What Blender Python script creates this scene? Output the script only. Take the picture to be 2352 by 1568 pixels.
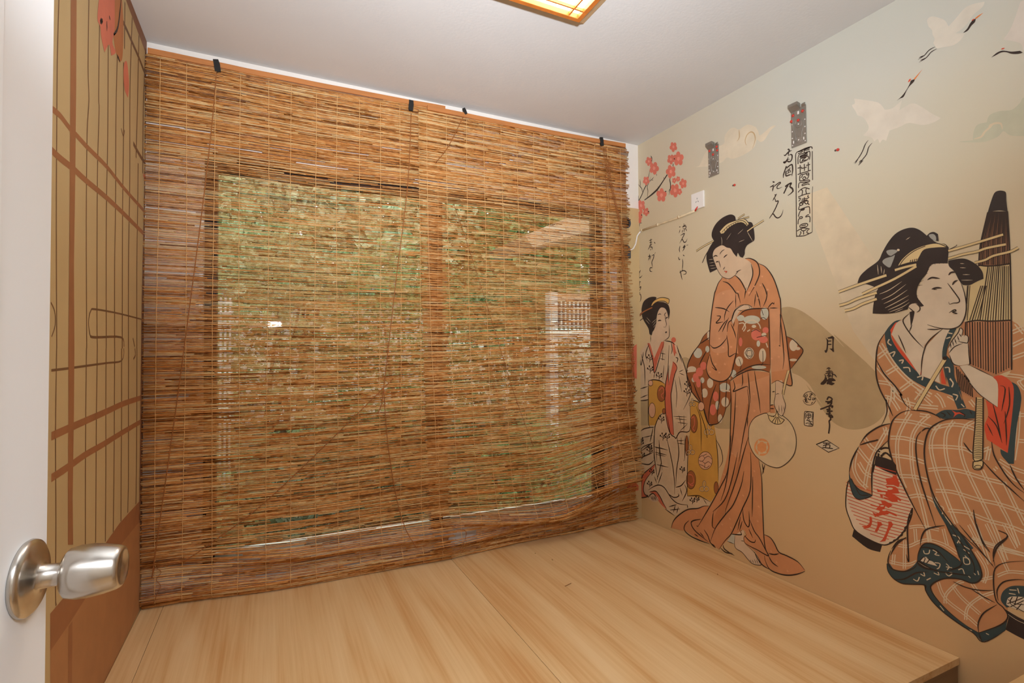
import bpy, bmesh, math, random
from mathutils import Vector, Matrix
from mathutils.geometry import tessellate_polygon

for o in list(bpy.data.objects):
    bpy.data.objects.remove(o)
SC = bpy.context.scene
COL = SC.collection
PI = math.pi

# ------------------------------------------------------------------ camera
XL, XR, YB, ZC = -0.4495, 2.0342, 2.4759, 2.2583      # left wall, right wall, window wall, ceiling (platform top z = 0)
ZF = -0.26                                             # lower floor by the door
cam_d = bpy.data.cameras.new('camera')
cam = bpy.data.objects.new('camera', cam_d)
COL.objects.link(cam)
cam_d.sensor_width = 36.0
cam_d.lens = 18.024
cam_d.clip_start = 0.01
yaw, pitch, roll = 0.443269, 0.02064, -0.00507
fw = Vector((math.sin(yaw) * math.cos(pitch), math.cos(yaw) * math.cos(pitch), math.sin(pitch)))
rt = Vector((math.cos(yaw), -math.sin(yaw), 0))
up = rt.cross(fw)
r2 = rt * math.cos(roll) + up * math.sin(roll)
u2 = -rt * math.sin(roll) + up * math.cos(roll)
m = Matrix((r2, u2, -fw)).transposed().to_4x4()
m.translation = Vector((0, 0, 1.0))
cam.matrix_world = m
SC.camera = cam

# ------------------------------------------------------------------ world, lights, exposure
world = bpy.data.worlds.new('overcast_sky')
SC.world = world
world.use_nodes = True
wn = world.node_tree
wn.nodes['Background'].inputs[0].default_value = (0.96, 1.0, 0.98, 1)
wn.nodes['Background'].inputs[1].default_value = 3.3

def area_light(name, loc, target, sx, sy, power, col, spread=3.14159):
    d = bpy.data.lights.new(name, 'AREA')
    d.shape = 'RECTANGLE'; d.size = sx; d.size_y = sy
    d.energy = power; d.color = col; d.spread = spread
    o = bpy.data.objects.new(name, d); COL.objects.link(o)
    o.location = loc
    o.rotation_euler = (Vector(target) - Vector(loc)).to_track_quat('-Z', 'Y').to_euler()
    return o
# unseen fill light added behind the doorway (the camera stands in the open door)
area_light('hall_fill_light', (0.30, -0.85, 2.12), (0.80, 1.5, 0.75), 1.0, 0.5, 66.0, (0.92, 1.0, 1.10))
# the photographer's flash, turned up to bounce off the ceiling
area_light('bounce_flash', (0.05, -0.12, 1.262), (0.52, 1.05, 2.08), 0.12, 0.06, 36.0, (0.92, 1.0, 1.10), 1.75)

SC.view_settings.view_transform = 'Standard'
SC.view_settings.look = 'None'
SC.view_settings.gamma = 1.0
SC.view_settings.use_curve_mapping = False
SC.view_settings.exposure = -0.42

# ------------------------------------------------------------------ helpers
def lin(r, g, b):
    def f(c):
        c /= 255.0
        return c / 12.92 if c <= 0.04045 else ((c + 0.055) / 1.055) ** 2.4
    return (f(r), f(g), f(b), 1.0)

def mat(name, rgb, rough=0.6, metal=0.0, spec=0.5, var=0.0, scale=(6, 6, 6), bump=0.0, bscale=60.0, emit=None, estr=0.0, detail=4.0):
    """procedural material: base colour with noise variation and fine bump"""
    M = bpy.data.materials.new(name)
    M.use_nodes = True
    nt = M.node_tree
    b = nt.nodes['Principled BSDF']
    c = lin(*rgb)
    b.inputs['Base Color'].default_value = c
    b.inputs['Roughness'].default_value = rough
    b.inputs['Metallic'].default_value = metal
    b.inputs['Specular IOR Level'].default_value = spec
    tc = nt.nodes.new('ShaderNodeTexCoord')
    if var > 0:
        mp = nt.nodes.new('ShaderNodeMapping'); mp.inputs['Scale'].default_value = scale
        nz = nt.nodes.new('ShaderNodeTexNoise'); nz.inputs['Scale'].default_value = 1.0; nz.inputs['Detail'].default_value = detail
        rp = nt.nodes.new('ShaderNodeValToRGB')
        rp.color_ramp.elements[0].position = 0.3; rp.color_ramp.elements[1].position = 0.7
        rp.color_ramp.elements[0].color = tuple(max(0, x * (1 - var)) for x in c[:3]) + (1,)
        rp.color_ramp.elements[1].color = tuple(min(1, x * (1 + var)) for x in c[:3]) + (1,)
        nt.links.new(tc.outputs['Object'], mp.inputs[0]); nt.links.new(mp.outputs[0], nz.inputs['Vector'])
        nt.links.new(nz.outputs[0], rp.inputs[0]); nt.links.new(rp.outputs[0], b.inputs['Base Color'])
    if bump > 0:
        nb = nt.nodes.new('ShaderNodeTexNoise'); nb.inputs['Scale'].default_value = bscale; nb.inputs['Detail'].default_value = 3
        bp = nt.nodes.new('ShaderNodeBump'); bp.inputs['Strength'].default_value = bump; bp.inputs['Distance'].default_value = 0.003
        nt.links.new(tc.outputs['Object'], nb.inputs['Vector']); nt.links.new(nb.outputs[0], bp.inputs['Height'])
        nt.links.new(bp.outputs[0], b.inputs['Normal'])
    if emit:
        b.inputs['Emission Color'].default_value = lin(*emit); b.inputs['Emission Strength'].default_value = estr
    return M

class MB:
    """collects verts and faces, then links ONE mesh object"""
    def __init__(s): s.v = []; s.f = []; s.smooth = set(); s.tone = []
    def add(s, vs, fs, smooth=False, tone=None):
        o = len(s.v); s.v += [tuple(v) for v in vs]
        for f in fs:
            if smooth: s.smooth.add(len(s.f))
            s.f.append(tuple(i + o for i in f))
        s.tone += [0.5 if tone is None else tone] * len(vs)
        return s
    def box(s, x0, x1, y0, y1, z0, z1):
        vs = [(x, y, z) for z in (z0, z1) for y in (y0, y1) for x in (x0, x1)]
        return s.add(vs, [(0, 2, 3, 1), (4, 5, 7, 6), (0, 1, 5, 4), (2, 6, 7, 3), (0, 4, 6, 2), (1, 3, 7, 5)])
    def tube(s, pts, rad, n=6, tone=None, cap=True):
        pts = [Vector(p) for p in pts]
        rads = rad if isinstance(rad, (list, tuple)) else [rad] * len(pts)
        vs = []; fs = []
        t = (pts[1] - pts[0]).normalized()
        ref = Vector((0, 0, 1)) if abs(t.z) < 0.8 else Vector((1, 0, 0))
        for i, p in enumerate(pts):
            t = (pts[min(i + 1, len(pts) - 1)] - pts[max(i - 1, 0)])
            t = t.normalized() if t.length > 1e-9 else Vector((0, 0, 1))
            a = t.cross(ref)
            if a.length < 1e-4: a = t.orthogonal()
            a.normalize(); b = t.cross(a).normalized()
            ref = b.cross(t).normalized() if False else ref
            for k in range(n):
                an = 2 * PI * k / n
                vs.append(p + (a * math.cos(an) + b * math.sin(an)) * rads[i])
        for i in range(len(pts) - 1):
            for k in range(n):
                k2 = (k + 1) % n
                fs.append((i * n + k, i * n + k2, (i + 1) * n + k2, (i + 1) * n + k))
        if cap:
            fs.append(tuple(range(n - 1, -1, -1))); fs.append(tuple(range((len(pts) - 1) * n, len(pts) * n)))
        return s.add(vs, fs, True, tone)
    def lathe(s, prof, origin, axis, n=40):
        """prof: list of (distance along axis, radius)"""
        a = Vector(axis).normalized(); e1 = a.orthogonal().normalized(); e2 = a.cross(e1)
        vs = []; fs = []
        for d, r in prof:
            for k in range(n):
                an = 2 * PI * k / n
                vs.append(Vector(origin) + a * d + (e1 * math.cos(an) + e2 * math.sin(an)) * r)
        for i in range(len(prof) - 1):
            for k in range(n):
                k2 = (k + 1) % n
                fs.append((i * n + k, i * n + k2, (i + 1) * n + k2, (i + 1) * n + k))
        fs.append(tuple(range(n - 1, -1, -1))); fs.append(tuple(range((len(prof) - 1) * n, len(prof) * n)))
        return s.add(vs, fs, True)
    def prism(s, poly, d):
        """poly: 3D outline (planar), extruded by vector d"""
        n = len(poly); d = Vector(d)
        vs = [Vector(p) for p in poly] + [Vector(p) + d for p in poly]
        tr = [tuple(t) for t in tessellate_polygon([[Vector(p) for p in poly]])]
        fs = tr + [tuple(i + n for i in reversed(t)) for t in tr]
        fs += [(i, (i + 1) % n, (i + 1) % n + n, i + n) for i in range(n)]
        return s.add(vs, fs)
    def build(s, name, material, parent=None, bevel=0.0, at=None, auto=False):
        me = bpy.data.meshes.new(name)
        vs = s.v if at is None else [(v[0] - at[0], v[1] - at[1], v[2] - at[2]) for v in s.v]
        me.from_pydata(vs, [], s.f)
        if s.smooth:
            me.polygons.foreach_set('use_smooth', [i in s.smooth for i in range(len(s.f))])
        if len(set(s.tone)) > 1:
            at_ = me.attributes.new('tone', 'FLOAT', 'POINT'); at_.data.foreach_set('value', s.tone)
        o = bpy.data.objects.new(name, me)
        COL.objects.link(o)
        me.materials.append(material)
        bm = bmesh.new(); bm.from_mesh(me)
        bmesh.ops.recalc_face_normals(bm, faces=bm.faces)
        if bevel > 0:
            bmesh.ops.bevel(bm, geom=list(bm.edges), offset=bevel, segments=2, profile=0.5, affect='EDGES')
        bm.to_mesh(me); bm.free()
        if at is not None: o.location = at
        if parent is not None:
            o.parent = parent
            if at is not None:
                o.location = Vector(at) - parent.location
            else:
                o.location = -parent.location
        return o

def empty(name, loc=(0, 0, 0)):
    o = bpy.data.objects.new(name, None); COL.objects.link(o); o.location = loc
    o.empty_display_size = 0.05
    return o
def tag(o, label=None, cat=None, group=None, kind=None):
    if label: o['label'] = label
    if cat: o['category'] = cat
    if group: o['group'] = group
    if kind: o['kind'] = kind
    return o
def struct(o, label=None):
    o['kind'] = 'structure'
    if label: o['label'] = label
    return o

# ------------------------------------------------------------------ materials
M_ceil = mat('ceiling_paint', (212, 210, 207), 0.9, var=0.03, scale=(2, 2, 2), bump=0.15, bscale=90)
M_white = mat('white_wall_paint', (236, 228, 218), 0.85, var=0.02, scale=(3, 3, 3), bump=0.1, bscale=120)
M_beige = mat('beige_wall_paint', (204, 176, 128), 0.85, var=0.05, scale=(3, 3, 3))
M_hall = mat('hall_paint', (225, 218, 208), 0.9, var=0.02)
M_door = mat('door_lacquer', (232, 232, 232), 0.42, var=0.015, scale=(3, 3, 1.5), bump=0.03, bscale=40)
M_steel = mat('brushed_steel', (196, 190, 182), 0.24, metal=1.0, var=0.06, scale=(2, 120, 120))
M_steel_d = mat('steel_recess', (120, 115, 110), 0.35, metal=1.0)
M_galv = mat('galvanised_plate', (150, 144, 134), 0.5, metal=0.55, var=0.12, scale=(30, 30, 30))
M_red = mat('red_wall_plug', (205, 62, 48), 0.5)
M_plastic = mat('white_plastic', (238, 234, 228), 0.35)
M_black = mat('black_plastic', (30, 30, 30), 0.4)
M_dark = mat('dark_window_frame', (62, 46, 36), 0.5, var=0.15, scale=(4, 4, 30))
M_reed_tint = [(92, 52, 18), (176, 116, 58), (214, 162, 100)]

def reed_material(name, cols, sx=38.0, sz=300.0):
    M = bpy.data.materials.new(name); M.use_nodes = True
    nt = M.node_tree; b = nt.nodes['Principled BSDF']
    b.inputs['Roughness'].default_value = 0.55
    b.inputs['Specular IOR Level'].default_value = 0.35
    at = nt.nodes.new('ShaderNodeAttribute'); at.attribute_name = 'tone'
    tc = nt.nodes.new('ShaderNodeTexCoord')
    mp = nt.nodes.new('ShaderNodeMapping'); mp.inputs['Scale'].default_value = (sx, 3, sz)
    nz = nt.nodes.new('ShaderNodeTexNoise'); nz.inputs['Scale'].default_value = 1.0; nz.inputs['Detail'].default_value = 3
    nt.links.new(tc.outputs['Object'], mp.inputs[0]); nt.links.new(mp.outputs[0], nz.inputs['Vector'])
    ad = nt.nodes.new('ShaderNodeMath'); ad.operation = 'MULTIPLY_ADD'
    nt.links.new(nz.outputs[0], ad.inputs[0]); ad.inputs[1].default_value = 1.45
    sb = nt.nodes.new('ShaderNodeMath'); sb.operation = 'SUBTRACT'; nt.links.new(at.outputs['Fac'], sb.inputs[0]); sb.inputs[1].default_value = 0.70
    nt.links.new(sb.outputs[0], ad.inputs[2])
    rp = nt.nodes.new('ShaderNodeValToRGB')
    e = rp.color_ramp.elements
    e[0].position = 0.05; e[0].color = lin(*cols[0])
    e[1].position = 0.95; e[1].color = lin(*cols[-1])
    for i, c in enumerate(cols[1:-1]):
        k = e.new(0.05 + 0.9 * (i + 1) / (len(cols) - 1)); k.color = lin(*c)
    nt.links.new(ad.outputs[0], rp.inputs[0]); nt.links.new(rp.outputs[0], b.inputs['Base Color'])
    tr = nt.nodes.new('ShaderNodeBsdfTranslucent'); nt.links.new(rp.outputs[0], tr.inputs[0])
    mx = nt.nodes.new('ShaderNodeMixShader'); mx.inputs[0].default_value = 0.36
    nt.links.new(b.outputs[0], mx.inputs[1]); nt.links.new(tr.outputs[0], mx.inputs[2])
    nt.links.new(mx.outputs[0], nt.nodes['Material Output'].inputs[0])
    return M
M_reed = reed_material('dry_reed', [(138, 80, 26), (222, 150, 78), (240, 182, 108), (252, 222, 164)])
M_string = mat('cotton_string', (220, 172, 112), 0.8)
M_cord = mat('brown_cord', (150, 90, 38), 0.7, var=0.2, scale=(200, 200, 200))
M_header = mat('bamboo_strip', (190, 122, 66), 0.5, var=0.12, scale=(6, 30, 60))

def wood_material(name, c0, c1, c2, along='y', rough=0.42):
    M = bpy.data.materials.new(name); M.use_nodes = True
    nt = M.node_tree; b = nt.nodes['Principled BSDF']; b.inputs['Roughness'].default_value = rough
    tc = nt.nodes.new('ShaderNodeTexCoord')
    mp = nt.nodes.new('ShaderNodeMapping')
    mp.inputs['Scale'].default_value = (9.0, 0.8, 9.0) if along == 'y' else (0.8, 9.0, 9.0)
    mp.inputs['Rotation'].default_value = (0, 0, 0.04)
    nt.links.new(tc.outputs['Object'], mp.inputs[0])
    n1 = nt.nodes.new('ShaderNodeTexNoise'); n1.inputs['Scale'].default_value = 1.0; n1.inputs['Detail'].default_value = 2; n1.inputs['Distortion'].default_value = 0.4
    nt.links.new(mp.outputs[0], n1.inputs['Vector'])
    mp2 = nt.nodes.new('ShaderNodeMapping')
    mp2.inputs['Scale'].default_value = (90, 2.2, 90) if along == 'y' else (2.2, 90, 90)
    nt.links.new(tc.outputs['Object'], mp2.inputs[0])
    n2 = nt.nodes.new('ShaderNodeTexNoise'); n2.inputs['Scale'].default_value = 1.0; n2.inputs['Detail'].default_value = 5
    nt.links.new(mp2.outputs[0], n2.inputs['Vector'])
    mm = nt.nodes.new('ShaderNodeMath'); mm.operation = 'MULTIPLY_ADD'; mm.inputs[1].default_value = 0.35
    nt.links.new(n2.outputs[0], mm.inputs[0]); 
    m3 = nt.nodes.new('ShaderNodeMath'); m3.operation = 'MULTIPLY'; m3.inputs[1].default_value = 0.66
    nt.links.new(n1.outputs[0], m3.inputs[0]); nt.links.new(m3.outputs[0], mm.inputs[2])
    rp = nt.nodes.new('ShaderNodeValToRGB'); e = rp.color_ramp.elements
    e[0].position = 0.36; e[0].color = lin(*c0); e[1].position = 0.66; e[1].color = lin(*c2)
    k = e.new(0.5); k.color = lin(*c1)
    nt.links.new(mm.outputs[0], rp.inputs[0]); nt.links.new(rp.outputs[0], b.inputs['Base Color'])
    return M
M_floor = wood_material('laminate_board', (206, 156, 100), (222, 184, 132), (232, 200, 152))
M_riser = wood_material('riser_board', (120, 92, 66), (136, 106, 78), (150, 120, 90), 'x')
M_hallfloor = wood_material('hall_floor_board', (176, 140, 96), (192, 156, 112), (206, 172, 130), 'x')
M_bench = wood_material('bench_board', (216, 176, 116), (228, 190, 134), (236, 202, 150), 'x')

# ------------------------------------------------------------------ setting: floor, ceiling, walls
T = 0.12
o = MB().box(XL - T, XR + T, -1.9, YB + T, ZF - 0.08, ZF).build('floor', M_hallfloor)
struct(o, 'light wood floor below the platform')
struct(MB().box(XL - T, XR + T, -1.9, YB + T, ZC, ZC + 0.1).build('ceiling', M_ceil), 'plain off-white ceiling')

def wall_material():
    """mural paper: cream above, peach below, broad pale rays, soft stains"""
    M = bpy.data.materials.new('mural_paper'); M.use_nodes = True
    nt = M.node_tree; b = nt.nodes['Principled BSDF']; b.inputs['Roughness'].default_value = 0.62
    tc = nt.nodes.new('ShaderNodeTexCoord'); sp = nt.nodes.new('ShaderNodeSeparateXYZ')
    nt.links.new(tc.outputs['Object'], sp.inputs[0])
    nz = nt.nodes.new('ShaderNodeTexNoise'); nz.inputs['Scale'].default_value = 1.7; nz.inputs['Detail'].default_value = 2
    nt.links.new(tc.outputs['Object'], nz.inputs['Vector'])
    ma = nt.nodes.new('ShaderNodeMath'); ma.operation = 'MULTIPLY_ADD'; ma.inputs[1].default_value = 0.5
    nt.links.new(nz.outputs[0], ma.inputs[0]); nt.links.new(sp.outputs['Z'], ma.inputs[2])
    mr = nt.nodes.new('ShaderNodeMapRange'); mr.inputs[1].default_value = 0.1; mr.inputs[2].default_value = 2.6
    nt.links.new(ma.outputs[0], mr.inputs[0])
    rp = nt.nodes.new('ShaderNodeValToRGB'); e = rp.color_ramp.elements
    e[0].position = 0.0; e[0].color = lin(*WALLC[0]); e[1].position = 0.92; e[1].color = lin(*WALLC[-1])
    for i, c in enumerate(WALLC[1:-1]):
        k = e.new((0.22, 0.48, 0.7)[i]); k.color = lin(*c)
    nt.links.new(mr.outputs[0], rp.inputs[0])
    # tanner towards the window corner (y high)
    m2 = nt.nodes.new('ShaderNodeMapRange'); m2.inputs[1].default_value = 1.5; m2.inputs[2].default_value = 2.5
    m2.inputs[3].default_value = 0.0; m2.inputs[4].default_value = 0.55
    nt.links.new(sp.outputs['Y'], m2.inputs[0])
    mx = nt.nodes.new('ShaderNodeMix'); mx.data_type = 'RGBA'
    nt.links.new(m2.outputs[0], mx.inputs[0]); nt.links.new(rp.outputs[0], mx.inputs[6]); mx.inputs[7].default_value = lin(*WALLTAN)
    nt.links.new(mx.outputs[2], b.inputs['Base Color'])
    nb = nt.nodes.new('ShaderNodeTexNoise'); nb.inputs['Scale'].default_value = 220; nb.inputs['Detail'].default_value = 2
    bp = nt.nodes.new('ShaderNodeBump'); bp.inputs['Strength'].default_value = 0.08; bp.inputs['Distance'].default_value = 0.001
    nt.links.new(tc.outputs['Object'], nb.inputs['Vector']); nt.links.new(nb.outputs[0], bp.inputs['Height']); nt.links.new(bp.outputs[0], b.inputs['Normal'])
    return M
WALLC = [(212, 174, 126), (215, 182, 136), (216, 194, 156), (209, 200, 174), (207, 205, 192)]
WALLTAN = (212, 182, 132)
M_mural = wall_material()
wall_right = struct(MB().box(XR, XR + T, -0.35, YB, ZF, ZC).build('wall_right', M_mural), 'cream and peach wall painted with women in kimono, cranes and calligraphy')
M_leftpaper = mat('shoji_paper_paint', (196, 170, 122), 0.8, var=0.06, scale=(2, 2, 2))
wall_left = struct(MB().box(XL - T, XL, -0.35, YB, ZF, ZC).build('wall_left', M_leftpaper), 'tan wall painted as a sliding paper screen')

# window wall with its opening
WX0, WX1, WZ0, WZ1 = -0.246, 1.787, 0.122, 1.832
b = MB()
b.box(XL - T, WX0, YB, YB + T, ZF, ZC).box(WX1, XR + T, YB, YB + T, ZF, ZC)
b.box(WX0, WX1, YB, YB + T, ZF, WZ0).box(WX0, WX1, YB, YB + T, WZ1, ZC)
wall_back = struct(b.build('wall_back', M_white), 'white wall around the window behind the blinds')
# beige painted strip on the right of the opening, below the white beam
MB().box(WX1 + 0.004, XR, YB - 0.002, YB, 0.0, 1.868).build('beige_paint_strip', M_beige, wall_back)
# wall behind the camera with the doorway, hall beyond
b = MB()
DX0, DX1, DZ1 = -0.262, 0.60, 1.78
b.box(XL - T, DX0, -0.35, -0.23, ZF, ZC).box(DX1, XR + T, -0.35, -0.23, ZF, ZC).box(DX0, DX1, -0.35, -0.23, DZ1, ZC)
struct(b.build('wall_front', M_white), 'white wall with the doorway')
struct(MB().box(XL - T, XL, -1.9, -0.35, ZF, ZC).build('wall_hall_left', M_hall)); struct(MB().box(XR, XR + T, -1.9, -0.35, ZF, ZC).build('wall_hall_right', M_hall))
struct(MB().box(XL - T, XR + T, -2.0, -1.9, ZF, ZC).build('wall_hall_end', M_hall))

# window: dark frame, two sashes with glass
M_glass = bpy.data.materials.new('window_glass'); M_glass.use_nodes = True
nt = M_glass.node_tree; nt.nodes.remove(nt.nodes['Principled BSDF'])
gl = nt.nodes.new('ShaderNodeBsdfGlossy'); gl.inputs['Roughness'].default_value = 0.02
tp = nt.nodes.new('ShaderNodeBsdfTransparent'); tp.inputs[0].default_value = (0.93, 0.97, 0.95, 1)
fr = nt.nodes.new('ShaderNodeFresnel'); fr.inputs[0].default_value = 1.45
mx = nt.nodes.new('ShaderNodeMixShader')
nt.links.new(fr.outputs[0], mx.inputs[0]); nt.links.new(tp.outputs[0], mx.inputs[1]); nt.links.new(gl.outputs[0], mx.inputs[2])
nt.links.new(mx.outputs[0], nt.nodes['Material Output'].inputs[0])
win = struct(empty('window_1', (WX0, YB + 0.06, WZ0)), 'dark framed sliding window behind the reed blinds')
F = 0.045
def part_box(name, m_, par, *a): return MB().box(*a).build(name, m_, par)
part_box('window_frame', M_dark, win, WX0, WX0 + F, YB + 0.03, YB + 0.10, WZ0, WZ1)
part_box('window_frame', M_dark, win, WX1 - F, WX1, YB + 0.03, YB + 0.10, WZ0, WZ1)
part_box('window_frame', M_dark, win, WX0 + F, WX1 - F, YB + 0.03, YB + 0.10, WZ1 - F, WZ1)
part_box('window_sill', M_white, win, WX0 + F, WX1 - F, YB - 0.012, YB + 0.10, WZ0 - 0.002, WZ0 + 0.025)
WM = 0.772
part_box('window_mullion', M_dark, win, WM - 0.03, WM + 0.03, YB + 0.04, YB + 0.10, WZ0 + 0.025, WZ1 - F)
part_box('window_pane', M_glass, win, WX0 + F, WM - 0.03, YB + 0.066, YB + 0.070, WZ0 + 0.025, WZ1 - F)
part_box('window_pane', M_glass, win, WM + 0.03, WX1 - F, YB + 0.076, YB + 0.080, WZ0 + 0.025, WZ1 - F)
tr = MB().box(WX0 - 0.015, WX0 - 0.001, YB - 0.016, YB, 0.10, 1.52).build('trim_1', M_plastic); struct(tr, 'thin white strip along the left side of the window')
tr = MB().box(WX1 + 0.03, WX1 + 0.075, YB - 0.008, YB, 0.02, 1.5).build('trim_2', M_plastic); struct(tr, 'pale strip along the right side of the window')

# ------------------------------------------------------------------ raised platform
plat = tag(empty('platform', (XL, 0.903, ZF)), 'raised light wood laminate platform filling the floor under the window', 'platform')
PY0 = 0.903
G = 0.0016
xs = [XL + 0.002, -0.372, 0.803, XR - 0.002]
for i in range(3):
    MB().box(xs[i] + (G / 2 if i else 0), xs[i + 1] - (G / 2 if i < 2 else 0), PY0, YB - 0.004, -0.022, 0).build('board', M_floor, plat, at=(xs[i], PY0 + 0.37 * i, 0))
MB().box(XL + 0.002, XR - 0.002, PY0 + 0.02, YB - 0.004, -0.03, -0.024).build('deck', M_riser, plat)
MB().box(XL + 0.002, XR - 0.004, PY0 + 0.004, PY0 + 0.022, ZF + 0.001, -0.0225).build('riser', M_riser, plat)

# low bench just inside the door (its end shows at the lower right)
bench = tag(empty('bench', (1.9, 0.5, ZF)), 'pale wooden bench against the mural wall in front of the platform', 'bench')
MB().box(1.30, XR - 0.01, 0.36, 0.696, 0.075, 0.10).build('bench_top', M_bench, bench, bevel=0.002)
for lx in (1.36, 1.95):
    for ly in (0.40, 0.65):
        MB().box(lx, lx + 0.04, ly, ly + 0.03, ZF, 0.075).build('leg', M_bench, bench)

# ------------------------------------------------------------------ open door with knob
ang = math.atan2(-0.197 + 0.248, 0.661)
door = struct(empty('door_1', (-0.2635, -0.225, ZF)), 'white door standing open with a round steel knob')
dirv = Vector((math.sin(ang), math.cos(ang), 0)); nrm = Vector((dirv.y, -dirv.x, 0))
P0 = Vector((-0.2480, 0.0, 0)) 
def dpt(t, n, z): return P0 + dirv * t + nrm * n + Vector((0, 0, z))
tE = (Vector((-0.197, 0.661, 0)) - P0).dot(dirv)
def dslab(t0, t1, n0, n1, z0, z1):
    b = MB(); vs = [dpt(t, n, z) for z in (z0, z1) for n in (n0, n1) for t in (t0, t1)]
    return b.add(vs, [(0, 2, 3, 1), (4, 5, 7, 6), (0, 1, 5, 4), (2, 6, 7, 3), (0, 4, 6, 2), (1, 3, 7, 5)])
dslab(-0.205, tE, -0.036, 0, ZF + 0.008, 1.76).build('door_leaf', M_door, door, bevel=0.0025)
# raised frame moulding of the door panel (near side of the knob)
for (a, c, z0, z1) in ((tE - 0.118, tE - 0.100, ZF + 0.12, 1.66), (-0.09, -0.072, ZF + 0.12, 1.66)):
    dslab(a, c, -0.002, 0.006, z0, z1).build('moulding', M_door, door, bevel=0.003)
dslab(-0.072, tE - 0.118, -0.002, 0.006, ZF + 0.12, ZF + 0.138).build('moulding', M_door, door, bevel=0.003)
dslab(-0.072, tE - 0.118, -0.002, 0.006, 1.642, 1.66).build('moulding', M_door, door, bevel=0.003)
KC = Vector((-0.2003, 0.6197, 0.795)); kt = (KC - P0).dot(dirv); KO = dpt(kt, 0, 0.795)
kn = MB().lathe([(0.0, 0.0335), (0.002, 0.0345), (0.005, 0.0335), (0.0075, 0.029), (0.0085, 0.022), (0.0105, 0.016), (0.012, 0.0108), (0.030, 0.0098), (0.032, 0.0105)], KO, nrm, 56).build('rosette', M_steel, door)
kb = MB().lathe([(0.030, 0.010), (0.0302, 0.0195), (0.0325, 0.0222), (0.040, 0.0240), (0.049, 0.0242), (0.060, 0.0226), (0.070, 0.0202), (0.0735, 0.0185), (0.0748, 0.0155), (0.0735, 0.0145)], KO, nrm, 56).build('knob', M_steel, door)
MB().lathe([(0.072, 0.008), (0.0755, 0.0078), (0.0765, 0.006)], KO, nrm, 32).build('lock_button', M_steel_d, kb)
# ------------------------------------------------------------------ ceiling lamp
def ceiling_lamp():
    x1, y1 = 1.083, 1.629; w = 0.62; x0, y0 = x1 - w, y1 - w; h = 0.045; ins = 0.058
    z1 = ZC - 0.0005; z0 = ZC - h
    L = tag(empty('ceiling_lamp', ((x0 + x1) / 2, (y0 + y1) / 2, ZC)), 'square wooden lattice ceiling lamp with glowing paper panes', 'lamp')
    M_side = mat('lamp_side_wood', (226, 192, 138), 0.5, var=0.08, scale=(20, 20, 60))
    M_rim = mat('lamp_rim_wood', (196, 112, 44), 0.45, var=0.15, scale=(30, 30, 10))
    # sloped side boards
    def quad(a, bq, c, d): return MB().add([a, bq, c, d, tuple(Vector(a) + Vector((0, 0, .004))), tuple(Vector(bq) + Vector((0, 0, .004))), tuple(Vector(c) + Vector((0, 0, .004))), tuple(Vector(d) + Vector((0, 0, .004)))], [(0, 1, 2, 3), (7, 6, 5, 4), (0, 4, 5, 1), (1, 5, 6, 2), (2, 6, 7, 3), (3, 7, 4, 0)])
    A = [(x0, y0, z1 - .004), (x1, y0, z1 - .004), (x1, y1, z1 - .004), (x0, y1, z1 - .004)]
    B = [(x0 + ins, y0 + ins, z0), (x1 - ins, y0 + ins, z0), (x1 - ins, y1 - ins, z0), (x0 + ins, y1 - ins, z0)]
    for i in range(4):
        j = (i + 1) % 4
        quad(A[i], A[j], B[j], B[i]).build('side_board', M_side, L)
    rw = 0.017
    X0, X1, Y0, Y1 = x0 + ins, x1 - ins, y0 + ins, y1 - ins
    for a in ((X0, X1, Y0, Y0 + rw), (X0, X1, Y1 - rw, Y1), (X0, X0 + rw, Y0 + rw, Y1 - rw), (X1 - rw, X1, Y0 + rw, Y1 - rw)):
        MB().box(a[0], a[1], a[2], a[3], z0 - .006, z0 + .012).build('rim', M_rim, L, bevel=.001)
    bw = 0.003
    for t in (0.105, 0.5, 0.895):
        xx = X0 + (X1 - X0) * t; yy = Y0 + (Y1 - Y0) * t
        MB().box(xx - bw, xx + bw, Y0 + rw, Y1 - rw, z0 - .002, z0 + .009).build('lattice_bar', M_rim, L)
        MB().box(X0 + rw, X1 - rw, yy - bw, yy + bw, z0 - .003, z0 + .008).build('lattice_bar', M_rim, L)
    M_dif = mat('lamp_paper', (255, 238, 205), 0.9, emit=(255, 244, 226), estr=LAMP)
    MB().box(X0 + rw * .5, X1 - rw * .5, Y0 + rw * .5, Y1 - rw * .5, z0 + .020, z0 + .023).build('diffuser', M_dif, L)
LAMP = 14.0
ceiling_lamp()

# ------------------------------------------------------------------ reed blinds
def interp(tab, s):
    for i in range(len(tab) - 1):
        a, b = tab[i], tab[i + 1]
        if s <= b[0]:
            t = (s - a[0]) / (b[0] - a[0])
            # Catmull-Rom on the profile
            p0 = tab[max(i - 1, 0)]; p3 = tab[min(i + 2, len(tab) - 1)]
            out = []
            for k in (1, 2):
                m1 = (b[k] - p0[k]) / max(1e-6, b[0] - p0[0]) * (b[0] - a[0]); m2 = (p3[k] - a[k]) / max(1e-6, p3[0] - a[0]) * (b[0] - a[0])
                t2, t3 = t * t, t * t * t
                out.append((2 * t3 - 3 * t2 + 1) * a[k] + (t3 - 2 * t2 + t) * m1 + (-2 * t3 + 3 * t2) * b[k] + (t3 - t2) * m2)
            return out
    return list(tab[-1][1:])

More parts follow.
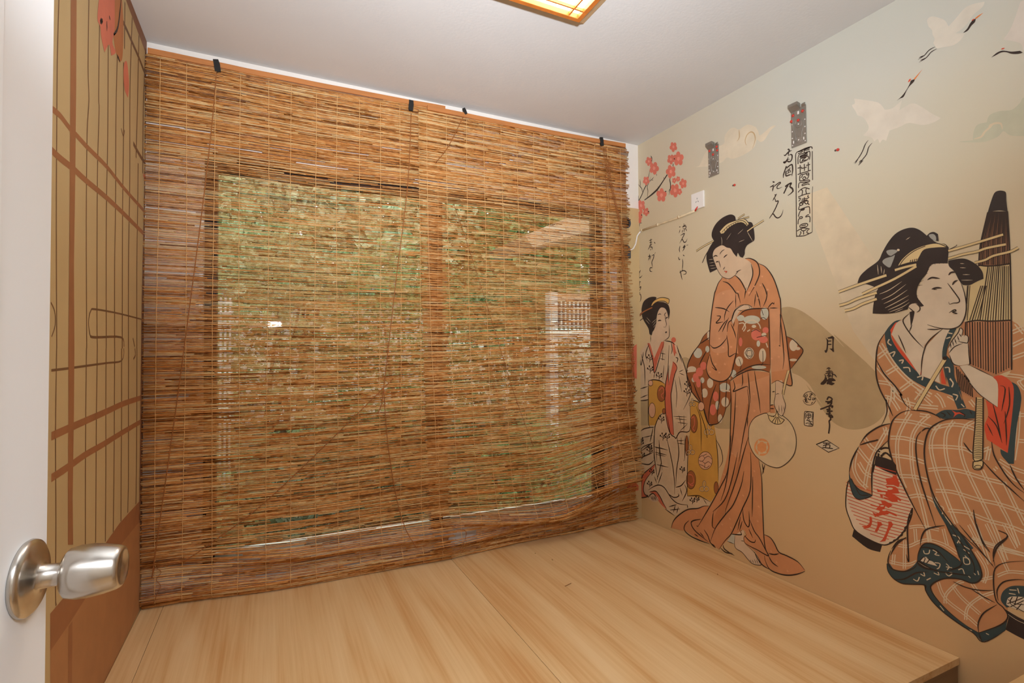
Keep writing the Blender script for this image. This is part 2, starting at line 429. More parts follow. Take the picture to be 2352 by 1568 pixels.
class Blind:
    def __init__(s, name, x0, x1, tabs, rows, seed, label, holes=(), lean=0.0, ysh=0.0):
        s.x0, s.x1, s.tabs, s.rows, s.lean, s.ysh = x0, x1, tabs, rows, lean, ysh
        s.rnd = random.Random(seed); s.holes = holes
        s.root = tag(empty(name, ((x0 + x1) / 2, YB - 0.03, 0.0)), label, 'blind', 'reed blinds over the window')
        s.ph = [s.rnd.random() * 6.28 for _ in range(6)]
    def P(s, u, v):
        """point of the sheet: u across 0..1, v down 0..1"""
        uc = min(max(u, 0), 1)
        k = uc * (len(s.tabs) - 1); i = min(int(k), len(s.tabs) - 2); f = k - i
        a = interp(s.tabs[i], v); b = interp(s.tabs[i + 1], v)
        f = f * f * (3 - 2 * f)
        y = a[0] * (1 - f) + b[0] * f; z = a[1] * (1 - f) + b[1] * f
        wob = 0.0035 * math.sin(9 * u + 5 * v + s.ph[0]) + 0.003 * math.sin(17 * v + 3 * u + s.ph[1])
        x = s.x0 + (s.x1 - s.x0) * u + s.lean * v ** 1.6 - max(0, y - 0.04) * 0.45 * uc ** 3 * (1 if s.lean else 0)
        return Vector((x, YB - y - s.ysh + wob * min(1, v * 4), z))
    def build(s):
        r = s.rnd; W_ = s.x1 - s.x0
        b = MB(); n = 0
        for i in range(s.rows):
            v = (i + 0.5) / s.rows
            tilt = r.gauss(0, 0.0005)
            u = -0.006 + r.random() * 0.008
            row_tone = r.gauss(0.52, 0.03)
            end = 1.002 + r.random() ** 2 * 0.026
            sag = r.gauss(0, .0004)
            while u < end - 0.01:
                L = r.uniform(0.07, 0.36) / W_
                u1 = min(u + L, end)
                if end - u1 < 0.05: u1 = end
                rad = r.uniform(0.0016, 0.0026) * (1.10 if v < .17 else 0.80 if v < .40 else 0.80 + 0.24 * min(1, (v - .40) / .2))
                if r.random() < 0.12: rad *= 1.35
                dz0 = r.gauss(0, 0.0007) + tilt; dz1 = r.gauss(0, 0.0007) - tilt
                tone = min(1, max(0, r.gauss(row_tone, 0.2)))
                if r.random() < 0.05: tone = r.uniform(0.0, 0.12)
                if r.random() < 0.06: tone = r.uniform(0.9, 1.0)
                skip = False
                if r.random() < 0.05 and v > .06 and (u1 - u) * W_ < .25:
                    u = u1
                    if u1 >= end: break
                    continue
                nseg = 1 + int((u1 - u) * 8)
                pts = []
                for k in range(nseg + 1):
                    t = k / nseg; uu = (u - 0.006) * (1 - t) + u1 * t
                    p = s.P(uu, v); p.z += dz0 * (1 - t) + dz1 * t + sag; p.z = max(p.z, 0.0035)
                    p.y += 0.0014 * math.sin(12.0 * uu + i) - 0.0012 * (n % 3)
                    pts.append(p)
                for (hx0, hx1, hz0, hz1) in s.holes:
                    if any(hx0 < p.x < hx1 and hz0 < p.z < hz1 for p in pts): skip = True
                if skip:
                    # broken reeds: keep only the pieces outside the hole
                    keep = [p for p in pts if not any(h[0] - .02 < p.x < h[1] + .02 and h[2] < p.z < h[3] for h in s.holes)]
                    runs = []; cur = []
                    for p in pts:
                        if p in keep: cur.append(p)
                        else:
                            if len(cur) > 1: runs.append(cur)
                            cur = []
                    if len(cur) > 1: runs.append(cur)
                    for q in runs: b.tube(q, rad, 5, tone)
                else:
                    b.tube(pts, rad, 5, tone)
                n += 1
                u = u1 - (r.uniform(0.0, 0.09) / W_ if r.random() < .6 else 0)
                if u1 >= end: break
        tag(b.build('reed_mat', M_reed, s.root), 'woven dry golden brown reeds', kind='stuff')
        # warp strings
        ns = 13
        for k in range(ns):
            u = 0.028 + (0.945) * k / (ns - 1) + r.gauss(0, 0.004)
            pts = []
            w = r.random() * 6
            for j in range(0, 121):
                v = 0.004 + 0.994 * j / 120
                p = s.P(u + 0.0025 * math.sin(6 * v + w), v)
                d = (s.P(u, min(1, v + .004)) - s.P(u, max(0, v - .004)))
                nn = Vector((0, d.z, -d.y)); nn = nn.normalized() if nn.length > 1e-6 else Vector((0, -1, 0))
                if nn.y > 0 and v < .9: nn = -nn
                off = 0.0046 + 0.0012 * math.sin(j * 2.3)
                p = p + nn * off; p.z = max(p.z, 0.0045); p.x += 0.0006 * math.sin(j * 1.7)
                pts.append(p)
            MB().tube(pts, 0.0012, 5).build('warp_string', M_string, s.root)
        return s.root
    def header(s, xa=None, xb=None, za=None, zb=None):
        xa = s.x0 if xa is None else xa; xb = s.x1 if xb is None else xb
        pts = []
        b = MB(); nsg = 14; top = []; bot = []
        for i in range(nsg + 1):
            t = i / nsg; x = xa + (xb - xa) * t; z = za + (zb - za) * t - 0.006 * math.sin(PI * t) + s.rnd.gauss(0, .0006)
            top.append((x, z)); bot.append((x, z - 0.022))
        vs = []; y0 = YB - 0.03 - s.ysh - 0.007; y1 = y0 + 0.006
        for (x, z), (x2, z2) in zip(top, bot): vs += [(x, y0, z), (x2, y0, z2), (x, y1, z), (x2, y1, z2)]
        fs = []
        for i in range(nsg):
            o = 4 * i
            fs += [(o, o + 1, o + 5, o + 4), (o + 2, o + 6, o + 7, o + 3), (o, o + 4, o + 6, o + 2), (o + 1, o + 3, o + 7, o + 5)]
        fs += [(0, 2, 3, 1), (4 * nsg, 4 * nsg + 1, 4 * nsg + 3, 4 * nsg + 2)]
        h = b.add(vs, fs).build('header_strip', M_header, s.root)
        for t in (0.06, 0.5, 0.93):
            x = xa + (xb - xa) * t; z = za + (zb - za) * t - 0.006 * math.sin(PI * t)
            MB().tube([(x, y0 - .001, z), (x, y0 - .001, z - .022)], 0.0012, 5).build('tie', M_string, h)
        return h
    def pulley(s, x, z, tilt=0.0, size=1.0, hanging=False):
        """black plastic hook and cord lock"""
        y = YB - 0.03 - s.ysh - 0.012
        def T(px, pz): 
            c, sn = math.cos(tilt), math.sin(tilt); px *= size; pz *= size
            return (x + px * c - pz * sn, z + px * sn + pz * c)
        def outline(pts, yy, d): return MB().prism([(T(a, c)[0], yy, T(a, c)[1]) for a, c in pts], (0, d, 0))
        body = outline([(-.011, .0), (-.012, -.045), (-.006, -.052), (.010, -.050), (.012, -.020), (.009, 0)], y, .010).build('cord_lock', M_black, s.root)
        ring = []
        for k in range(15):
            a = 2 * PI * k / 14
            p = T(0.010 * math.sin(a) * (1 if math.cos(a) < .6 else .6), 0.014 + 0.016 * math.cos(a)); ring.append((p[0], y + .005, p[1]))
        MB().tube(ring, 0.0026 * size, 6).build('hook', M_black, body)
        for q in (-.014, -.034):
            p = T(0.0, q); MB().lathe([(0, .004 * size), (.003, .0035 * size)], (p[0], y, p[1]), (0, -1, 0), 10).build('rivet', M_galv, body)
        if hanging:
            outline([(-.012, -.050), (-.014, -.072), (-.004, -.078), (.006, -.066), (.004, -.050)], y + .001, .009).build('cord_end', M_cord, body)
        return body
    def cord(s, pts, rad=0.0020, name='pull_cord'):
        q = []
        for i in range(len(pts) - 1):
            p0 = Vector(pts[max(i - 1, 0)]); p1 = Vector(pts[i]); p2 = Vector(pts[i + 1]); p3 = Vector(pts[min(i + 2, len(pts) - 1)])
            for k in range(8):
                t = k / 8
                q.append(0.5 * ((2 * p1) + (p2 - p0) * t + (2 * p0 - 5 * p1 + 4 * p2 - p3) * t * t + (3 * p1 - p0 - 3 * p2 + p3) * t ** 3))
        q.append(Vector(pts[-1]))
        return MB().tube(q, rad, 6).build(name, M_cord, s.root)

tabL0 = [(0, .030, 2.196), (.30, .032, 1.52), (.60, .034, .86), (.80, .036, .44), (.90, .040, .235), (.94, .030, .155), (.965, .046, .085), (.985, .046, .035), (1.0, .030, .006)]
tabL1 = [(0, .030, 2.196), (.30, .033, 1.52), (.60, .040, .86), (.80, .052, .44), (.90, .066, .23), (.938, .098, .128), (.950, .055, .098), (.975, .100, .050), (1.0, .085, .006)]
tabL2 = [(0, .030, 2.210), (.30, .033, 1.53), (.60, .042, .87), (.80, .055, .45), (.90, .068, .235), (.938, .105, .125), (.950, .060, .092), (.975, .105, .048), (1.0, .085, .006)]
BL = Blind('reed_blind', -0.436, 0.792, [tabL0, tabL1, tabL2], 404, 11, 'reed blind on the left, hanging straight down from the left wall to mid window',
           holes=[(0.06, 0.19, 0.275, 0.296)], ysh=0.0)
BL.build()
tabR0 = [(0, .028, 2.200), (.30, .032, 1.52), (.58, .036, .90), (.76, .040, .52), (.88, .046, .27), (.94, .085, .125), (.955, .115, .072), (.963, .08, .06), (.975, .055, .045), (1.0, .072, .006)]
tabR1 = [(0, .028, 2.201), (.30, .032, 1.53), (.58, .036, .92), (.73, .045, .58), (.83, .07, .37), (.895, .115, .215), (.922, .165, .135), (.930, .11, .122), (.940, .05, .105), (1.0, .040, .006)]
tabR2 = [(0, .028, 2.208), (.30, .032, 1.54), (.56, .036, .97), (.69, .045, .70), (.77, .070, .56), (.81, .050, .51), (.86, .10, .40), (.895, .15, .28), (.905, .10, .255), (.915, .045, .23), (1.0, .022, .006)]
BR = Blind('reed_blind', 0.668, 1.903, [tabR0, tabR1, tabR2], 412, 23, 'reed blind on the right, sagging in folds at its lower right beside the mural',
           holes=[(0.75, 0.83, 0.105, 0.150), (0.70, 0.81, 0.40, 0.415), (0.74, 0.84, 0.62, 0.63)], lean=0.055, ysh=0.010)
BR.build()
BL.header(-0.440, 0.795, 2.219, 2.234)
BR.header(0.700, 1.905, 2.216, 2.231)
YC = YB - 0.052
BL.pulley(-0.204, 2.226, 0.18, 1.0); BL.pulley(0.622, 2.226, -0.05, 1.0, True)
BR.pulley(0.888, 2.237, 0.45, 0.62); BR.pulley(1.730, 2.236, 0.12, 0.95)
# pull cords of the left blind
BL.cord([(-0.200, YC, 2.17), (-0.215, YC, 1.95), (-0.251, YC, 1.555), (-0.325, YC, .85), (-0.399, YC - .01, 0.188), (-0.395, YC - .012, .17), (-0.36, YC - .012, .175), (-0.30, YC - .012, .180), (-0.20, YC - .012, .24), (0.02, YC - .012, .40), (0.484, YC - .012, .837), (0.515, YC - .012, .868)])
BL.cord([(0.618, YC, 2.155), (0.60, YC, 1.8), (0.545, YC, 1.35), (0.484, YC - .012, .837), (0.47, YC - .012, .75), (0.452, YC - .014, .72)])
BL.cord([(0.484, YC - .012, .837), (0.50, YC - .016, .60), (0.535, YC - .026, .35), (0.575, YC - .045, .19), (0.628, YC - .055, .09)])
BL.cord([(-0.395, YC - .012, .17), (-0.375, YC - .014, .15), (-0.39, YC - .016, .125), (-0.375, YC - .02, .10), (-0.385, YC - .018, .075), (-0.40, YC - .014, .03)], 0.0012, 'loose_string')
# cords of the right blind
BR.cord([(0.880, YC - .01, 2.185), (0.80, YC - .01, 2.02), (0.735, YC - .01, 1.93)])
BR.cord([(0.83, YC - .008, 1.74), (0.90, YC - .008, 1.55), (1.02, YC - .008, 1.20), (1.16, YC - .008, .78), (1.27, YC - .01, .50)], 0.0011)
for dx, dz in ((0, 0), (.008, -.01), (-.006, .01)):
    BR.cord([(1.738 + dx, YC - .012, 2.17), (1.755 + dx * 2, YC - .014, 2.06 + dz), (1.80 + dx, YC - .014, 1.90), (1.85 + dx, YC - .014, 1.70), (1.875 + dx * 1.5, YC - .012, 1.40), (1.905 + dx * 2, YC - .012, 1.12), (1.93 + dx, YC - .012, .85), (1.90 + dx * 3, YC - .014, .72), (1.87 + dx * 4, YC - .02, .62)], .0013)
for q in range(3):
    a = 0.012 * q
    BR.cord([(1.752, YC - .016, 2.10 - a), (1.772 + a, YC - .018, 2.085), (1.775, YC - .018, 2.05 - a), (1.748, YC - .018, 2.045), (1.745 + a, YC - .018, 2.075), (1.770, YC - .02, 2.03 - a), (1.778 - a, YC - .016, 2.0)], .0011, 'cord_tangle')
BR.cord([(1.745, YC - .014, 2.03), (1.750, YC - .014, 1.92), (1.757, YC - .014, 1.84), (1.766, YC - .014, 1.838), (1.764, YC - .014, 1.92), (1.76, YC - .014, 2.0)], .0011)
for pts in (((.795, .17), (.83, .145), (.87, .13), (.85, .10), (.82, .06)), ((.80, .115), (.825, .10), (.85, .085), (.83, .055)), ((.86, .14), (.875, .12), (.855, .11), (.86, .08), (.835, .045))):
    BR.cord([(x, YB - 0.105 - .04 * (z < .12), z) for x, z in pts], .0010, 'loose_string')

# ------------------------------------------------------------------ wall fittings on the mural wall
def bracket(yc, zc_, w, h, label, plugs, name='wall_bracket'):
    R_ = tag(empty(name, (XR, yc, zc_ - h / 2)), label, 'bracket', 'metal brackets on the mural wall')
    x = XR - 0.0015
    MB().box(x - .003, x, yc - w / 2, yc + w / 2, zc_ - h / 2, zc_ + h / 2 - .02).build('plate', M_galv, R_, bevel=.0008)
    M_emb = M_steel_d
    # raised top tab bent outwards and small side tab
    MB().prism([(x - .003, yc + w / 2, zc_ + h / 2 - .03), (x - .022, yc + w / 2, zc_ + h / 2 - .012), (x - .022, yc + w / 2, zc_ + h / 2), (x - .001, yc + w / 2, zc_ + h / 2 - .004)], (0, -w * .62, 0)).build('tab', M_galv, R_)
    MB().prism([(x - .003, yc - w / 2 + .016, zc_ + h / 2 - .025), (x - .011, yc - w / 2 + .016, zc_ + h / 2 - .018), (x - .004, yc - w / 2 + .016, zc_ + h / 2 - .010)], (0, -.014, 0)).build('tab', M_galv, R_)
    # embossed ribs
    for sgn in (-1, 1):
        a = w * .30
        pts = [(x - .003, yc + sgn * a, zc_ + h * .30), (x - .003, yc + sgn * a * 1.25, zc_ + h * .18), (x - .003, yc + sgn * a * 1.25, zc_ - h * .05), (x - .003, yc + sgn * a * .7, zc_ - h * .22), (x - .003, yc + sgn * a * .65, zc_ - h * .38)]
        MB().tube(pts, .0022, 6).build('rib', M_galv, R_)
    def ring(cz, rw, rh):
        pts = [(x - .003, yc + rw * math.cos(t), cz + rh * math.sin(t)) for t in [2 * PI * k / 20 for k in range(21)]]
        MB().tube(pts, .0018, 6).build('rib', M_galv, R_)
    ring(zc_ + h * .02, w * .22, h * .10); ring(zc_ - h * .36, w * .17, h * .075)
    M_slot = M_plastic
    for dy, dz, sy, sz in ((0, .27, .05, .035), (0, .0, .035, .012), (0, -.37, .035, .012), (.34, -.38, .03, .03), (-.34, -.38, .03, .03)):
        MB().box(x - .0037, x - .0028, yc + dy * w - sy * w, yc + dy * w + sy * w, zc_ + dz * h - sz * h, zc_ + dz * h + sz * h).build('slot', M_slot, R_)
    for dz in (-.45, -.28, -.12, .05):
        for dy in (-.42, .42):
            MB().lathe([(0.0028, .0028), (.0036, .0028)], (x, yc + dy * w, zc_ + dz * h), (-1, 0, 0), 8).build('hole', M_slot, R_)
    for dy, dz in plugs:
        MB().lathe([(0.002, .0062), (.006, .0060), (.008, .0040)], (x, yc + dy * w, zc_ + dz * h), (-1, 0, 0), 12).build('wall_plug', M_red, R_)
bracket(1.888, 1.972, 0.066, 0.172, 'smaller looking grey metal wall bracket nearer the blossoms', [(.34, .28), (-.36, .31), (-.40, .20), (0, .13)])
bracket(1.4265, 1.962, 0.068, 0.182, 'grey metal wall bracket above the tall framed calligraphy', [(.34, .25), (-.30, .26), (.46, .13), (0, .09)])
for (yy, zz, lab, l2) in ((1.762, 1.802, 'red wall plug dot between the left bracket and the outlet', 1), (1.264, 1.794, 'red wall plug dot right of the framed calligraphy', 1)):
    p = tag(empty('wall_plug', (XR, yy, zz)), lab, 'wall plug', 'red plugs left in the mural wall')
    MB().lathe([(0.0, .0055), (.004, .0055), (.006, .0035)], (XR, yy, zz), (-1, 0, 0), 12).build('plug', M_red, p)
    MB().lathe([(0.0, .004), (.002, .004)], (XR, yy + .010, zz + .001), (-1, 0, 0), 10).build('drill_hole', M_steel_d, p)

# power outlet with conduit
oy, oz = 1.993, 1.788
out = tag(empty('power_outlet', (XR, oy, oz - .045)), 'white square power socket on the mural wall with cable below', 'socket')
MB().box(XR - .011, XR - .0005, oy - .043, oy + .043, oz - .043, oz + .043).build('cover_plate', M_plastic, out, bevel=.0025)
for dy, dz, rot in ((0, .010, 0), (-.007, -.006, .5), (.007, -.006, -.5)):
    pts = [(XR - .0113, oy + dy + .004 * math.sin(rot), oz + dz + .004 * math.cos(rot)), (XR - .0113, oy + dy - .004 * math.sin(rot), oz + dz - .004 * math.cos(rot))]
    MB().tube(pts, .0012, 6).build('pin_slot', M_black, out)
# white conduit from the socket to the corner, cable loop, two grey holes in the window wall
cd = tag(empty('cable_conduit', (XR, 2.2, 1.73)), 'thin painted cable conduit running from the socket to the corner', 'conduit')
M_cond = mat('painted_conduit', (222, 202, 166), 0.6, var=0.12, scale=(40, 40, 40))
MB().tube([(XR - .006, 2.008, 1.740), (XR - .006, 2.13, 1.733), (XR - .006, 2.26, 1.732), (XR - .006, 2.445, 1.728)], .0058, 10).build('pipe', M_cond, cd)
for yy in (2.44, 2.13, 2.30):
    MB().tube([(XR - .006, yy - .006, 1.729 + (2.44 - yy) * .02), (XR - .006, yy + .006, 1.729 + (2.44 - yy) * .02)], .0085, 10).build('clip', M_cond, cd)
MB().tube([(XR - .008, 2.01, 1.738), (XR - .012, 2.0, 1.745), (XR - .008, 1.99, 1.755)], .0045, 8).build('red_wire_end', M_red, cd)
cb = tag(empty('white_cable', (2.0, YB, 1.66)), 'white cable curving from the conduit into a grey wall box', 'cable')
MB().tube([(2.029, 2.448, 1.726), (2.024, 2.462, 1.715), (2.017, YB - .006, 1.700), (2.003, YB - .008, 1.650), (1.985, YB - .010, 1.622), (1.97, YB - .012, 1.612), (1.945, YB - .012, 1.608), (1.925, YB - .004, 1.604)], .0042, 8).build('cable', M_plastic, cb)
M_gb = mat('grey_wall_box', (74, 76, 80), 0.6)
hb = tag(empty('pipe_hole', (1.935, YB, 1.772)), 'round grey pipe hole in the window wall beside the blind', 'pipe hole')
MB().lathe([(0.0, .034), (.006, .034), (.008, .030), (.004, .028)], (1.935, YB - .002, 1.772), (0, -1, 0), 28).build('collar', M_gb, hb)
MB().lathe([(0.003, .027), (.0045, .026)], (1.935, YB - .002, 1.772), (0, -1, 0), 28).build('opening', M_black, hb)
gb = tag(empty('wall_box', (1.94, YB, 1.60)), 'small dark grey wall box taking the white cable', 'wall box')
MB().box(1.918, 1.964, YB - .012, YB - .002, 1.560, 1.612).build('box', M_gb, gb, bevel=.002)
MB().lathe([(0.0, .026), (.010, .026), (.012, .022)], (1.934, YB - .002, 1.612), (0, -1, 0), 24).build('lid', M_gb, gb)

# small litter on the platform
M_lit = mat('reed_chip', (140, 86, 40), 0.7)
def fl(name, x, y, L, a, lab):
    c, s_ = math.cos(a), math.sin(a)
    o = MB().tube([(x - c * L / 2, y - s_ * L / 2, .0016), (x + c * L / 2, y + s_ * L / 2, .0014)], .0012, 5).build(name, M_lit)
    tag(o, lab, 'reed chip', 'broken reed bits on the platform')
fl('reed_chip', 1.165, 1.905, .040, .33, 'longest broken reed bit lying on the wide right platform board')
fl('reed_chip', 1.237, 2.165, .012, 1.4, 'tiny upright reed bit on the platform below the blind fold')
fl('reed_chip', 1.20, 2.27, .005, .6, 'dark crumb on the platform close to the blind')
fl('reed_chip', 1.82, 1.70, .012, .9, 'small reed crumb on the platform near the standing painted woman')

# ------------------------------------------------------------------ garden outside the window
rg = random.Random(5)
M_soil = mat('garden_ground', (96, 88, 62), 0.95, var=0.3, scale=(3, 3, 3))
struct(MB().box(-7, 12, YB + T + .01, 14, -0.7, -0.45).build('garden_ground', M_soil), 'garden ground outside the window')
def leaf_mat(name, c, var=.35):
    M = mat(name, c, .5, var=var, scale=(9, 9, 9))
    nt = M.node_tree; b = nt.nodes['Principled BSDF']
    tr = nt.nodes.new('ShaderNodeBsdfTranslucent'); mx = nt.nodes.new('ShaderNodeMixShader'); mx.inputs[0].default_value = .3
    rp = [n for n in nt.nodes if n.type == 'VALTORGB'][0]
    nt.links.new(rp.outputs[0], tr.inputs[0]); nt.links.new(b.outputs[0], mx.inputs[1]); nt.links.new(tr.outputs[0], mx.inputs[2])
    nt.links.new(mx.outputs[0], nt.nodes['Material Output'].inputs[0])
    return M
LM = [leaf_mat('leaf_olive', (150, 152, 104)), leaf_mat('leaf_green', (128, 156, 100)), leaf_mat('leaf_pale', (212, 220, 188)), leaf_mat('leaf_dark', (98, 102, 70))]
M_trunk = mat('bark', (92, 66, 44), .9, var=.3, scale=(20, 20, 4))
def shrub(x, y, z0, rx, ry, rz, n, m_, lab, name='garden_shrub', size=.06, trunk=True, cat='shrub'):
    root = tag(empty(name, (x, y, -0.45)), lab, cat, 'plants in the garden outside')
    b = MB()
    for _ in range(n):
        # leaf clusters on and inside an irregular ellipsoid
        th = rg.random() * 2 * PI; ph = math.acos(rg.uniform(-1, 1)); q = rg.random() ** .35
        lump = 1 + .22 * math.sin(3 * th + x) * math.sin(2 * ph + y)
        c = Vector((x + rx * q * lump * math.sin(ph) * math.cos(th), y + ry * q * lump * math.sin(ph) * math.sin(th), z0 + rz * q * lump * math.cos(ph)))
        if c.z < -.44: continue
        d = Vector((rg.gauss(0, 1), rg.gauss(0, 1), rg.gauss(-.3, .8))).normalized(); e = d.orthogonal(); e.rotate(Matrix.Rotation(rg.random() * 6.28, 3, d)); e.normalize()
        L = size * rg.uniform(.6, 1.3); w = L * .28; nn = d.cross(e)
        b.add([c, c + d * L * .5 + e * w + nn * w * .3, c + d * L, c + d * L * .5 - e * w + nn * w * .3], [(0, 1, 2), (0, 2, 3)])
    tag(b.build('foliage', m_, root), kind='stuff')
    if trunk:
        for k in range(4):
            a = rg.uniform(0, 6.28)
            MB().tube([(x + .05 * math.cos(a), y + .05 * math.sin(a), -.45), (x + rx * .2 * math.cos(a), y + ry * .2 * math.sin(a), z0 * .5 - .2), (x + rx * .5 * math.cos(a), y + ry * .5 * math.sin(a), z0 + rz * .3)], [.035, .025, .01], 7).build('stem', M_trunk, root)
    return root
shrub(-.1, 4.6, 1.0, 1.0, .7, 1.3, 6500, LM[0], 'olive leafy shrub outside behind the left part of the left blind')
shrub(1.2, 4.9, .9, .9, .7, 1.3, 6500, LM[1], 'green leafy shrub outside behind the middle of the window')
shrub(2.3, 4.7, .9, .8, .6, 1.25, 6000, LM[0], 'olive leafy shrub outside behind the right blind')
shrub(.6, 3.7, -.05, .8, .45, .55, 3500, LM[3], 'low dark shrub close outside under the middle of the window', trunk=True)
shrub(1.9, 3.8, -.05, .7, .45, .5, 3000, LM[1], 'low green shrub close outside behind the right blind', trunk=True)
shrub(-.5, 3.7, -.1, .6, .4, .5, 2500, LM[0], 'low olive shrub close outside by the left side of the window', trunk=True)
shrub(.3, 7.0, 3.1, 2.2, 1.2, 1.6, 15000, LM[2], 'tall pale green tree farthest away in the garden', 'garden_tree', .15, True, 'tree')
shrub(3.4, 7.4, 2.9, 1.8, 1.2, 1.7, 12000, LM[1], 'tall green tree behind the neighbouring porch', 'garden_tree', .15, True, 'tree')
# neighbouring porch: eave beam, white post, lattice screen
M_ren = mat('pale_render', (182, 152, 128), .85, var=.05)
M_lat = mat('lattice_paint', (214, 206, 200), .6)
M_pane = mat('lattice_paper', (120, 122, 130), .6)
po = tag(empty('porch', (2.6, 4.1, -.45)), 'neighbouring porch with white post and sloping eave seen through the right blind', 'porch')
MB().prism([(2.02, 3.98, 2.02), (2.75, 3.98, 2.36), (3.7, 3.98, 2.42), (3.7, 3.98, 2.20), (2.80, 3.98, 2.16), (2.10, 3.98, 1.92)], (0, .9, 0)).build('eave', M_ren, po)
MB().box(2.275, 2.36, 4.0, 4.085, -.45, 1.54).build('post', M_lat, po, bevel=.004)
MB().box(2.36, 3.7, 4.05, 4.09, 1.46, 1.54).build('beam', M_ren, po)
MB().box(3.6, 3.7, 4.1, 4.2, -.45, 2.3).build('post', M_ren, po, bevel=.004)
MB().box(2.36, 3.7, 4.03, 4.09, 1.12, 1.20).build('rail', M_lat, po)
MB().box(2.40, 3.7, 4.075, 4.085, 1.22, 1.46).build('screen_backing', M_pane, po)
for k in range(15):
    MB().box(2.42 + .045 * k, 2.435 + .045 * k, 4.05, 4.07, 1.20, 1.46).build('lattice_bar', M_lat, po)
for k in range(4):
    MB().box(2.40, 3.08, 4.045, 4.06, 1.235 + .055 * k, 1.243 + .055 * k).build('lattice_bar', M_lat, po)
fe = tag(empty('garden_screen', (-.3, 4.0, -.45)), 'small pale lattice screen outside at the left edge of the window', 'screen')
for k in range(4):
    MB().box(-.33 + .028 * k, -.317 + .028 * k, 4.0, 4.02, -.45, 1.38).build('lattice_bar', M_lat, fe)
for k in range(3):
    MB().box(-.34, -.22, 3.985, 4.0, 1.20 + .07 * k, 1.212 + .07 * k).build('lattice_bar', M_lat, fe)
# far pale house and hedge closing the garden
hs = tag(empty('far_house', (3.0, 12.0, -.45)), 'pale house wall behind the garden trees', 'house')
MB().box(-6, 11, 12.0, 12.3, -.45, 2.4).build('wall', mat('house_render', (206, 200, 190), .9, var=.06), hs)
MB().prism([(-6.4, 11.6, 2.4), (-6.4, 12.9, 3.1), (-6.4, 13.0, 3.0), (-6.4, 11.7, 2.3)], (17.8, 0, 0)).build('roof', mat('roof_tile', (96, 92, 90), .8, var=.2), hs)
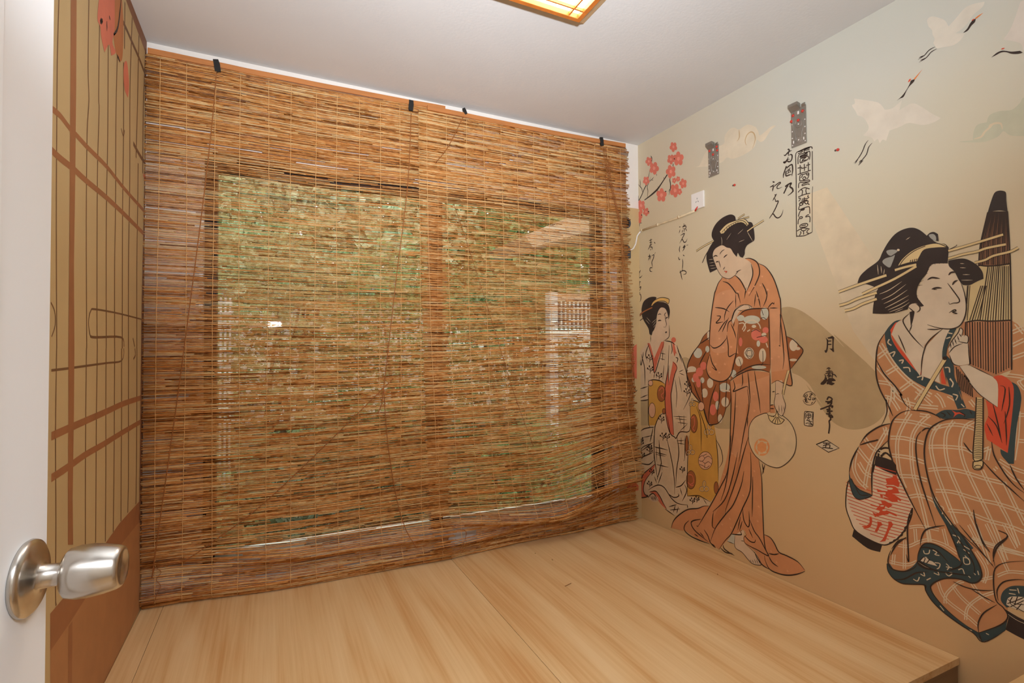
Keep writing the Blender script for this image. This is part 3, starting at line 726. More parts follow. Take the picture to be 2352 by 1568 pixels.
# ------------------------------------------------------------------ painted walls (outline points on each wall: first point, then steps, in fifths of a millimetre)
PAINT = [
('right', 'painted_hill', 'olive painted hill behind the figures', [
 ('hill', 'olive', [
  ('f',1,0,'7636 5755 -44 192 -184 -3 -254 -103 -313 -229 -339 -308 -236 -247 202 263 -762 -720 -66 -304 4 -15 -118 -303 129 -259 216 -163 247 -78 232 16 216 118 246 296 258 386 -338 -406 136 192 140 221 196 154 176 65',(1,23)),
  ('f',1,0,'10619 4648 -247 154 -534 -454 -824 -236 18 -1006 254 -34 244 16 324 258',(3,4)),
  ('f',1,0,'12374 3531 -386 74 12 -787 350 -44 24 115',(0,1,2,4))]),
 ]),
('right', 'painted_ray', 'pale painted sun ray', [
 ('ray', 'ray', [
  ('p',1,0,'7066 8258 -513 34 -1429 -2652 588 -850 382 582')]),
 ]),
('right', 'painted_cloud', 'pale painted cloud around the left bracket', [
 ('cloud', 'cloud', [
  ('f',1,0,'10129 9886 -193 -34 -118 150 -114 134 -184 34 -388 -44 -38 180 -137 112 -149 -6 -144 -106 -222 26 -212 -126 -88 -138 -42 -120 -132 26 -172 58 -111 -32 141 -57 146 -147 116 -6 88 84 62 -132 216 -80 383 1 199 96 138 -63 210 14 216 16')]),
 ('cloud_swirl', 'tanline', [
  ('t',2,525,'8466 9852 29 116 -49 114 -108 37 -90 -75 -28 -153 78 -179'),
  ('t',2,543,'8664 10301 -4 -189 72 -67')]),
 ]),
('right', 'painted_cloud_green', 'pale green painted cloud at the right edge', [
 ('cloud', 'green', [
  ('f',1,0,'4364 8396 -182 -45 -8 109 -50 114 -122 -6 -36 95 -118 15 -147 -42 -97 64 -45 63 -201 31 -74 -722 286 110 154 70 80 96 68 -60 170 -16 176 59',(1,4,10,11))]),
 ('cloud_swirl', 'ray', [
  ('t',2,638,'4164 8366 -89 0 -45 60 -60 42 -52 44 -84 -34 -18 -94'),
  ('t',2,478,'3970 8456 -10 52 -76 1')]),
 ]),
('right', 'painted_crane', 'white painted crane, lowest of the three, flying to the upper right', [
 ('crane', 'crane', [
  ('f',2,0,'5996 9846 -188 -112 -242 -160 -104 -175 -126 -29 -159 80 47 -166 -198 37 -146 -125 -140 -170 -137 -140 100 -30 163 19 210 122 132 -9 181 -2 61 -168 58 47 48 -46 34 91 60 -30 48 96 146 96 -101 93 47 164 73 110 75 59 37 96 63 136 -53 17',(0,3,5,6,10,15,16,20,22))]),
 ('beak', 'orange2', [
  ('f',4,0,'4852 9840 80 -61 59 -45 -25 -17',(0,2,3))]),
 ('crown', 'red', [
  ('f',4,0,'5078 9717 -21 45 -32 -6 20 -32',(0,2))]),
 ('neck', 'ink', [
  ('f',3,0,'5266 9472 -90 52 -68 69 -56 85 -22 50 -60 -4 18 -40 65 -43 45 -53 52 -93 60 -5',(0,5))]),
 ('leg', 'ink', [
  ('t',3,371,'5754 8946 56 -58 52 -114 78 -106 86 -64'),
  ('t',3,367,'5688 8868 62 -56 39 -117 77 -79 70 -88'),
  ('t',3,375,'5940 8668 35 -47 31 -37'),
  ('t',3,372,'5866 8616 38 -14 20 -33'),
  ('t',3,371,'5853 8598 39 -26 48 -38')]),
 ]),
('right', 'painted_crane_upper', 'white painted crane at the top, wings raised beside its orange beak', [
 ('crane', 'crane', [
  ('f',2,0,'4771 10637 -21 35 -61 -7 -98 -87 -77 -93 -46 -121 -106 77 -113 91 -109 2 -149 -54 27 -67 126 -58 74 -91 74 -48 84 -21 -83 -47 -45 -26 66 -78 94 -28 134 38 98 30 48 122 -22 60 29 87 9 89 48 88',(0,5,9,14,15,16,20,21))]),
 ('beak', 'orange2', [
  ('f',4,0,'4008 10314 65 -6 49 -22 -24 -16',(0,2,3))]),
 ('crown', 'red', [
  ('f',4,0,'4163 10272 -19 20 -22 -8 14 -12',(0,2))]),
 ('neck', 'ink', [
  ('f',3,0,'4275 10144 -56 40 -37 58 -37 35 -39 -1 13 -48 45 -30 38 -46 36 -13',(0,4))]),
 ('leg', 'ink', [
  ('t',3,330,'4663 10126 87 -10 73 -53 95 -23'),
  ('t',3,328,'4640 10080 80 -12 73 -58 111 -26'),
  ('t',3,332,'4823 10063 52 3 27 -5'),
  ('t',3,331,'4793 10010 62 -3 31 2')]),
 ]),
('right', 'painted_crane_right', 'painted crane at the right edge flying left with a dark neck', [
 ('crane', 'crane2', [
  ('f',2,0,'3575 10202 -44 15 -229 -103 17 -849 239 211 29 121 190 159 -101 146',(0,2,3,4,6))]),
 ('neck', 'ink', [
  ('f',3,0,'3928 9555 -65 38 -58 3 -49 -26 -72 -52 -95 -38 -31 -42 48 4 78 42 64 60 58 26 66 -8',(0,5,6))]),
 ('crown', 'red', [
  ('f',4,0,'3810 9620 -22 10 -28 -15 20 -9',(0,2))]),
 ]),
('right', 'painted_plum_branch', 'pink plum blossoms painted on a dark branch by the corner', [
 ('branch', 'ink', [
  ('f',2,0,'12097 9524 12 28 -237 60 -266 88 -143 72 -163 112 -161 124 -44 -22 113 -82 150 -114 154 -117 190 -67 196 -45',(0,1,6,7)),
  ('t',2,711,'12374 9748 0 -117 -23 -29 -131 124 -104 139 -102 104 -102 185 -52 200'),
  ('t',2,482,'12374 9718 0 21'),
  ('t',2,642,'10964 9906 56 -77 -20 -131 2 -126 58 -172'),
  ('t',2,695,'11785 10494 -27 188 47 91'),
  ('t',2,639,'10894 10150 -16 88'),
  ('t',2,425,'12181 9782 37 130 75 89 81 94'),
  ('t',2,425,'12293 10001 -2 119 11 113'),
  ('t',2,413,'11971 9573 -27 192 22 139 -101 153 -63 105'),
  ('t',2,406,'11866 10024 -110 40 -86 40'),
  ('t',2,404,'11756 10032 -48 -15'),
  ('t',2,415,'11978 9933 36 36'),
  ('t',2,394,'11558 9670 -92 -58'),
  ('t',2,388,'11254 9918 17 52'),
  ('t',2,396,'11487 9730 18 46'),
  ('t',2,380,'11002 9572 90 -76'),
  ('t',2,399,'11552 10099 10 61'),
  ('t',2,416,'12176 9284 -37 -51'),
  ('t',2,422,'12338 8794 -15 96 -102 -16')]),
 ('petal', 'pink', [
  ('f',3,0,'10722 10608 14 -33 34 -8 38 21 25 40 -1 40 -25 22 -39 -8 -33 -32'),
  ('f',4,0,'10816 10590 13 -34 35 -7 38 21 26 40 -1 40 -27 22 -38 -7 -34 -33'),
  ('f',3,0,'10896 10686 14 -34 36 -8 38 22 26 40 -1 41 -26 21 -39 -7 -34 -33'),
  ('f',4,0,'10852 10762 14 -32 35 -8 39 21 25 41 -1 40 -26 22 -38 -8 -34 -33'),
  ('f',3,0,'10745 10714 14 -33 34 -7 39 20 24 40 0 41 -26 21 -39 -7 -33 -33'),
  ('f',3,0,'10818 10310 14 -34 34 -8 39 20 25 40 0 40 -26 22 -40 -6 -33 -32'),
  ('f',4,0,'10900 10268 14 -32 34 -10 40 20 24 40 0 42 -26 22 -40 -6 -34 -32'),
  ('f',3,0,'10994 10351 15 -33 35 -9 40 21 25 40 -1 40 -26 22 -40 -6 -34 -32'),
  ('f',4,0,'10971 10442 14 -33 35 -8 40 21 25 40 -1 40 -26 23 -40 -7 -34 -32'),
  ('f',3,0,'10862 10416 14 -34 34 -8 40 21 24 40 0 41 -26 22 -40 -7 -34 -33'),
  ('f',3,0,'10520 10146 20 -47 46 -13 54 28 34 55 -1 57 -35 31 -54 -9 -46 -44'),
  ('f',4,0,'10670 10190 20 -47 48 -12 54 28 34 55 0 58 -37 31 -55 -9 -46 -44'),
  ('f',3,0,'10720 10340 20 -46 48 -12 55 28 35 56 0 58 -37 31 -55 -9 -48 -46'),
  ('f',4,0,'10601 10387 19 -47 48 -12 54 29 34 56 0 57 -37 31 -53 -9 -47 -46'),
  ('f',3,0,'10478 10266 20 -46 46 -12 53 28 35 55 -2 57 -35 30 -53 -8 -46 -45'),
  ('f',3,0,'11746 10549 14 -31 34 -8 40 20 24 38 0 38 -26 21 -39 -7 -34 -30'),
  ('f',4,0,'11846 10542 14 -32 35 -8 39 20 26 38 -1 39 -27 21 -39 -7 -35 -31'),
  ('f',3,0,'11920 10637 15 -32 35 -7 40 20 26 38 -2 39 -26 21 -40 -7 -34 -31'),
  ('f',4,0,'11866 10702 14 -30 35 -8 39 20 26 38 0 39 -27 21 -39 -8 -35 -30'),
  ('f',3,0,'11758 10648 15 -31 34 -7 39 20 26 38 -2 38 -26 20 -38 -6 -34 -32'),
  ('f',3,0,'11456 10276 19 -44 47 -12 53 27 34 52 -1 53 -35 30 -53 -9 -46 -41'),
  ('f',4,0,'11556 10210 20 -45 48 -11 53 26 35 52 -1 54 -36 30 -54 -8 -47 -43'),
  ('f',3,0,'11694 10308 20 -44 48 -12 55 26 35 54 0 54 -38 30 -54 -10 -48 -42'),
  ('f',4,0,'11677 10436 19 -44 49 -12 55 28 34 52 0 54 -36 30 -56 -9 -47 -43'),
  ('f',3,0,'11529 10414 19 -44 48 -10 54 26 34 54 -1 53 -36 29 -54 -9 -47 -43'),
  ('f',3,0,'10796 9914 19 -44 45 -12 51 25 33 51 -1 54 -34 30 -51 -8 -44 -41'),
  ('f',4,0,'10932 9912 19 -44 46 -12 51 25 34 51 -1 54 -35 30 -52 -6 -44 -42'),
  ('f',3,0,'11019 10046 19 -44 46 -12 53 26 34 52 -1 54 -35 30 -53 -8 -46 -42'),
  ('f',4,0,'10936 10129 18 -44 46 -12 52 26 34 53 -2 53 -34 30 -52 -8 -46 -42'),
  ('f',3,0,'10798 10047 19 -44 45 -12 51 25 33 52 -1 54 -34 29 -51 -7 -45 -42'),
  ('f',3,0,'11864 10024 14 -32 35 -8 39 18 26 38 0 38 -27 22 -39 -6 -35 -30'),
  ('f',4,0,'11954 9994 14 -32 35 -10 40 20 26 37 -1 39 -26 21 -40 -5 -35 -30'),
  ('f',3,0,'12044 10076 15 -32 35 -8 40 19 26 37 0 40 -27 21 -40 -5 -35 -30'),
  ('f',4,0,'12010 10158 14 -32 36 -8 40 19 26 38 -1 39 -27 22 -40 -6 -35 -30'),
  ('f',3,0,'11898 10126 14 -32 36 -9 39 19 25 38 0 38 -26 22 -40 -6 -34 -30'),
  ('f',3,0,'11210 9334 20 -48 50 -14 56 24 36 54 -2 56 -37 34 -56 -6 -49 -42'),
  ('f',4,0,'11366 9385 22 -48 50 -15 56 26 37 54 -1 57 -38 33 -57 -6 -49 -42'),
  ('f',3,0,'11405 9534 21 -48 50 -15 57 26 37 55 0 57 -39 33 -57 -6 -50 -44'),
  ('f',4,0,'11270 9572 21 -48 49 -14 57 26 36 54 -1 57 -38 33 -56 -6 -48 -44'),
  ('f',3,0,'11152 9449 20 -47 49 -15 55 25 36 54 -1 56 -37 33 -56 -6 -48 -42'),
  ('f',3,0,'10620 9377 18 -46 46 -15 52 24 34 52 -1 55 -35 32 -52 -6 -45 -40'),
  ('f',4,0,'10728 9316 20 -46 46 -15 52 24 34 51 0 56 -36 32 -52 -6 -46 -40'),
  ('f',3,0,'10856 9419 19 -47 47 -14 54 24 34 53 -1 56 -35 32 -54 -5 -46 -42'),
  ('f',4,0,'10824 9545 20 -47 46 -14 54 26 34 52 -1 56 -35 32 -54 -6 -46 -42'),
  ('f',3,0,'10678 9518 19 -46 46 -14 52 24 34 52 -1 55 -35 32 -53 -6 -44 -41'),
  ('f',3,0,'10390 9468 14 -32 32 -10 37 17 23 37 0 40 -25 22 -37 -4 -32 -29'),
  ('f',4,0,'10491 9475 13 -33 33 -10 37 17 24 37 0 40 -26 23 -37 -4 -32 -29'),
  ('f',3,0,'10544 9574 14 -33 33 -10 37 18 24 38 0 39 -26 24 -37 -5 -33 -29'),
  ('f',4,0,'10476 9629 14 -33 32 -10 38 18 24 38 -2 40 -24 22 -38 -4 -32 -30'),
  ('f',3,0,'10382 9563 12 -33 33 -10 37 18 24 38 -2 39 -24 23 -36 -5 -32 -29'),
  ('f',3,0,'10760 9714 8 -20 20 -6 22 12 14 22 0 22 -14 14 -23 -3 -19 -17'),
  ('f',4,0,'10802 9683 8 -19 20 -6 22 10 15 23 -1 23 -14 14 -22 -3 -20 -18'),
  ('f',3,0,'10860 9724 8 -20 20 -6 22 12 14 22 0 23 -15 13 -23 -2 -19 -18'),
  ('f',4,0,'10852 9780 8 -20 20 -6 23 12 15 22 -1 24 -15 12 -22 -2 -20 -18'),
  ('f',3,0,'10791 9773 8 -19 20 -6 22 11 15 22 -1 23 -15 14 -22 -3 -20 -18'),
  ('f',3,0,'10623 9697 7 -18 18 -5 22 10 12 20 0 22 -14 13 -20 -3 -18 -16'),
  ('f',4,0,'10676 9690 8 -18 18 -6 20 10 14 21 0 22 -14 13 -22 -3 -18 -17'),
  ('f',3,0,'10715 9742 7 -18 19 -6 21 10 14 22 -1 22 -14 12 -21 -3 -18 -17'),
  ('f',4,0,'10686 9781 8 -19 18 -4 21 10 13 20 0 22 -14 13 -21 -3 -18 -16'),
  ('f',3,0,'10630 9753 7 -19 19 -4 20 10 13 20 -1 22 -13 13 -21 -3 -18 -16'),
  ('f',3,0,'10552 9336 9 -22 21 -7 25 11 15 25 0 25 -16 16 -24 -2 -22 -20'),
  ('f',4,0,'10604 9306 8 -21 22 -7 24 12 16 24 0 26 -16 15 -25 -3 -21 -18'),
  ('f',3,0,'10663 9356 9 -22 22 -8 24 12 16 24 0 26 -16 16 -26 -2 -21 -20'),
  ('f',4,0,'10648 9415 9 -22 22 -7 25 12 16 24 -1 26 -17 16 -24 -4 -22 -18'),
  ('f',3,0,'10580 9402 8 -22 22 -6 24 11 16 25 0 26 -16 15 -25 -3 -21 -19'),
  ('f',3,0,'12077 9319 18 -41 44 -12 51 21 32 45 -2 48 -32 29 -51 -5 -43 -36'),
  ('f',4,0,'12205 9300 18 -40 45 -13 50 21 34 46 -2 48 -34 29 -50 -5 -44 -36'),
  ('f',3,0,'12301 9414 19 -42 45 -12 9 22 0 46 0 48 0 29 -11 -5 -45 -36'),
  ('f',4,0,'12232 9502 18 -42 44 -12 52 22 28 46 0 49 -30 28 -52 -5 -44 -36'),
  ('f',3,0,'12093 9442 18 -40 44 -13 51 21 32 46 -1 49 -33 28 -51 -5 -43 -36'),
  ('f',3,0,'11890 9114 13 -31 33 -10 38 15 23 34 -1 36 -24 22 -38 -3 -32 -26'),
  ('f',4,0,'11968 9072 14 -31 32 -10 38 15 24 34 0 36 -26 22 -37 -2 -33 -27'),
  ('f',3,0,'12059 9139 13 -31 34 -10 38 16 24 34 0 36 -26 22 -38 -3 -32 -27'),
  ('f',4,0,'12036 9222 14 -30 34 -10 38 16 24 34 -1 36 -25 22 -38 -3 -33 -27'),
  ('f',3,0,'11932 9206 14 -30 32 -10 38 16 24 34 -1 36 -25 22 -38 -4 -32 -26'),
  ('f',3,0,'12246 8952 20 -44 50 -16 56 22 2 50 0 53 -4 32 -56 -4 -50 -38'),
  ('f',4,0,'12374 8984 0 -46 0 -15 0 23 0 50 0 53 0 33 0 -5 0 -39'),
  ('f',3,0,'12374 9122 0 -46 0 -14 0 22 0 51 0 54 0 32 0 -5 0 -39'),
  ('f',4,0,'12332 9174 20 -45 22 -15 0 24 0 50 0 54 0 31 0 -5 -24 -39'),
  ('f',3,0,'12202 9070 20 -46 50 -14 55 22 36 50 -1 53 -37 31 -56 -4 -48 -38'),
  ('f',3,0,'12330 9264 -128 2 14 -114 142 26')]),
 ('petal', 'pink2', [
  ('f',5,0,'10828 10680 11 -22 25 -2 24 20 10 30 -10 22 -25 2 -25 -20'),
  ('f',5,0,'10931 10365 11 -23 26 -2 24 20 10 30 -10 22 -26 2 -25 -19'),
  ('f',5,0,'10628 10276 15 -32 35 -2 34 26 14 42 -15 32 -35 3 -34 -27'),
  ('f',5,0,'11850 10623 10 -21 26 -2 25 19 10 29 -11 20 -25 2 -25 -18'),
  ('f',5,0,'11613 10338 15 -30 34 -2 35 26 14 38 -15 30 -35 4 -35 -26'),
  ('f',5,0,'10926 10019 14 -30 33 -3 33 24 14 40 -15 30 -33 3 -34 -25'),
  ('f',5,0,'11976 10082 12 -21 26 -3 24 18 11 29 -11 21 -26 3 -25 -18'),
  ('f',5,0,'11312 9464 16 -33 36 -5 36 25 15 41 -15 33 -38 5 -35 -26'),
  ('f',5,0,'10771 9444 15 -32 34 -5 33 24 13 40 -14 31 -34 5 -34 -25'),
  ('f',5,0,'10478 9548 10 -22 24 -4 23 18 9 28 -10 23 -24 3 -23 -18'),
  ('f',5,0,'10826 9738 6 -12 14 -2 15 10 5 17 -6 13 -14 2 -14 -10'),
  ('f',5,0,'10678 9736 6 -12 13 -2 13 10 6 16 -6 12 -14 2 -13 -10'),
  ('f',5,0,'10624 9367 6 -15 16 -2 16 11 6 19 -7 14 -16 3 -15 -11'),
  ('f',5,0,'12210 9403 14 -28 32 -5 33 22 13 35 -14 27 -33 5 -32 -21'),
  ('f',5,0,'11998 9156 10 -21 25 -3 24 15 9 26 -10 21 -24 4 -24 -16'),
  ('f',5,0,'12360 9068 14 -31 0 -5 0 22 0 38 0 32 0 5 0 -23')]),
 ('stamen', 'ink', [
  ('f',6,0,'10808 10338 7 -10 15 0 16 10 6 16 -7 10 -15 0 -16 -10'),
  ('f',6,0,'11158 9526 7 -11 16 -1 15 10 7 16 -7 11 -16 1 -16 -10'),
  ('f',6,0,'12204 9112 8 -13 18 -1 18 10 8 16 -8 12 -18 2 -18 -10'),
  ('f',6,0,'11890 9140 6 -12 18 -2 18 10 6 16 -7 13 -17 1 -18 -10')]),
 ]),
('right', 'painted_calligraphy', 'two brushed columns of dark characters beside the tall frame', [
 ('strokes', 'ink', [
  ('t',2,597,'7412 9360 -22 12 -21 -34 19 -50 4 -66'),
  ('t',2,599,'7498 9286 -30 -27 -66 41 -50 14 -47 -2'),
  ('t',2,592,'7389 9228 -51 8 -32 -30 2 -66 26 -44 43 -6 43 35 -30 23 -36 -12'),
  ('t',2,605,'7396 9204 16 -42 52 -42 44 8 -36 -32 -52 29'),
  ('e',2,631,'7440 9018 34 -76 38 -89 6 -73'),
  ('e',2,617,'7440 8971 -62 27 -60 12 -18 -45 -2 -107 20 -100'),
  ('e',2,622,'7453 8908 1 -100 -58 -5 -78 -5'),
  ('t',2,370,'7438 8936 -14 -10'),
  ('t',2,368,'7401 8952 -6 -62 8 -52'),
  ('t',2,366,'7350 8948 23 -39 -28 -36 7 -31'),
  ('t',2,368,'7460 8904 -58 1 -44 39'),
  ('t',2,367,'7440 8844 -66 18 -29 4'),
  ('t',2,366,'7372 8948 -28 4'),
  ('e',2,699,'7480 8578 -66 24 -82 8 33 -63 -56 -63 -13 -68 8 2 48 -30 67 -24'),
  ('u',2,651,'7408 8586 44 -46 24 -43 41 -61'),
  ('f',2,0,'7781 8794 -53 -34 19 -14 31 9',(0,)),
  ('t',2,533,'7856 8678 -54 5 -62 23'),
  ('t',2,579,'7771 8694 1 -61 22 -74'),
  ('t',2,524,'7796 8612 -55 53 -122 45 -29 -22 75 -38 9 -52 -52 -16 -72 10'),
  ('t',2,542,'7738 8476 -26 -18 -28 21'),
  ('t',2,544,'7692 8470 55 -66 43 -56'),
  ('t',2,537,'7764 8378 -42 -4 -7 -54 -65 -14 34 -76 76 -122 121 -139'),
  ('t',2,536,'7880 7980 -60 60 -42 13 -48 -72 -58 -43 -66 14 -45 54 -25 82')]),
 ]),
('right', 'painted_seal_frame', 'tall framed column of seal style characters under the right bracket', [
 ('frame', 'ink', [
  ('u',2,392,'6854 9180 2 36 46 24 101 8 117 -10 94 -26 8 -182 -4 -395 6 -218 3 -429 5 -513 -18 -36 -113 -21 -74 0 -139 33'),
  ('u',2,343,'6851 9135 5 -605'),
  ('u',2,229,'6858 8397 10 -221 12 -726')]),
 ('strokes', 'ink', [
  ('u',2,409,'7170 9187 -98 11 7 22 89 12 -130 2 -136 -10 102 4 0 -22 -94 -12'),
  ('u',2,408,'7030 9232 -2 -66'),
  ('u',2,405,'7170 8968 -14 178 -117 11 -81 0 -48 -7 -8 -68 12 -104'),
  ('u',2,404,'7118 9126 -99 1 -68 5 67 11'),
  ('u',2,408,'7122 9102 -68 8 -102 -16 88 -8 82 12 -7 27'),
  ('u',2,403,'7120 9068 -86 -4 -88 -4 -2 -59 91 -21 83 2 2 86'),
  ('u',2,410,'7082 9062 -96 -8 90 -34 -102 -28'),
  ('u',2,408,'7096 8988 -48 30'),
  ('u',2,409,'7182 8886 -104 -14'),
  ('u',2,410,'7122 8932 3 -176'),
  ('u',2,407,'7102 8850 -64 -5 -62 -1'),
  ('u',2,406,'7030 8926 -2 -148'),
  ('u',2,400,'6990 8881 -88 -7'),
  ('u',2,401,'6942 8930 -1 -174'),
  ('u',2,404,'7184 8749 -104 3 -88 -6 -101 3'),
  ('u',2,401,'7138 8598 -9 114 -82 0 -109 -8 16 -98 34 -3'),
  ('u',2,408,'7116 8662 -34 16 -1 26'),
  ('u',2,402,'6992 8702 -26 -34 -27 16'),
  ('u',2,403,'7048 8654 21 -26 -27 -34 -41 20 19 35 28 5'),
  ('u',2,399,'7138 8598 -123 -25 -87 -21 0 -32 122 24 103 12 15 -100'),
  ('u',2,407,'6923 8455 40 28 115 -1 3 26 -65 7 -88 5'),
  ('u',2,411,'7182 8366 -61 42 -90 14 -109 -57'),
  ('u',2,411,'7031 8432 -3 -15'),
  ('u',2,413,'7106 8404 -26 -36 13 -80'),
  ('u',2,410,'6994 8393 12 -39 -13 -67'),
  ('u',2,411,'7180 8266 -132 16 -136 -10'),
  ('u',2,407,'6946 8242 22 -18 -32 -40'),
  ('u',2,415,'7173 8238 -41 -11 8 -33 30 -20'),
  ('u',2,406,'7102 8198 -148 -20'),
  ('u',2,411,'7042 8224 -3 -50 12 -46 39 -47'),
  ('u',2,407,'7110 8164 -133 -14'),
  ('u',2,411,'7141 8137 -83 -1 -102 -6'),
  ('u',2,406,'7044 8126 -29 -44 -37 -10 -22 50 14 -38 -35 -47'),
  ('u',2,413,'7156 8120 -60 -2 -22 -34 38 -12 30 8 14 40'),
  ('u',2,410,'7134 8092 24 -36 8 -62 -112 7 -104 1 -21 -47 -1 -105'),
  ('u',2,410,'7129 7970 -83 15 16 -25 74 -2 48 -109'),
  ('u',2,412,'7173 7822 -41 11 -38 -13 8 -26 76 -4 16 -102'),
  ('u',2,407,'6946 7834 44 -4 30 -28 -88 -14 -2 -118'),
  ('u',2,405,'7150 7614 0 35 -54 20 -81 -5 -37 -26 16 -38 82 -3 74 13'),
  ('u',2,406,'7120 7639 -104 -6'),
  ('u',2,408,'7220 7547 -69 25 -90 8 -124 -52'),
  ('u',2,408,'7128 7566 -22 -32 -52 -12 -52 16'),
  ('u',2,408,'7073 7519 -2 -78'),
  ('u',2,412,'7144 7524 -14 -36 38 -48'),
  ('u',2,404,'6966 7524 30 -36 -7 -29 -33 -17')]),
 ]),
('right', 'painted_calligraphy_left', 'slim column of brushed characters above the orange kimono woman', [
 ('strokes', 'ink', [
  ('t',2,541,'10686 8412 -62 -14'),
  ('t',2,543,'10646 8334 44 -98'),
  ('t',2,531,'10572 8386 -145 36'),
  ('t',2,534,'10508 8462 -20 -34'),
  ('t',2,530,'10542 8341 -22 41 -92 -6 22 -70 92 35'),
  ('t',2,533,'10490 8314 2 -90'),
  ('t',2,537,'10542 8304 32 -78'),
  ('t',2,528,'10429 8301 -29 -67'),
  ('t',2,532,'10638 8164 -104 24 -52 -4 64 -85 127 -149'),
  ('t',2,533,'10630 7994 -63 48 -61 -87 -72 1 -52 72'),
  ('t',2,541,'10653 7884 33 -93 -20 -87'),
  ('t',2,529,'10560 7814 -124 22'),
  ('t',2,532,'10476 7888 23 -101 73 -70'),
  ('t',2,531,'10540 7825 -52 35 -10 -46 72 -10'),
  ('t',2,526,'10406 7860 -16 -18'),
  ('t',2,525,'10376 7862 -14 -18'),
  ('t',2,540,'10721 7590 -31 -81 -42 23'),
  ('t',2,530,'10553 7622 -61 -48'),
  ('t',2,533,'10572 7512 -16 -94 14 -149 11 -74'),
  ('t',2,537,'10676 7132 -33 80'),
  ('t',2,527,'10686 7149 -126 43 -112 -46 11 -59 103 -1'),
  ('t',2,535,'10654 7213 -30 -149 -39 -126'),
  ('t',2,533,'10590 7226 -19 -63')]),
 ]),
('right', 'painted_calligraphy_middle', 'short brushed column between the blossoms and the small painted woman', [
 ('strokes', 'ink', [
  ('t',2,600,'11918 8274 -146 20'),
  ('t',2,604,'11832 8330 15 -210'),
  ('t',2,600,'11906 8214 -133 -10'),
  ('t',2,600,'11895 8145 -121 9'),
  ('t',2,610,'11859 8122 112 -112'),
  ('t',2,600,'11872 8075 -85 -16 1 -82'),
  ('t',2,604,'11848 8021 14 -47'),
  ('t',2,602,'11920 8117 -110 -5'),
  ('t',2,593,'11701 8198 -59 -60'),
  ('t',2,603,'11974 7812 -110 -2 26 -111'),
  ('t',2,606,'11900 7882 14 -113 50 -75'),
  ('t',2,599,'11816 7802 -109 22 37 -116 62 -88 -22 -134 38 -60'),
  ('t',2,593,'11682 7860 -12 -18'),
  ('t',2,592,'11654 7880 -10 -18'),
  ('t',2,603,'11784 7452 86 14 24 -62 -35 -47 -73 -15')]),
 ]),
('right', 'painted_calligraphy_corner', 'brushed column nearest the corner above the small painted woman', [
 ('strokes', 'ink', [
  ('t',2,347,'12374 7583 0 -65 0 -8'),
  ('t',2,586,'12320 7466 40 -79 14 -19'),
  ('t',2,586,'12359 7438 15 -58 0 -100 -12 -44 -78 22 -51 44'),
  ('t',2,586,'12374 7158 -10 -58 2 -118'),
  ('t',2,583,'12374 7110 -74 -1'),
  ('t',2,582,'12353 6980 21 -8 0 -34 -72 20 26 -64 46 -62'),
  ('t',2,584,'12374 6752 -31 50'),
  ('t',2,581,'12374 6704 -30 39 -45 -89 22 -98 53 -62')]),
 ]),
('right', 'painted_signature', 'large painted signature characters right of the round fan', [
 ('strokes', 'ink', [
  ('f',3,0,'6636 5262 -32 -34 -18 -26 6 -130 16 -88 27 -32 18 8 15 43 -30 7 -16 62 -6 116 10 44',(0,5,6,7)),
  ('f',3,0,'6604 5261 -60 13 -40 19 -40 -32 9 -75 6 -116 -9 -93 18 -11 39 40 40 33 -59 -1 -5 112 2 86 77 -1',(0,2,3,6,7,9,10,12,13)),
  ('u',3,464,'6594 5188 -70 2'),
  ('u',3,464,'6594 5121 -72 1'),
  ('t',3,496,'6630 4628 -45 23 -40 -21'),
  ('t',3,496,'6585 4644 -7 -58'),
  ('t',3,495,'6649 4569 -85 17 -66 -5'),
  ('t',3,497,'6664 4528 -70 21 -110 1'),
  ('t',3,498,'6572 4572 8 -37 22 -29 30 -24'),
  ('t',3,501,'6684 4510 -30 -14 9 -66 38 -53 53 -45'),
  ('t',3,492,'6513 4574 1 -66 9 -72'),
  ('t',3,496,'6587 4535 -2 -87'),
  ('t',3,493,'6618 4468 -82 11'),
  ('t',3,491,'6604 4440 -96 -3'),
  ('t',3,489,'6522 4516 -51 2 -46 -52'),
  ('t',3,498,'6648 4409 -36 -13'),
  ('t',3,490,'6538 4407 -44 17'),
  ('t',3,495,'6596 4455 -38 59 -21 -42'),
  ('t',3,1364,'6758 4315 -82 49 -46 92'),
  ('t',3,1335,'6630 4389 -112 27 -67 -14'),
  ('t',3,1344,'6632 4326 -69 55'),
  ('t',3,1328,'6586 4328 -112 16'),
  ('t',3,1348,'6528 4405 58 -63'),
  ('u',3,607,'6636 4006 -20 30 -20 30 -62 -24 6 -38 88 -74'),
  ('u',3,612,'6666 3970 -68 1 -77 16'),
  ('u',3,608,'6628 3930 -88 36 11 -38 39 -41'),
  ('u',3,614,'6776 3802 -88 38 -69 34 -101 20 24 -40'),
  ('u',3,612,'6590 3878 1 -67 49 -5'),
  ('u',3,609,'6649 3806 -87 27'),
  ('u',3,608,'6640 3768 -96 20 -19 -8'),
  ('u',3,612,'6581 3831 11 -95'),
  ('u',3,613,'6656 3728 -54 -3 -38 33'),
  ('u',3,606,'6592 3726 2 -48 -48 -8 -24 2 32 39 30 -22'),
  ('u',3,612,'6565 3663 1 -47 29 -32 -7 -94 22 -158')]),
 ]),
('right', 'painted_round_seal', 'round painted seal mark above a square one', [
 ('ring', 'ink', [
  ('u',3,222,'6872 3975 7 -19 10 -18 13 -17 15 -15 17 -13 18 -11 19 -8 21 -6 20 -2 20 0 20 2 20 6 17 10 16 10 14 14 11 16 10 18 6 18'),
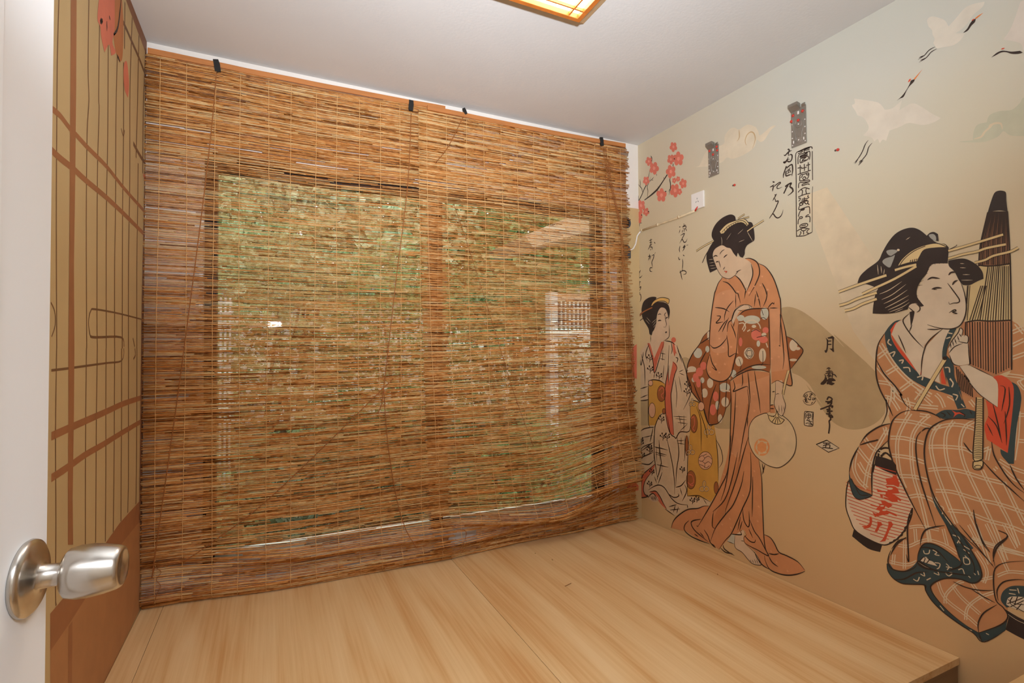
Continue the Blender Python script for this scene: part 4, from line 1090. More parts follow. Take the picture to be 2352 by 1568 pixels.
  ('u',3,222,'7144 4030 -7 19 -9 18 -12 17 -14 16 -16 13 -17 11 -19 10 -18 6 -20 4 -20 1 -20 -1 -18 -5 -18 -7 -16 -8 -15 -12 -13 -14 -10 -14 -8 -17')]),
 ('strokes', 'ink', [
  ('t',3,366,'7092 4082 6 -64 -30 -28 16 -70 -67 6'),
  ('t',3,365,'7066 4104 -15 -44 27 -50'),
  ('t',3,367,'7131 3966 -43 22 18 -70'),
  ('t',3,367,'7135 4034 -37 -6'),
  ('t',3,363,'7009 4093 -67 10 62 -69 -61 6'),
  ('t',3,364,'6984 4026 -4 -48 56 15 -20 21'),
  ('t',3,358,'6944 4020 -52 -6 6 -24 46 -4 -11 34'),
  ('t',3,359,'6962 4116 -40 -26'),
  ('t',3,361,'6924 3944 52 -54'),
  ('t',3,365,'7052 3962 6 -40'),
  ('t',3,356,'6872 4035 -4 -48'),
  ('t',3,366,'7118 4066 -41 -8')]),
 ]),
('right', 'painted_square_seal', 'small rectangular painted seal below the round seal', [
 ('paper', 'cream2', [
  ('p',2,0,'7109 3730 -181 9 10 -298 176 -7')]),
 ('strokes', 'ink', [
  ('u',3,301,'7104 3728 16 -48 7 -218 -39 -30 -139 5 -13 107 -12 156 10 28 170 0'),
  ('u',3,300,'7096 3574 -8 124 -139 19 3 -146'),
  ('u',3,302,'7063 3676 -83 8'),
  ('u',3,302,'7063 3676 7 -70 -89 15 -1 63'),
  ('u',3,302,'7064 3642 -84 14'),
  ('u',3,303,'7023 3700 5 -128'),
  ('u',3,303,'7086 3546 -62 -13 -71 -60'),
  ('u',3,304,'7044 3590 10 -41'),
  ('u',3,300,'7098 3475 -63 17 -92 -28 93 -11'),
  ('u',3,303,'7003 3565 26 -33 -77 0')]),
 ]),
('right', 'painted_diamond', 'diamond mark with a numeral at the bottom of the signature', [
 ('paper', 'cream2', [
  ('p',2,0,'6874 3072 -224 122 -244 -118 215 -119')]),
 ('strokes', 'ink', [
  ('U',3,385,'6874 3072 -224 122 -244 -118 215 -119 253 115 -224 122'),
  ('u',3,382,'6734 3124 -154 19'),
  ('u',3,388,'6656 3131 26 -89'),
  ('u',3,383,'6730 3072 -58 24 -82 12 15 -73'),
  ('u',3,387,'6746 3031 -74 7 -143 6')]),
 ]),
('right', 'painted_standing_woman', 'standing painted woman in an orange kimono holding a round fan', [
 ('robe', 'orange', [
  ('f',3,0,'9222 6828 -68 -28 -134 -45 -184 71 -205 -188 -106 -236 -79 134 -111 194 11 261 197 189 -139 -18 -180 -100 -72 -62 -158 -114 -167 -224 -107 -238 -72 -224 -24 -177 -16 -221 -110 -491 -50 -482 -55 -567 44 -8 185 43 135 42 135 -73 0 260 32 1422 334 27 197 15 188 -77 129 -85 -12 -186 24 -452 86 -374 140 -407 118 -109 172 -62 211 26 179 90 78 168 -40 200 -77 200 10 283 -36 424 -55 421 -95 330 -7 26 -30 110 -110 210',(0,3,5,8,9,21,25,27)),
  ('f',3,0,'9028 4246 -360 242 -219 52 -528 -27 15 -884 173 -68 135 -1063 -66 -391 -8 -677 -20 -596 -18 -231 -97 -203 101 -10 174 26 241 8 123 62 13 139 -63 59 45 77 79 -11 18 -110 292 -80 138 -192 244 -314 106 20 160 44 430 -28 393 65 247 -32 343 -51 -46 144 -175 218 -296 220 -204 159 -276 75 -191 109 -204 55 -203 345 -183 457 -180 526 -91 422 -58 501 -10 539',(0,3,4,5,6,11,21,23,25,29,36)),
  ('f',3,0,'8142 837 -128 -9 -138 -102 -108 -147 -187 -19 -232 -35 -185 -124 164 -130 182 -101 212 -70 276 4 128 14 86 18 158 222 181 66 -241 -20 -275 -4 97 203',(0,3,6,14,16)),
  ('p',3,0,'7934 3778 -112 10 -11 -170 126 -14')]),
 ('robe_light', 'orange_l', [
  ('f',4,0,'9386 6427 -494 56 -158 -284 38 -343 183 -204 137 -239 7 -381 189 -82 246 28 99 170 -38 536 -79 418'),
  ('f',4,0,'7896 5922 -235 -18 -14 -736 -143 -243 -34 -337 422 -62',(0,4,5)),
  ('f',4,0,'8932 4116 -386 128 -624 207 20 -797 404 -170 158 -380 197 -553 259 -45 -48 808',(2,3,4))]),
 ('robe_dark', 'orange_d', [
  ('f',5,0,'8540 3749 -38 -127 127 -536 102 -442 106 -602 207 -607 208 -433 286 -441 106 51 -39 180 -289 492 -347 650 -273 900 -103 518')]),
 ('sash', 'brown', [
  ('f',4,0,'8756 5854 -301 124 -531 -24 -5 -530 -15 -724 31 -180 244 48 270 -21 219 -46 260 -143 100 -90 -72 385 -172 537',(0,2,5,10)),
  ('f',2,0,'9652 5531 206 -150 136 -199 256 -261 164 -269 45 -240 -37 -236 -116 -230 -230 -218 -170 -130 -52 -195 -126 -256 -198 5 -142 65 -142 167 -88 214 -104 105 -35 138 9 459 272 -68 372 123 96 167 -106 400',(0,2,13,15,19,20)),
  ('f',2,0,'7498 5311 -156 -77 -126 -120 -92 -123 124 -184 184 -223 32 341',(0,3,5))]),
 ('sash_pattern', 'paleblue', [
  ('f',5,0,'8159 5712 23 -40 62 -31 90 -14 102 5 92 24 64 38 22 46 -24 42 -65 30 -93 13 -102 -7 -89 -24 -61 -38'),
  ('f',5,0,'7938 5837 10 -59 30 -46 42 -24 46 2 41 30 29 50 9 62 -12 60 -30 46 -42 23 -46 -3 -41 -30 -28 -50'),
  ('f',5,0,'8582 5777 12 -31 31 -24 45 -12 49 3 45 17 30 28 12 33 -12 31 -32 24 -46 12 -49 -4 -44 -17 -30 -27'),
  ('f',5,0,'8166 5166 5 -32 13 -24 20 -14 20 0 20 14 12 26 4 31 -5 31 -13 24 -20 14 -21 0 -19 -14 -12 -26'),
  ('f',5,0,'8246 5448 7 -17 19 -13 26 -8 30 2 26 8 18 16 6 18 -6 17 -19 14 -27 7 -30 -2 -26 -8 -18 -16'),
  ('f',5,0,'8841 4456 9 -40 24 -33 34 -19 38 -2 34 16 24 32 8 39 -10 41 -24 32 -34 18 -38 2 -34 -16 -23 -32'),
  ('f',5,0,'8016 4628 18 -18 54 -16 77 -10 87 -2 78 6 56 13 19 17 -20 18 -55 16 -80 10 -86 2 -78 -6 -52 -14'),
  ('f',4,0,'9910 4950 16 -56 40 -46 58 -26 66 0 58 25 41 46 14 57 -16 58 -42 46 -59 24 -66 0 -57 -26 -39 -46'),
  ('f',4,0,'9668 5049 6 -37 20 -30 26 -16 30 0 26 17 18 30 6 37 -8 38 -18 29 -28 16 -29 -1 -26 -16 -18 -30'),
  ('f',4,0,'10160 4248 6 -29 18 -23 26 -14 28 -1 24 11 18 22 6 28 -7 28 -18 24 -25 13 -29 1 -25 -12 -16 -21'),
  ('f',4,0,'9847 4248 7 -33 20 -27 26 -16 31 -2 27 14 18 25 6 32 -6 33 -20 27 -28 15 -30 2 -26 -14 -19 -24'),
  ('f',4,0,'9370 3648 6 -50 19 -40 25 -24 28 -2 26 18 17 38 5 48 -6 49 -19 40 -26 24 -28 2 -25 -19 -17 -37'),
  ('f',4,0,'9038 4110 16 -50 46 -43 65 -26 73 -5 66 18 46 37 16 49 -18 52 -47 42 -67 26 -72 4 -65 -18 -44 -38')]),
 ('sash_pattern', 'pink', [
  ('f',5,0,'8136 5368 14 -55 37 -43 54 -24 59 2 54 26 38 46 12 56 -14 56 -39 44 -55 22 -60 -2 -52 -27 -36 -45'),
  ('f',5,0,'7964 5250 12 -32 33 -26 46 -14 51 1 47 15 32 28 11 33 -12 33 -33 26 -47 13 -52 -1 -46 -16 -30 -28'),
  ('f',5,0,'7938 5462 8 -30 23 -24 33 -12 35 0 33 16 22 25 7 31 -9 30 -22 24 -34 12 -35 -2 -32 -14 -21 -26'),
  ('f',5,0,'8652 5214 6 -46 14 -37 21 -20 23 0 20 21 14 37 4 47 -6 46 -14 36 -22 20 -22 0 -20 -22 -14 -36'),
  ('f',4,0,'9884 4461 14 -51 34 -40 48 -24 55 -3 49 21 34 39 11 50 -13 51 -35 42 -50 24 -54 1 -49 -21 -32 -39'),
  ('f',4,0,'9766 4622 12 -45 28 -37 43 -20 47 -2 42 19 28 35 10 46 -11 44 -29 37 -44 21 -46 1 -42 -19 -28 -36'),
  ('f',4,0,'10042 4311 12 -51 28 -42 40 -24 46 -2 40 20 28 40 9 50 -11 52 -29 42 -41 24 -45 2 -40 -22 -27 -39'),
  ('f',4,0,'9972 4170 9 -52 21 -41 32 -24 34 -2 30 21 22 39 6 51 -8 50 -22 42 -32 24 -34 2 -30 -22 -20 -38'),
  ('f',4,0,'9398 3866 8 -53 24 -45 36 -26 37 -4 34 22 23 40 8 54 -10 54 -24 44 -35 26 -37 3 -34 -21 -23 -41'),
  ('f',4,0,'9477 3526 11 -62 28 -51 41 -31 45 -5 40 23 28 46 8 60 -10 62 -30 52 -41 31 -45 4 -40 -23 -26 -46')]),
 ('sash_pattern', 'cream2', [
  ('f',5,0,'8000 5364 6 -20 18 -15 26 -8 28 1 26 9 17 17 6 20 -7 19 -18 15 -26 8 -28 -1 -25 -9 -17 -16'),
  ('f',5,0,'8336 4944 14 -58 39 -47 55 -27 62 0 56 26 38 47 12 59 -14 60 -40 47 -56 25 -62 0 -55 -26 -37 -48'),
  ('f',5,0,'8016 4899 11 -67 26 -56 38 -30 41 0 38 29 24 55 8 68 -10 69 -27 55 -38 30 -41 0 -37 -31 -25 -55'),
  ('f',5,0,'8644 4752 12 -50 30 -42 44 -23 48 -1 44 22 30 40 10 51 -12 51 -31 41 -45 23 -48 0 -43 -22 -29 -40'),
  ('f',5,0,'8265 5564 7 -15 16 -11 24 -6 28 1 24 8 16 13 6 16 -7 16 -17 12 -24 5 -27 -1 -24 -8 -16 -14'),
  ('f',4,0,'9647 5404 5 -50 12 -39 18 -21 20 0 18 22 11 40 3 50 -4 50 -14 38 -18 22 -19 -1 -17 -23 -12 -39'),
  ('f',4,0,'10120 4526 16 -33 44 -27 63 -18 71 -2 64 13 44 25 15 34 -17 34 -44 28 -65 16 -71 2 -62 -14 -43 -25'),
  ('f',4,0,'9555 4191 11 -55 28 -46 42 -27 45 -3 41 22 28 44 9 54 -11 56 -30 46 -41 27 -45 2 -41 -23 -27 -42'),
  ('f',4,0,'9741 3926 11 -53 30 -43 42 -27 46 -3 42 20 28 40 10 51 -11 53 -30 44 -43 26 -46 3 -42 -21 -28 -39'),
  ('f',4,0,'9074 3756 12 -54 32 -44 47 -27 51 -5 47 19 31 39 12 52 -13 54 -33 44 -48 27 -51 4 -46 -19 -31 -40'),
  ('f',4,0,'9282 3326 7 -49 20 -41 28 -24 31 -4 28 18 18 36 7 48 -8 49 -20 41 -29 24 -30 4 -28 -19 -18 -36'),
  ('f',4,0,'7252 5114 10 -53 26 -43 38 -24 41 1 37 24 25 43 9 55 -11 54 -27 43 -38 23 -40 -1 -37 -25 -25 -43'),
  ('f',4,0,'7263 4802 9 -12 24 -10 34 -6 40 -1 35 5 25 10 8 12 -9 12 -25 11 -35 6 -39 0 -35 -5 -24 -10'),
  ('f',4,0,'7188 5043 6 -15 15 -10 23 -7 24 0 22 7 16 11 6 15 -6 14 -16 12 -23 6 -25 -1 -22 -7 -15 -11'),
  ('u',6,572,'8743 5654 -127 6 -61 -108 65 -89'),
  ('u',6,558,'8650 5504 -128 178 -184 28 -148 -98 -42 -104'),
  ('u',6,564,'8510 5458 -78 36'),
  ('u',6,534,'8009 5175 -41 -101'),
  ('u',6,675,'10438 4443 -298 39'),
  ('u',6,601,'9304 4039 -272 -23')]),
 ('outline', 'ink', [
  ('u',7,279,'8581 4950 -111 116 -119 -116 109 -130 121 130'),
  ('u',7,281,'8518 5002 -108 -1 -4 -117 114 8 -2 110'),
  ('u',7,271,'8144 5737 -74 21 -84 -56'),
  ('u',7,271,'8111 5938 -41 -130'),
  ('u',7,271,'8098 5000 5 -278 45 -52'),
  ('u',7,290,'8758 4816 -62 -158 34 -106'),
  ('u',7,277,'8403 5442 -137 46 -102 -56'),
  ('u',7,272,'8255 5308 -133 22 -130 20'),
  ('u',10,314,'7994 3586 -54 -144 -138 -64 -138 24 -87 95'),
  ('u',10,314,'7768 3696 30 -126 112 -38'),
  ('u',10,311,'7741 3674 -25 -120 -134 -58'),
  ('u',10,317,'7784 3546 100 -134'),
  ('u',10,315,'7766 3536 49 -153'),
  ('u',10,312,'7744 3538 2 -146'),
  ('u',10,309,'7730 3540 -52 -116'),
  ('u',10,315,'7966 3551 -140 -21'),
  ('u',8,1267,'7463 4570 78 -250 72 -282'),
  ('u',9,291,'9279 7985 -215 132 -299 26 -217 -17 -128 -143 48 -49'),
  ('u',9,298,'9220 7944 -189 111 -265 53 -192 -24 -122 -133'),
  ('u',9,309,'9118 7950 16 59'),
  ('u',9,307,'9049 7990 16 50'),
  ('u',9,305,'8981 8016 16 45'),
  ('u',9,303,'8914 8028 16 45'),
  ('u',9,301,'8848 8041 16 44'),
  ('u',9,299,'8783 8048 15 44'),
  ('u',9,297,'8718 8044 16 43'),
  ('u',9,294,'8654 8037 -16 36'),
  ('u',9,291,'8576 7992 -16 42'),
  ('u',9,289,'8514 7952 -26 34'),
  ('u',5,460,'9864 7291 -96 151 -95 113'),
  ('t',8,551,'8543 7180 -139 -18 -165 -97 -72 -127 -11 -181 107 -217 187 -259'),
  ('t',8,562,'8376 7022 -43 -162 18 -154 127 -244 47 -60'),
  ('t',8,575,'8836 6826 -142 -127 -124 -201 -54 -136'),
  ('t',8,634,'9229 6838 11 -40 106 -98 92 -184 36 -80 98 -442 53 -365 31 -367 -12 -340'),
  ('t',8,590,'9206 6724 -152 -60 -130 -124 -113 -148 -48 -4 -76 -246'),
  ('t',8,517,'8166 7002 -173 -104 -166 -224 -107 -250 -64 -223 -26 -104 -3 -269 23 -415 12 -305'),
  ('t',8,539,'8086 6544 -84 -162 -32 -149'),
  ('t',8,498,'7622 5802 -100 -394 -58 -483 -45 -383 -26 -286 202 38 148 46 149 -82'),
  ('t',8,546,'9644 4922 95 -200 29 -200 -96 -181 -196 -84 -210 -12 -154 65 -120 126 -69 191 -87 296 -36 267 -40 424'),
  ('t',8,542,'9110 5386 -46 -273 -12 -245 -184 68 -96 -13'),
  ('t',8,550,'8896 6214 168 -148 88 -158 20 -163'),
  ('t',8,553,'9462 6098 -261 -48 -185 -96'),
  ('t',8,561,'9412 5884 -122 -22 54 -80 90 -78 -228 16'),
  ('t',8,531,'8828 6368 -1 -322'),
  ('t',8,558,'9640 5162 -125 -86 -195 54 -174 148 -52 80'),
  ('t',8,565,'9644 4922 -68 -226 -140 -178 159 80'),
  ('t',8,517,'8524 6494 50 -257'),
  ('t',8,494,'8251 6386 -71 -213 -40 -182'),
  ('t',8,483,'7960 6354 22 -174 84 -170'),
  ('t',8,501,'8267 6310 35 -280'),
  ('t',8,533,'9092 5468 -38 216 -101 76 -85 182 -99 86 -192 64'),
  ('t',8,549,'9245 5473 -106 188 -103 157'),
  ('t',8,553,'9366 5478 -158 186 -122 104'),
  ('t',8,533,'8972 5652 -96 -192 -46 -163'),
  ('t',8,535,'8872 5701 35 -133'),
  ('t',8,508,'8772 5828 -160 109 -188 38 -166 0 -334 -19'),
  ('t',8,478,'7924 5948 -4 -574 -16 -686'),
  ('t',8,505,'9028 4268 -199 134 -225 101 -186 53 -268 8 -224 -51'),
  ('t',8,509,'8927 4385 -131 85 -318 154 -301 66 -273 -2'),
  ('t',8,477,'7921 4513 1 -411 14 -473'),
  ('t',8,535,'8928 4304 -46 -184 45 -102 -379 148 -30 -90'),
  ('t',8,519,'8668 4474 -12 -210 33 -106'),
  ('t',8,508,'8511 4519 -27 -246 -24 -335 -16 -154'),
  ('t',8,494,'8328 4538 -40 -255 -68 -378 -38 -327'),
  ('t',8,537,'8868 4014 24 -430 58 -542 128 -741'),
  ('t',8,510,'8534 4088 -43 -205 11 -261 126 -483 172 -785'),
  ('t',8,467,'7896 5959 -194 -15'),
  ('t',8,472,'7952 5964 -114 102 -42 -28 -14 48'),
  ('t',8,462,'7688 5120 -40 -24'),
  ('t',8,458,'7649 5804 -79 -880 33 -328'),
  ('t',8,541,'9028 4246 -26 -404 26 -541 26 -543 24 -457'),
  ('t',8,514,'8530 3438 18 -210'),
  ('t',8,473,'7934 3778 -98 22'),
  ('t',8,472,'7935 3704 -112 10'),
  ('t',8,471,'7872 4081 -70 17'),
  ('t',5,593,'9652 5531 206 -150 136 -199 256 -261 164 -269 45 -240 -37 -236 -116 -230 -230 -218 -170 -130 -52 -195 -126 -256 -198 5 -142 65 -142 167 -88 214 -104 105 -35 138'),
  ('t',5,589,'9655 5347 167 -81 172 -84'),
  ('t',5,594,'9952 4257 -30 -430 -34 -227'),
  ('t',5,581,'9459 4168 167 -375 80 -375 11 -256'),
  ('t',5,565,'9353 4216 7 -402 76 -367 -14 -235'),
  ('t',5,548,'9128 4295 23 -328 41 -413'),
  ('t',5,603,'10224 4156 -150 -312 -149 -218'),
  ('t',5,591,'9752 5007 114 -143 156 -233'),
  ('t',5,434,'7498 5311 -156 -77 -126 -120 -92 -123 124 -184 184 -223'),
  ('t',8,536,'8506 3018 130 -358 252 -761 294 -715 54 -218'),
  ('t',8,555,'9018 2944 78 -686 110 -566 162 -421'),
  ('t',8,560,'8660 2158 86 -358 234 -509 256 -325 302 -405 168 -387'),
  ('t',8,564,'10130 409 -232 355 -264 410 -290 486 -194 370 -93 558'),
  ('t',8,544,'9620 940 -374 390 -226 540 -192 704'),
  ('t',8,540,'8467 2637 -9 -385 40 -524 209 -443 182 -393 169 -332 188 -222 194 -284'),
  ('t',8,512,'8416 2081 19 -595 12 -336'),
  ('t',8,501,'8244 2498 -66 -391 -11 -551 -25 -744 -38 -287 -78 -122 138 1 146 26 180 14 168 34 30 108 -64 86 45 76'),
  ('t',8,522,'8708 1258 -28 -253 -106 -124 -48 92 10 281'),
  ('t',8,504,'8510 1055 -118 -221 -146 -131 -211 -303'),
  ('t',8,539,'8774 1056 86 -341'),
  ('t',8,536,'8728 965 84 -261'),
  ('t',8,635,'11119 72 -91 218 -216 230 -334 242 -356 126 -191 109 -186 58'),
  ('t',8,634,'10444 476 143 -146 23 -156 -200 -84 -312 -16 -373 24'),
  ('t',8,623,'10020 638 264 -115 80 -97 -116 -140 -304 -106 -184 -52'),
  ('t',8,618,'10130 409 38 23'),
  ('t',8,586,'9602 932 42 -348 -106 -45'),
  ('t',8,591,'9922 401 -128 -115 -88 -154 -125 -28 -35 -44'),
  ('t',8,616,'10250 184 -134 -30'),
  ('t',8,603,'10056 288 -149 -95'),
  ('t',8,513,'8671 644 -153 -80 -122 14 -30 74'),
  ('t',8,515,'8544 838 -104 -172'),
  ('t',8,535,'9058 560 -292 74 14 66 -32 50'),
  ('t',8,531,'8142 837 -156 -13 -110 -98 -108 -154 -187 -12 -257 -38 -160 -114'),
  ('t',8,533,'7164 384 164 -120 208 -106 214 -56 248 2 111 146 27 114'),
  ('t',8,539,'8020 454 -140 25 -116 65'),
  ('t',8,543,'8021 392 -82 -106 -151 -42'),
  ('t',8,559,'8400 360 -86 -134 -145 -98 -171 -24'),
  ('t',8,616,'9388 114 -154 -56 -168 31 -98 -19'),
  ('t',8,647,'9688 110 -142 -50'),
  ('t',8,628,'9300 212 -33 -84 -233 -54'),
  ('t',8,546,'8158 2438 -40 -218'),
  ('t',8,549,'8086 2428 76 -242')]),
 ('fan', 'fan', [
  ('f',8,0,'8507 2974 -20 262 -140 210 -239 128 -200 33 -274 -19 -183 -124 -113 -200 -28 -232 50 -226 159 -220 217 -158 222 -13 199 61 205 128 118 186')]),
 ('fan_handle', 'cream', [
  ('f',9,0,'7994 3586 -168 -44 -58 154 -38 -132 -148 -68 82 -94 138 -24 138 64',(0,4))]),
 ('fan_emblem', 'orange_e', [
  ('f',9,0,'7956 2839 21 -87 57 -78 81 -52 91 -16 82 23 58 59 18 84 -22 90 -59 78 -83 52 -92 13 -80 -25 -54 -60')]),
 ('fan_emblem', 'fan', [
  ('f',10,0,'8208 2916 3 -18 9 -15 12 -9 12 -2 12 6 8 12 2 18 -2 18 -9 15 -12 10 -13 1 -12 -6 -8 -12'),
  ('f',10,0,'8011 2935 5 -10 14 -9 21 -7 23 -3 21 0 15 4 4 8 -5 10 -15 10 -20 6 -24 4 -20 0 -14 -6'),
  ('f',10,0,'7998 2824 3 -19 7 -17 9 -10 10 -2 9 7 6 15 2 19 -2 20 -7 17 -9 10 -10 2 -10 -8 -6 -14'),
  ('f',10,0,'8034 2706 6 -10 12 -10 18 -8 22 -4 18 2 12 5 5 9 -5 11 -12 10 -20 7 -20 4 -18 -1 -13 -5'),
  ('f',10,0,'8198 2666 2 -18 9 -16 12 -10 13 -2 12 5 8 13 2 17 -3 18 -9 16 -12 10 -12 2 -12 -6 -8 -13'),
  ('f',10,0,'8275 2779 3 -21 6 -16 10 -11 11 -1 9 6 6 16 2 19 -2 21 -7 16 -9 11 -12 1 -9 -6 -6 -16'),
  ('u',10,389,'8018 2829 12 -53 30 -50 46 -37 54 -19 53 0 45 22 30 40 10 50 -12 56 -31 49 -47 37 -54 18 -52 -2 -45 -22 -29 -39 -10 -50')]),
 ('fan_rim', 'ink', [
  ('u',9,321,'8008 3592 100 -18 239 -128 140 -210 26 -263 -33 -183 -118 -186 -205 -128 -199 -61 -222 13 -217 158 -159 220 -51 244 29 214 113 200 183 124')]),
 ('fan_stick', 'cream', [
  ('u',9,912,'7463 4570 78 -250 72 -282')]),
 ('skin', 'skin', [
  ('f',4,0,'9498 7538 -79 70 -211 30 -268 -147 -192 -223 -158 -67 -214 -166 -41 -305 111 -194 79 -126 106 228 205 188 100 -46 100 -14 152 61 102 89 102 168 86 224',(9,11)),
  ('f',7,0,'7784 4333 -163 20 -25 -157 17 -170 -63 -212 16 -147 55 -79 94 15 67 91 39 144 -31 200',(0,1)),
  ('f',7,0,'8801 6044 -161 46 -186 -16 -121 -80 122 -16 219 -10 130 -137 118 -187 31 116 -53 185',(3,7)),
  ('f',4,0,'8944 556 -196 180 -63 7 19 -189 -92 -112 -152 -64 -148 -102 -92 -130 96 -66 150 -11 120 59 155 101 175 31 47 104',(1,7))]),
 ('under_robe', 'paleblue', [
  ('f',2,0,'9042 552 -132 28 54 -229 215 -5',(0,1,2,3))]),
 ('cuff', 'orange', [
  ('f',6,0,'9092 5440 -55 270 -83 22 -32 -96 -148 140 -14 -162 24 -424 -12 -262 96 8 184 -68 12 245',(0,4,7,9))]),
 ('hair', 'hair', [
  ('f',6,0,'9540 7914 -21 137 -110 145 -177 98 -189 38 -133 -14 -98 -70 -21 -99 -341 -119 -106 -38 -44 -102 -27 -186 3 -130 60 -39 140 -51 63 -94 11 -104 55 -74 79 40 62 109 34 -101 96 111 80 123 118 49 134 81 140 -16 108 -50 55 -103 -16 -116 -69 -179 -51 -106 234 -57 53 141 58 210 -9 142 -57 104 -93 111 -91 81',(7,8,13,17,19,20,30,31,37))]),
 ('comb', 'cream', [
  ('f',8,0,'9279 7985 -215 132 -299 26 -217 -17 -128 -143 48 -49 122 115 176 27 232 -56 164 -107 76 7',(0,3,4,5,9,10))]),
 ('hairpin_outline', 'ink', [
  ('u',8,891,'8470 7810 -170 68 -120 37 -162 52'),
  ('u',5,994,'10068 7632 -249 79 -331 73'),
  ('u',5,823,'8732 8170 -96 36 -102 28'),
  ('u',5,810,'8589 8146 -94 -6 -87 -2')]),
 ('hairpin', 'cream', [
  ('u',9,501,'8470 7810 -170 68 -120 37 -162 52'),
  ('u',6,530,'10068 7632 -249 79 -331 73'),
  ('u',6,411,'8732 8170 -96 36 -102 28'),
  ('u',6,405,'8589 8146 -94 -6 -87 -2')]),
 ('hair_strand', 'cream2', [
  ('t',7,218,'9240 7838 -26 -102 12 -123'),
  ('t',7,199,'8470 7810 -75 -133 -74 -132'),
  ('t',7,223,'9623 7247 -163 -3'),
  ('t',7,222,'9614 7174 -170 -12'),
  ('t',7,221,'9589 7100 -179 -5'),
  ('t',7,212,'9070 7734 -136 136'),
  ('t',7,204,'8738 7802 -160 85'),
  ('t',7,203,'8710 7608 -160 22'),
  ('t',7,224,'9640 7335 -145 -10')]),
 ('face_line', 'ink', [
  ('t',9,373,'9288 7410 -60 65 -93 33'),
  ('t',9,370,'9184 7012 -14 24 -41 41'),
  ('t',9,375,'9319 7268 -27 -102 -26 -92'),
  ('t',9,353,'8826 6830 -88 83 -87 19'),
  ('t',9,353,'8802 6901 -64 17'),
  ('t',9,553,'9170 7307 -52 33 -68 26'),
  ('t',9,567,'9415 7225 -43 21 -49 -24'),
  ('t',9,571,'9494 7382 -72 21 -70 -31'),
  ('u',9,244,'9158 6974 -92 -26 52 -29'),
  ('u',9,243,'9392 7084 -102 -168 -102 -89 -152 -61 -100 14 -100 46'),
  ('u',9,255,'9502 7340 -24 -60 -86 -196'),
  ('u',9,236,'8697 7419 49 -71'),
  ('t',9,284,'8944 556 19 -192 -47 -104 -175 -31 -155 -101 -120 -59 -150 17 -95 52 91 138 148 102 152 64 62 44'),
  ('t',9,289,'8525 137 -45 -48'),
  ('t',9,287,'8464 159 -44 -73'),
  ('t',9,285,'8403 194 -43 -99'),
  ('t',9,283,'8349 208 -49 -99'),
  ('t',9,282,'8299 206 -57 -68'),
  ('t',9,294,'8768 494 -95 18'),
  ('t',9,304,'9179 346 -215 5'),
  ('t',9,259,'7784 4333 6 -295 36 -200 -44 -144 -67 -91 -94 -15 -71 226 63 212 -24 316'),
  ('t',9,259,'7776 4026 -42 28 -40 -10'),
  ('t',9,258,'7712 3798 -11 -169'),
  ('t',9,256,'7644 3805 -10 -193'),
  ('t',9,255,'7590 3786 -6 -96'),
  ('t',9,283,'8801 6044 -161 46 -186 -16 -121 -80'),
  ('t',9,288,'8770 5976 -159 -31'),
  ('t',9,282,'8454 6068 -30 -80'),
  ('t',9,281,'8408 6052 -30 -62'),
  ('t',9,297,'8922 5644 31 116 -69 184 -83 100')]),
 ('lips', 'red', [
  ('t',9,549,'9151 6965 -77 -17 44 -24')]),
 ('robe_star', 'star', [
  ('t',8,249,'9439 4936 -91 -28'),
  ('t',8,250,'9407 4964 -27 -84'),
  ('t',8,249,'9436 4897 -85 50'),
  ('t',8,247,'9380 5325 -90 -30'),
  ('t',8,248,'9348 5352 -27 -84'),
  ('t',8,248,'9377 5286 -85 48'),
  ('t',8,244,'9262 5102 -89 -29'),
  ('t',8,245,'9230 5128 -26 -82'),
  ('t',8,244,'9259 5063 -83 49'),
  ('t',8,238,'9024 5112 -86 -28'),
  ('t',8,239,'8994 5139 -26 -81'),
  ('t',8,238,'9022 5074 -81 48'),
  ('t',8,251,'9514 4684 -92 -26'),
  ('t',8,252,'9482 4712 -27 -84'),
  ('t',8,251,'9512 4644 -86 52'),
  ('t',8,243,'9217 4689 -88 -26'),
  ('t',8,244,'9186 4717 -26 -82'),
  ('t',8,243,'9214 4650 -82 52'),
  ('t',8,255,'9698 4482 -94 -26'),
  ('t',8,256,'9666 4511 -28 -84'),
  ('t',8,256,'9696 4442 -88 54'),
  ('t',8,248,'9394 4478 -90 -26'),
  ('t',8,248,'9362 4506 -26 -82'),
  ('t',8,248,'9391 4438 -85 53'),
  ('t',8,225,'8472 6384 -78 -34'),
  ('t',8,226,'8444 6407 -22 -81'),
  ('t',8,225,'8470 6347 -74 39'),
  ('t',8,234,'8804 6433 -83 -35'),
  ('t',8,235,'8774 6456 -24 -82'),
  ('t',8,234,'8802 6396 -78 39'),
  ('t',8,220,'8248 6231 -77 -33'),
  ('t',8,220,'8220 6254 -22 -79'),
  ('t',8,220,'8246 6195 -72 39'),
  ('t',8,245,'9239 6439 -89 -37'),
  ('t',8,246,'9208 6464 -26 -86'),
  ('t',8,245,'9236 6400 -83 41'),
  ('t',8,206,'7728 4876 -70 -24'),
  ('t',8,206,'7703 4900 -21 -74'),
  ('t',8,206,'7726 4841 -66 45'),
  ('t',8,210,'7910 4837 -73 -24'),
  ('t',8,211,'7884 4862 -22 -74'),
  ('t',8,210,'7908 4802 -68 46'),
  ('t',8,235,'8884 3678 -84 -18'),
  ('t',8,235,'8854 3708 -24 -78'),
  ('t',8,235,'8881 3641 -79 55'),
  ('t',8,222,'8392 4007 -78 -20'),
  ('t',8,223,'8364 4034 -23 -74'),
  ('t',8,222,'8389 3971 -73 51'),
  ('t',8,222,'8383 3622 -78 -18'),
  ('t',8,223,'8356 3650 -24 -74'),
  ('t',8,222,'8380 3586 -72 54'),
  ('t',8,246,'9274 1961 -76 -6'),
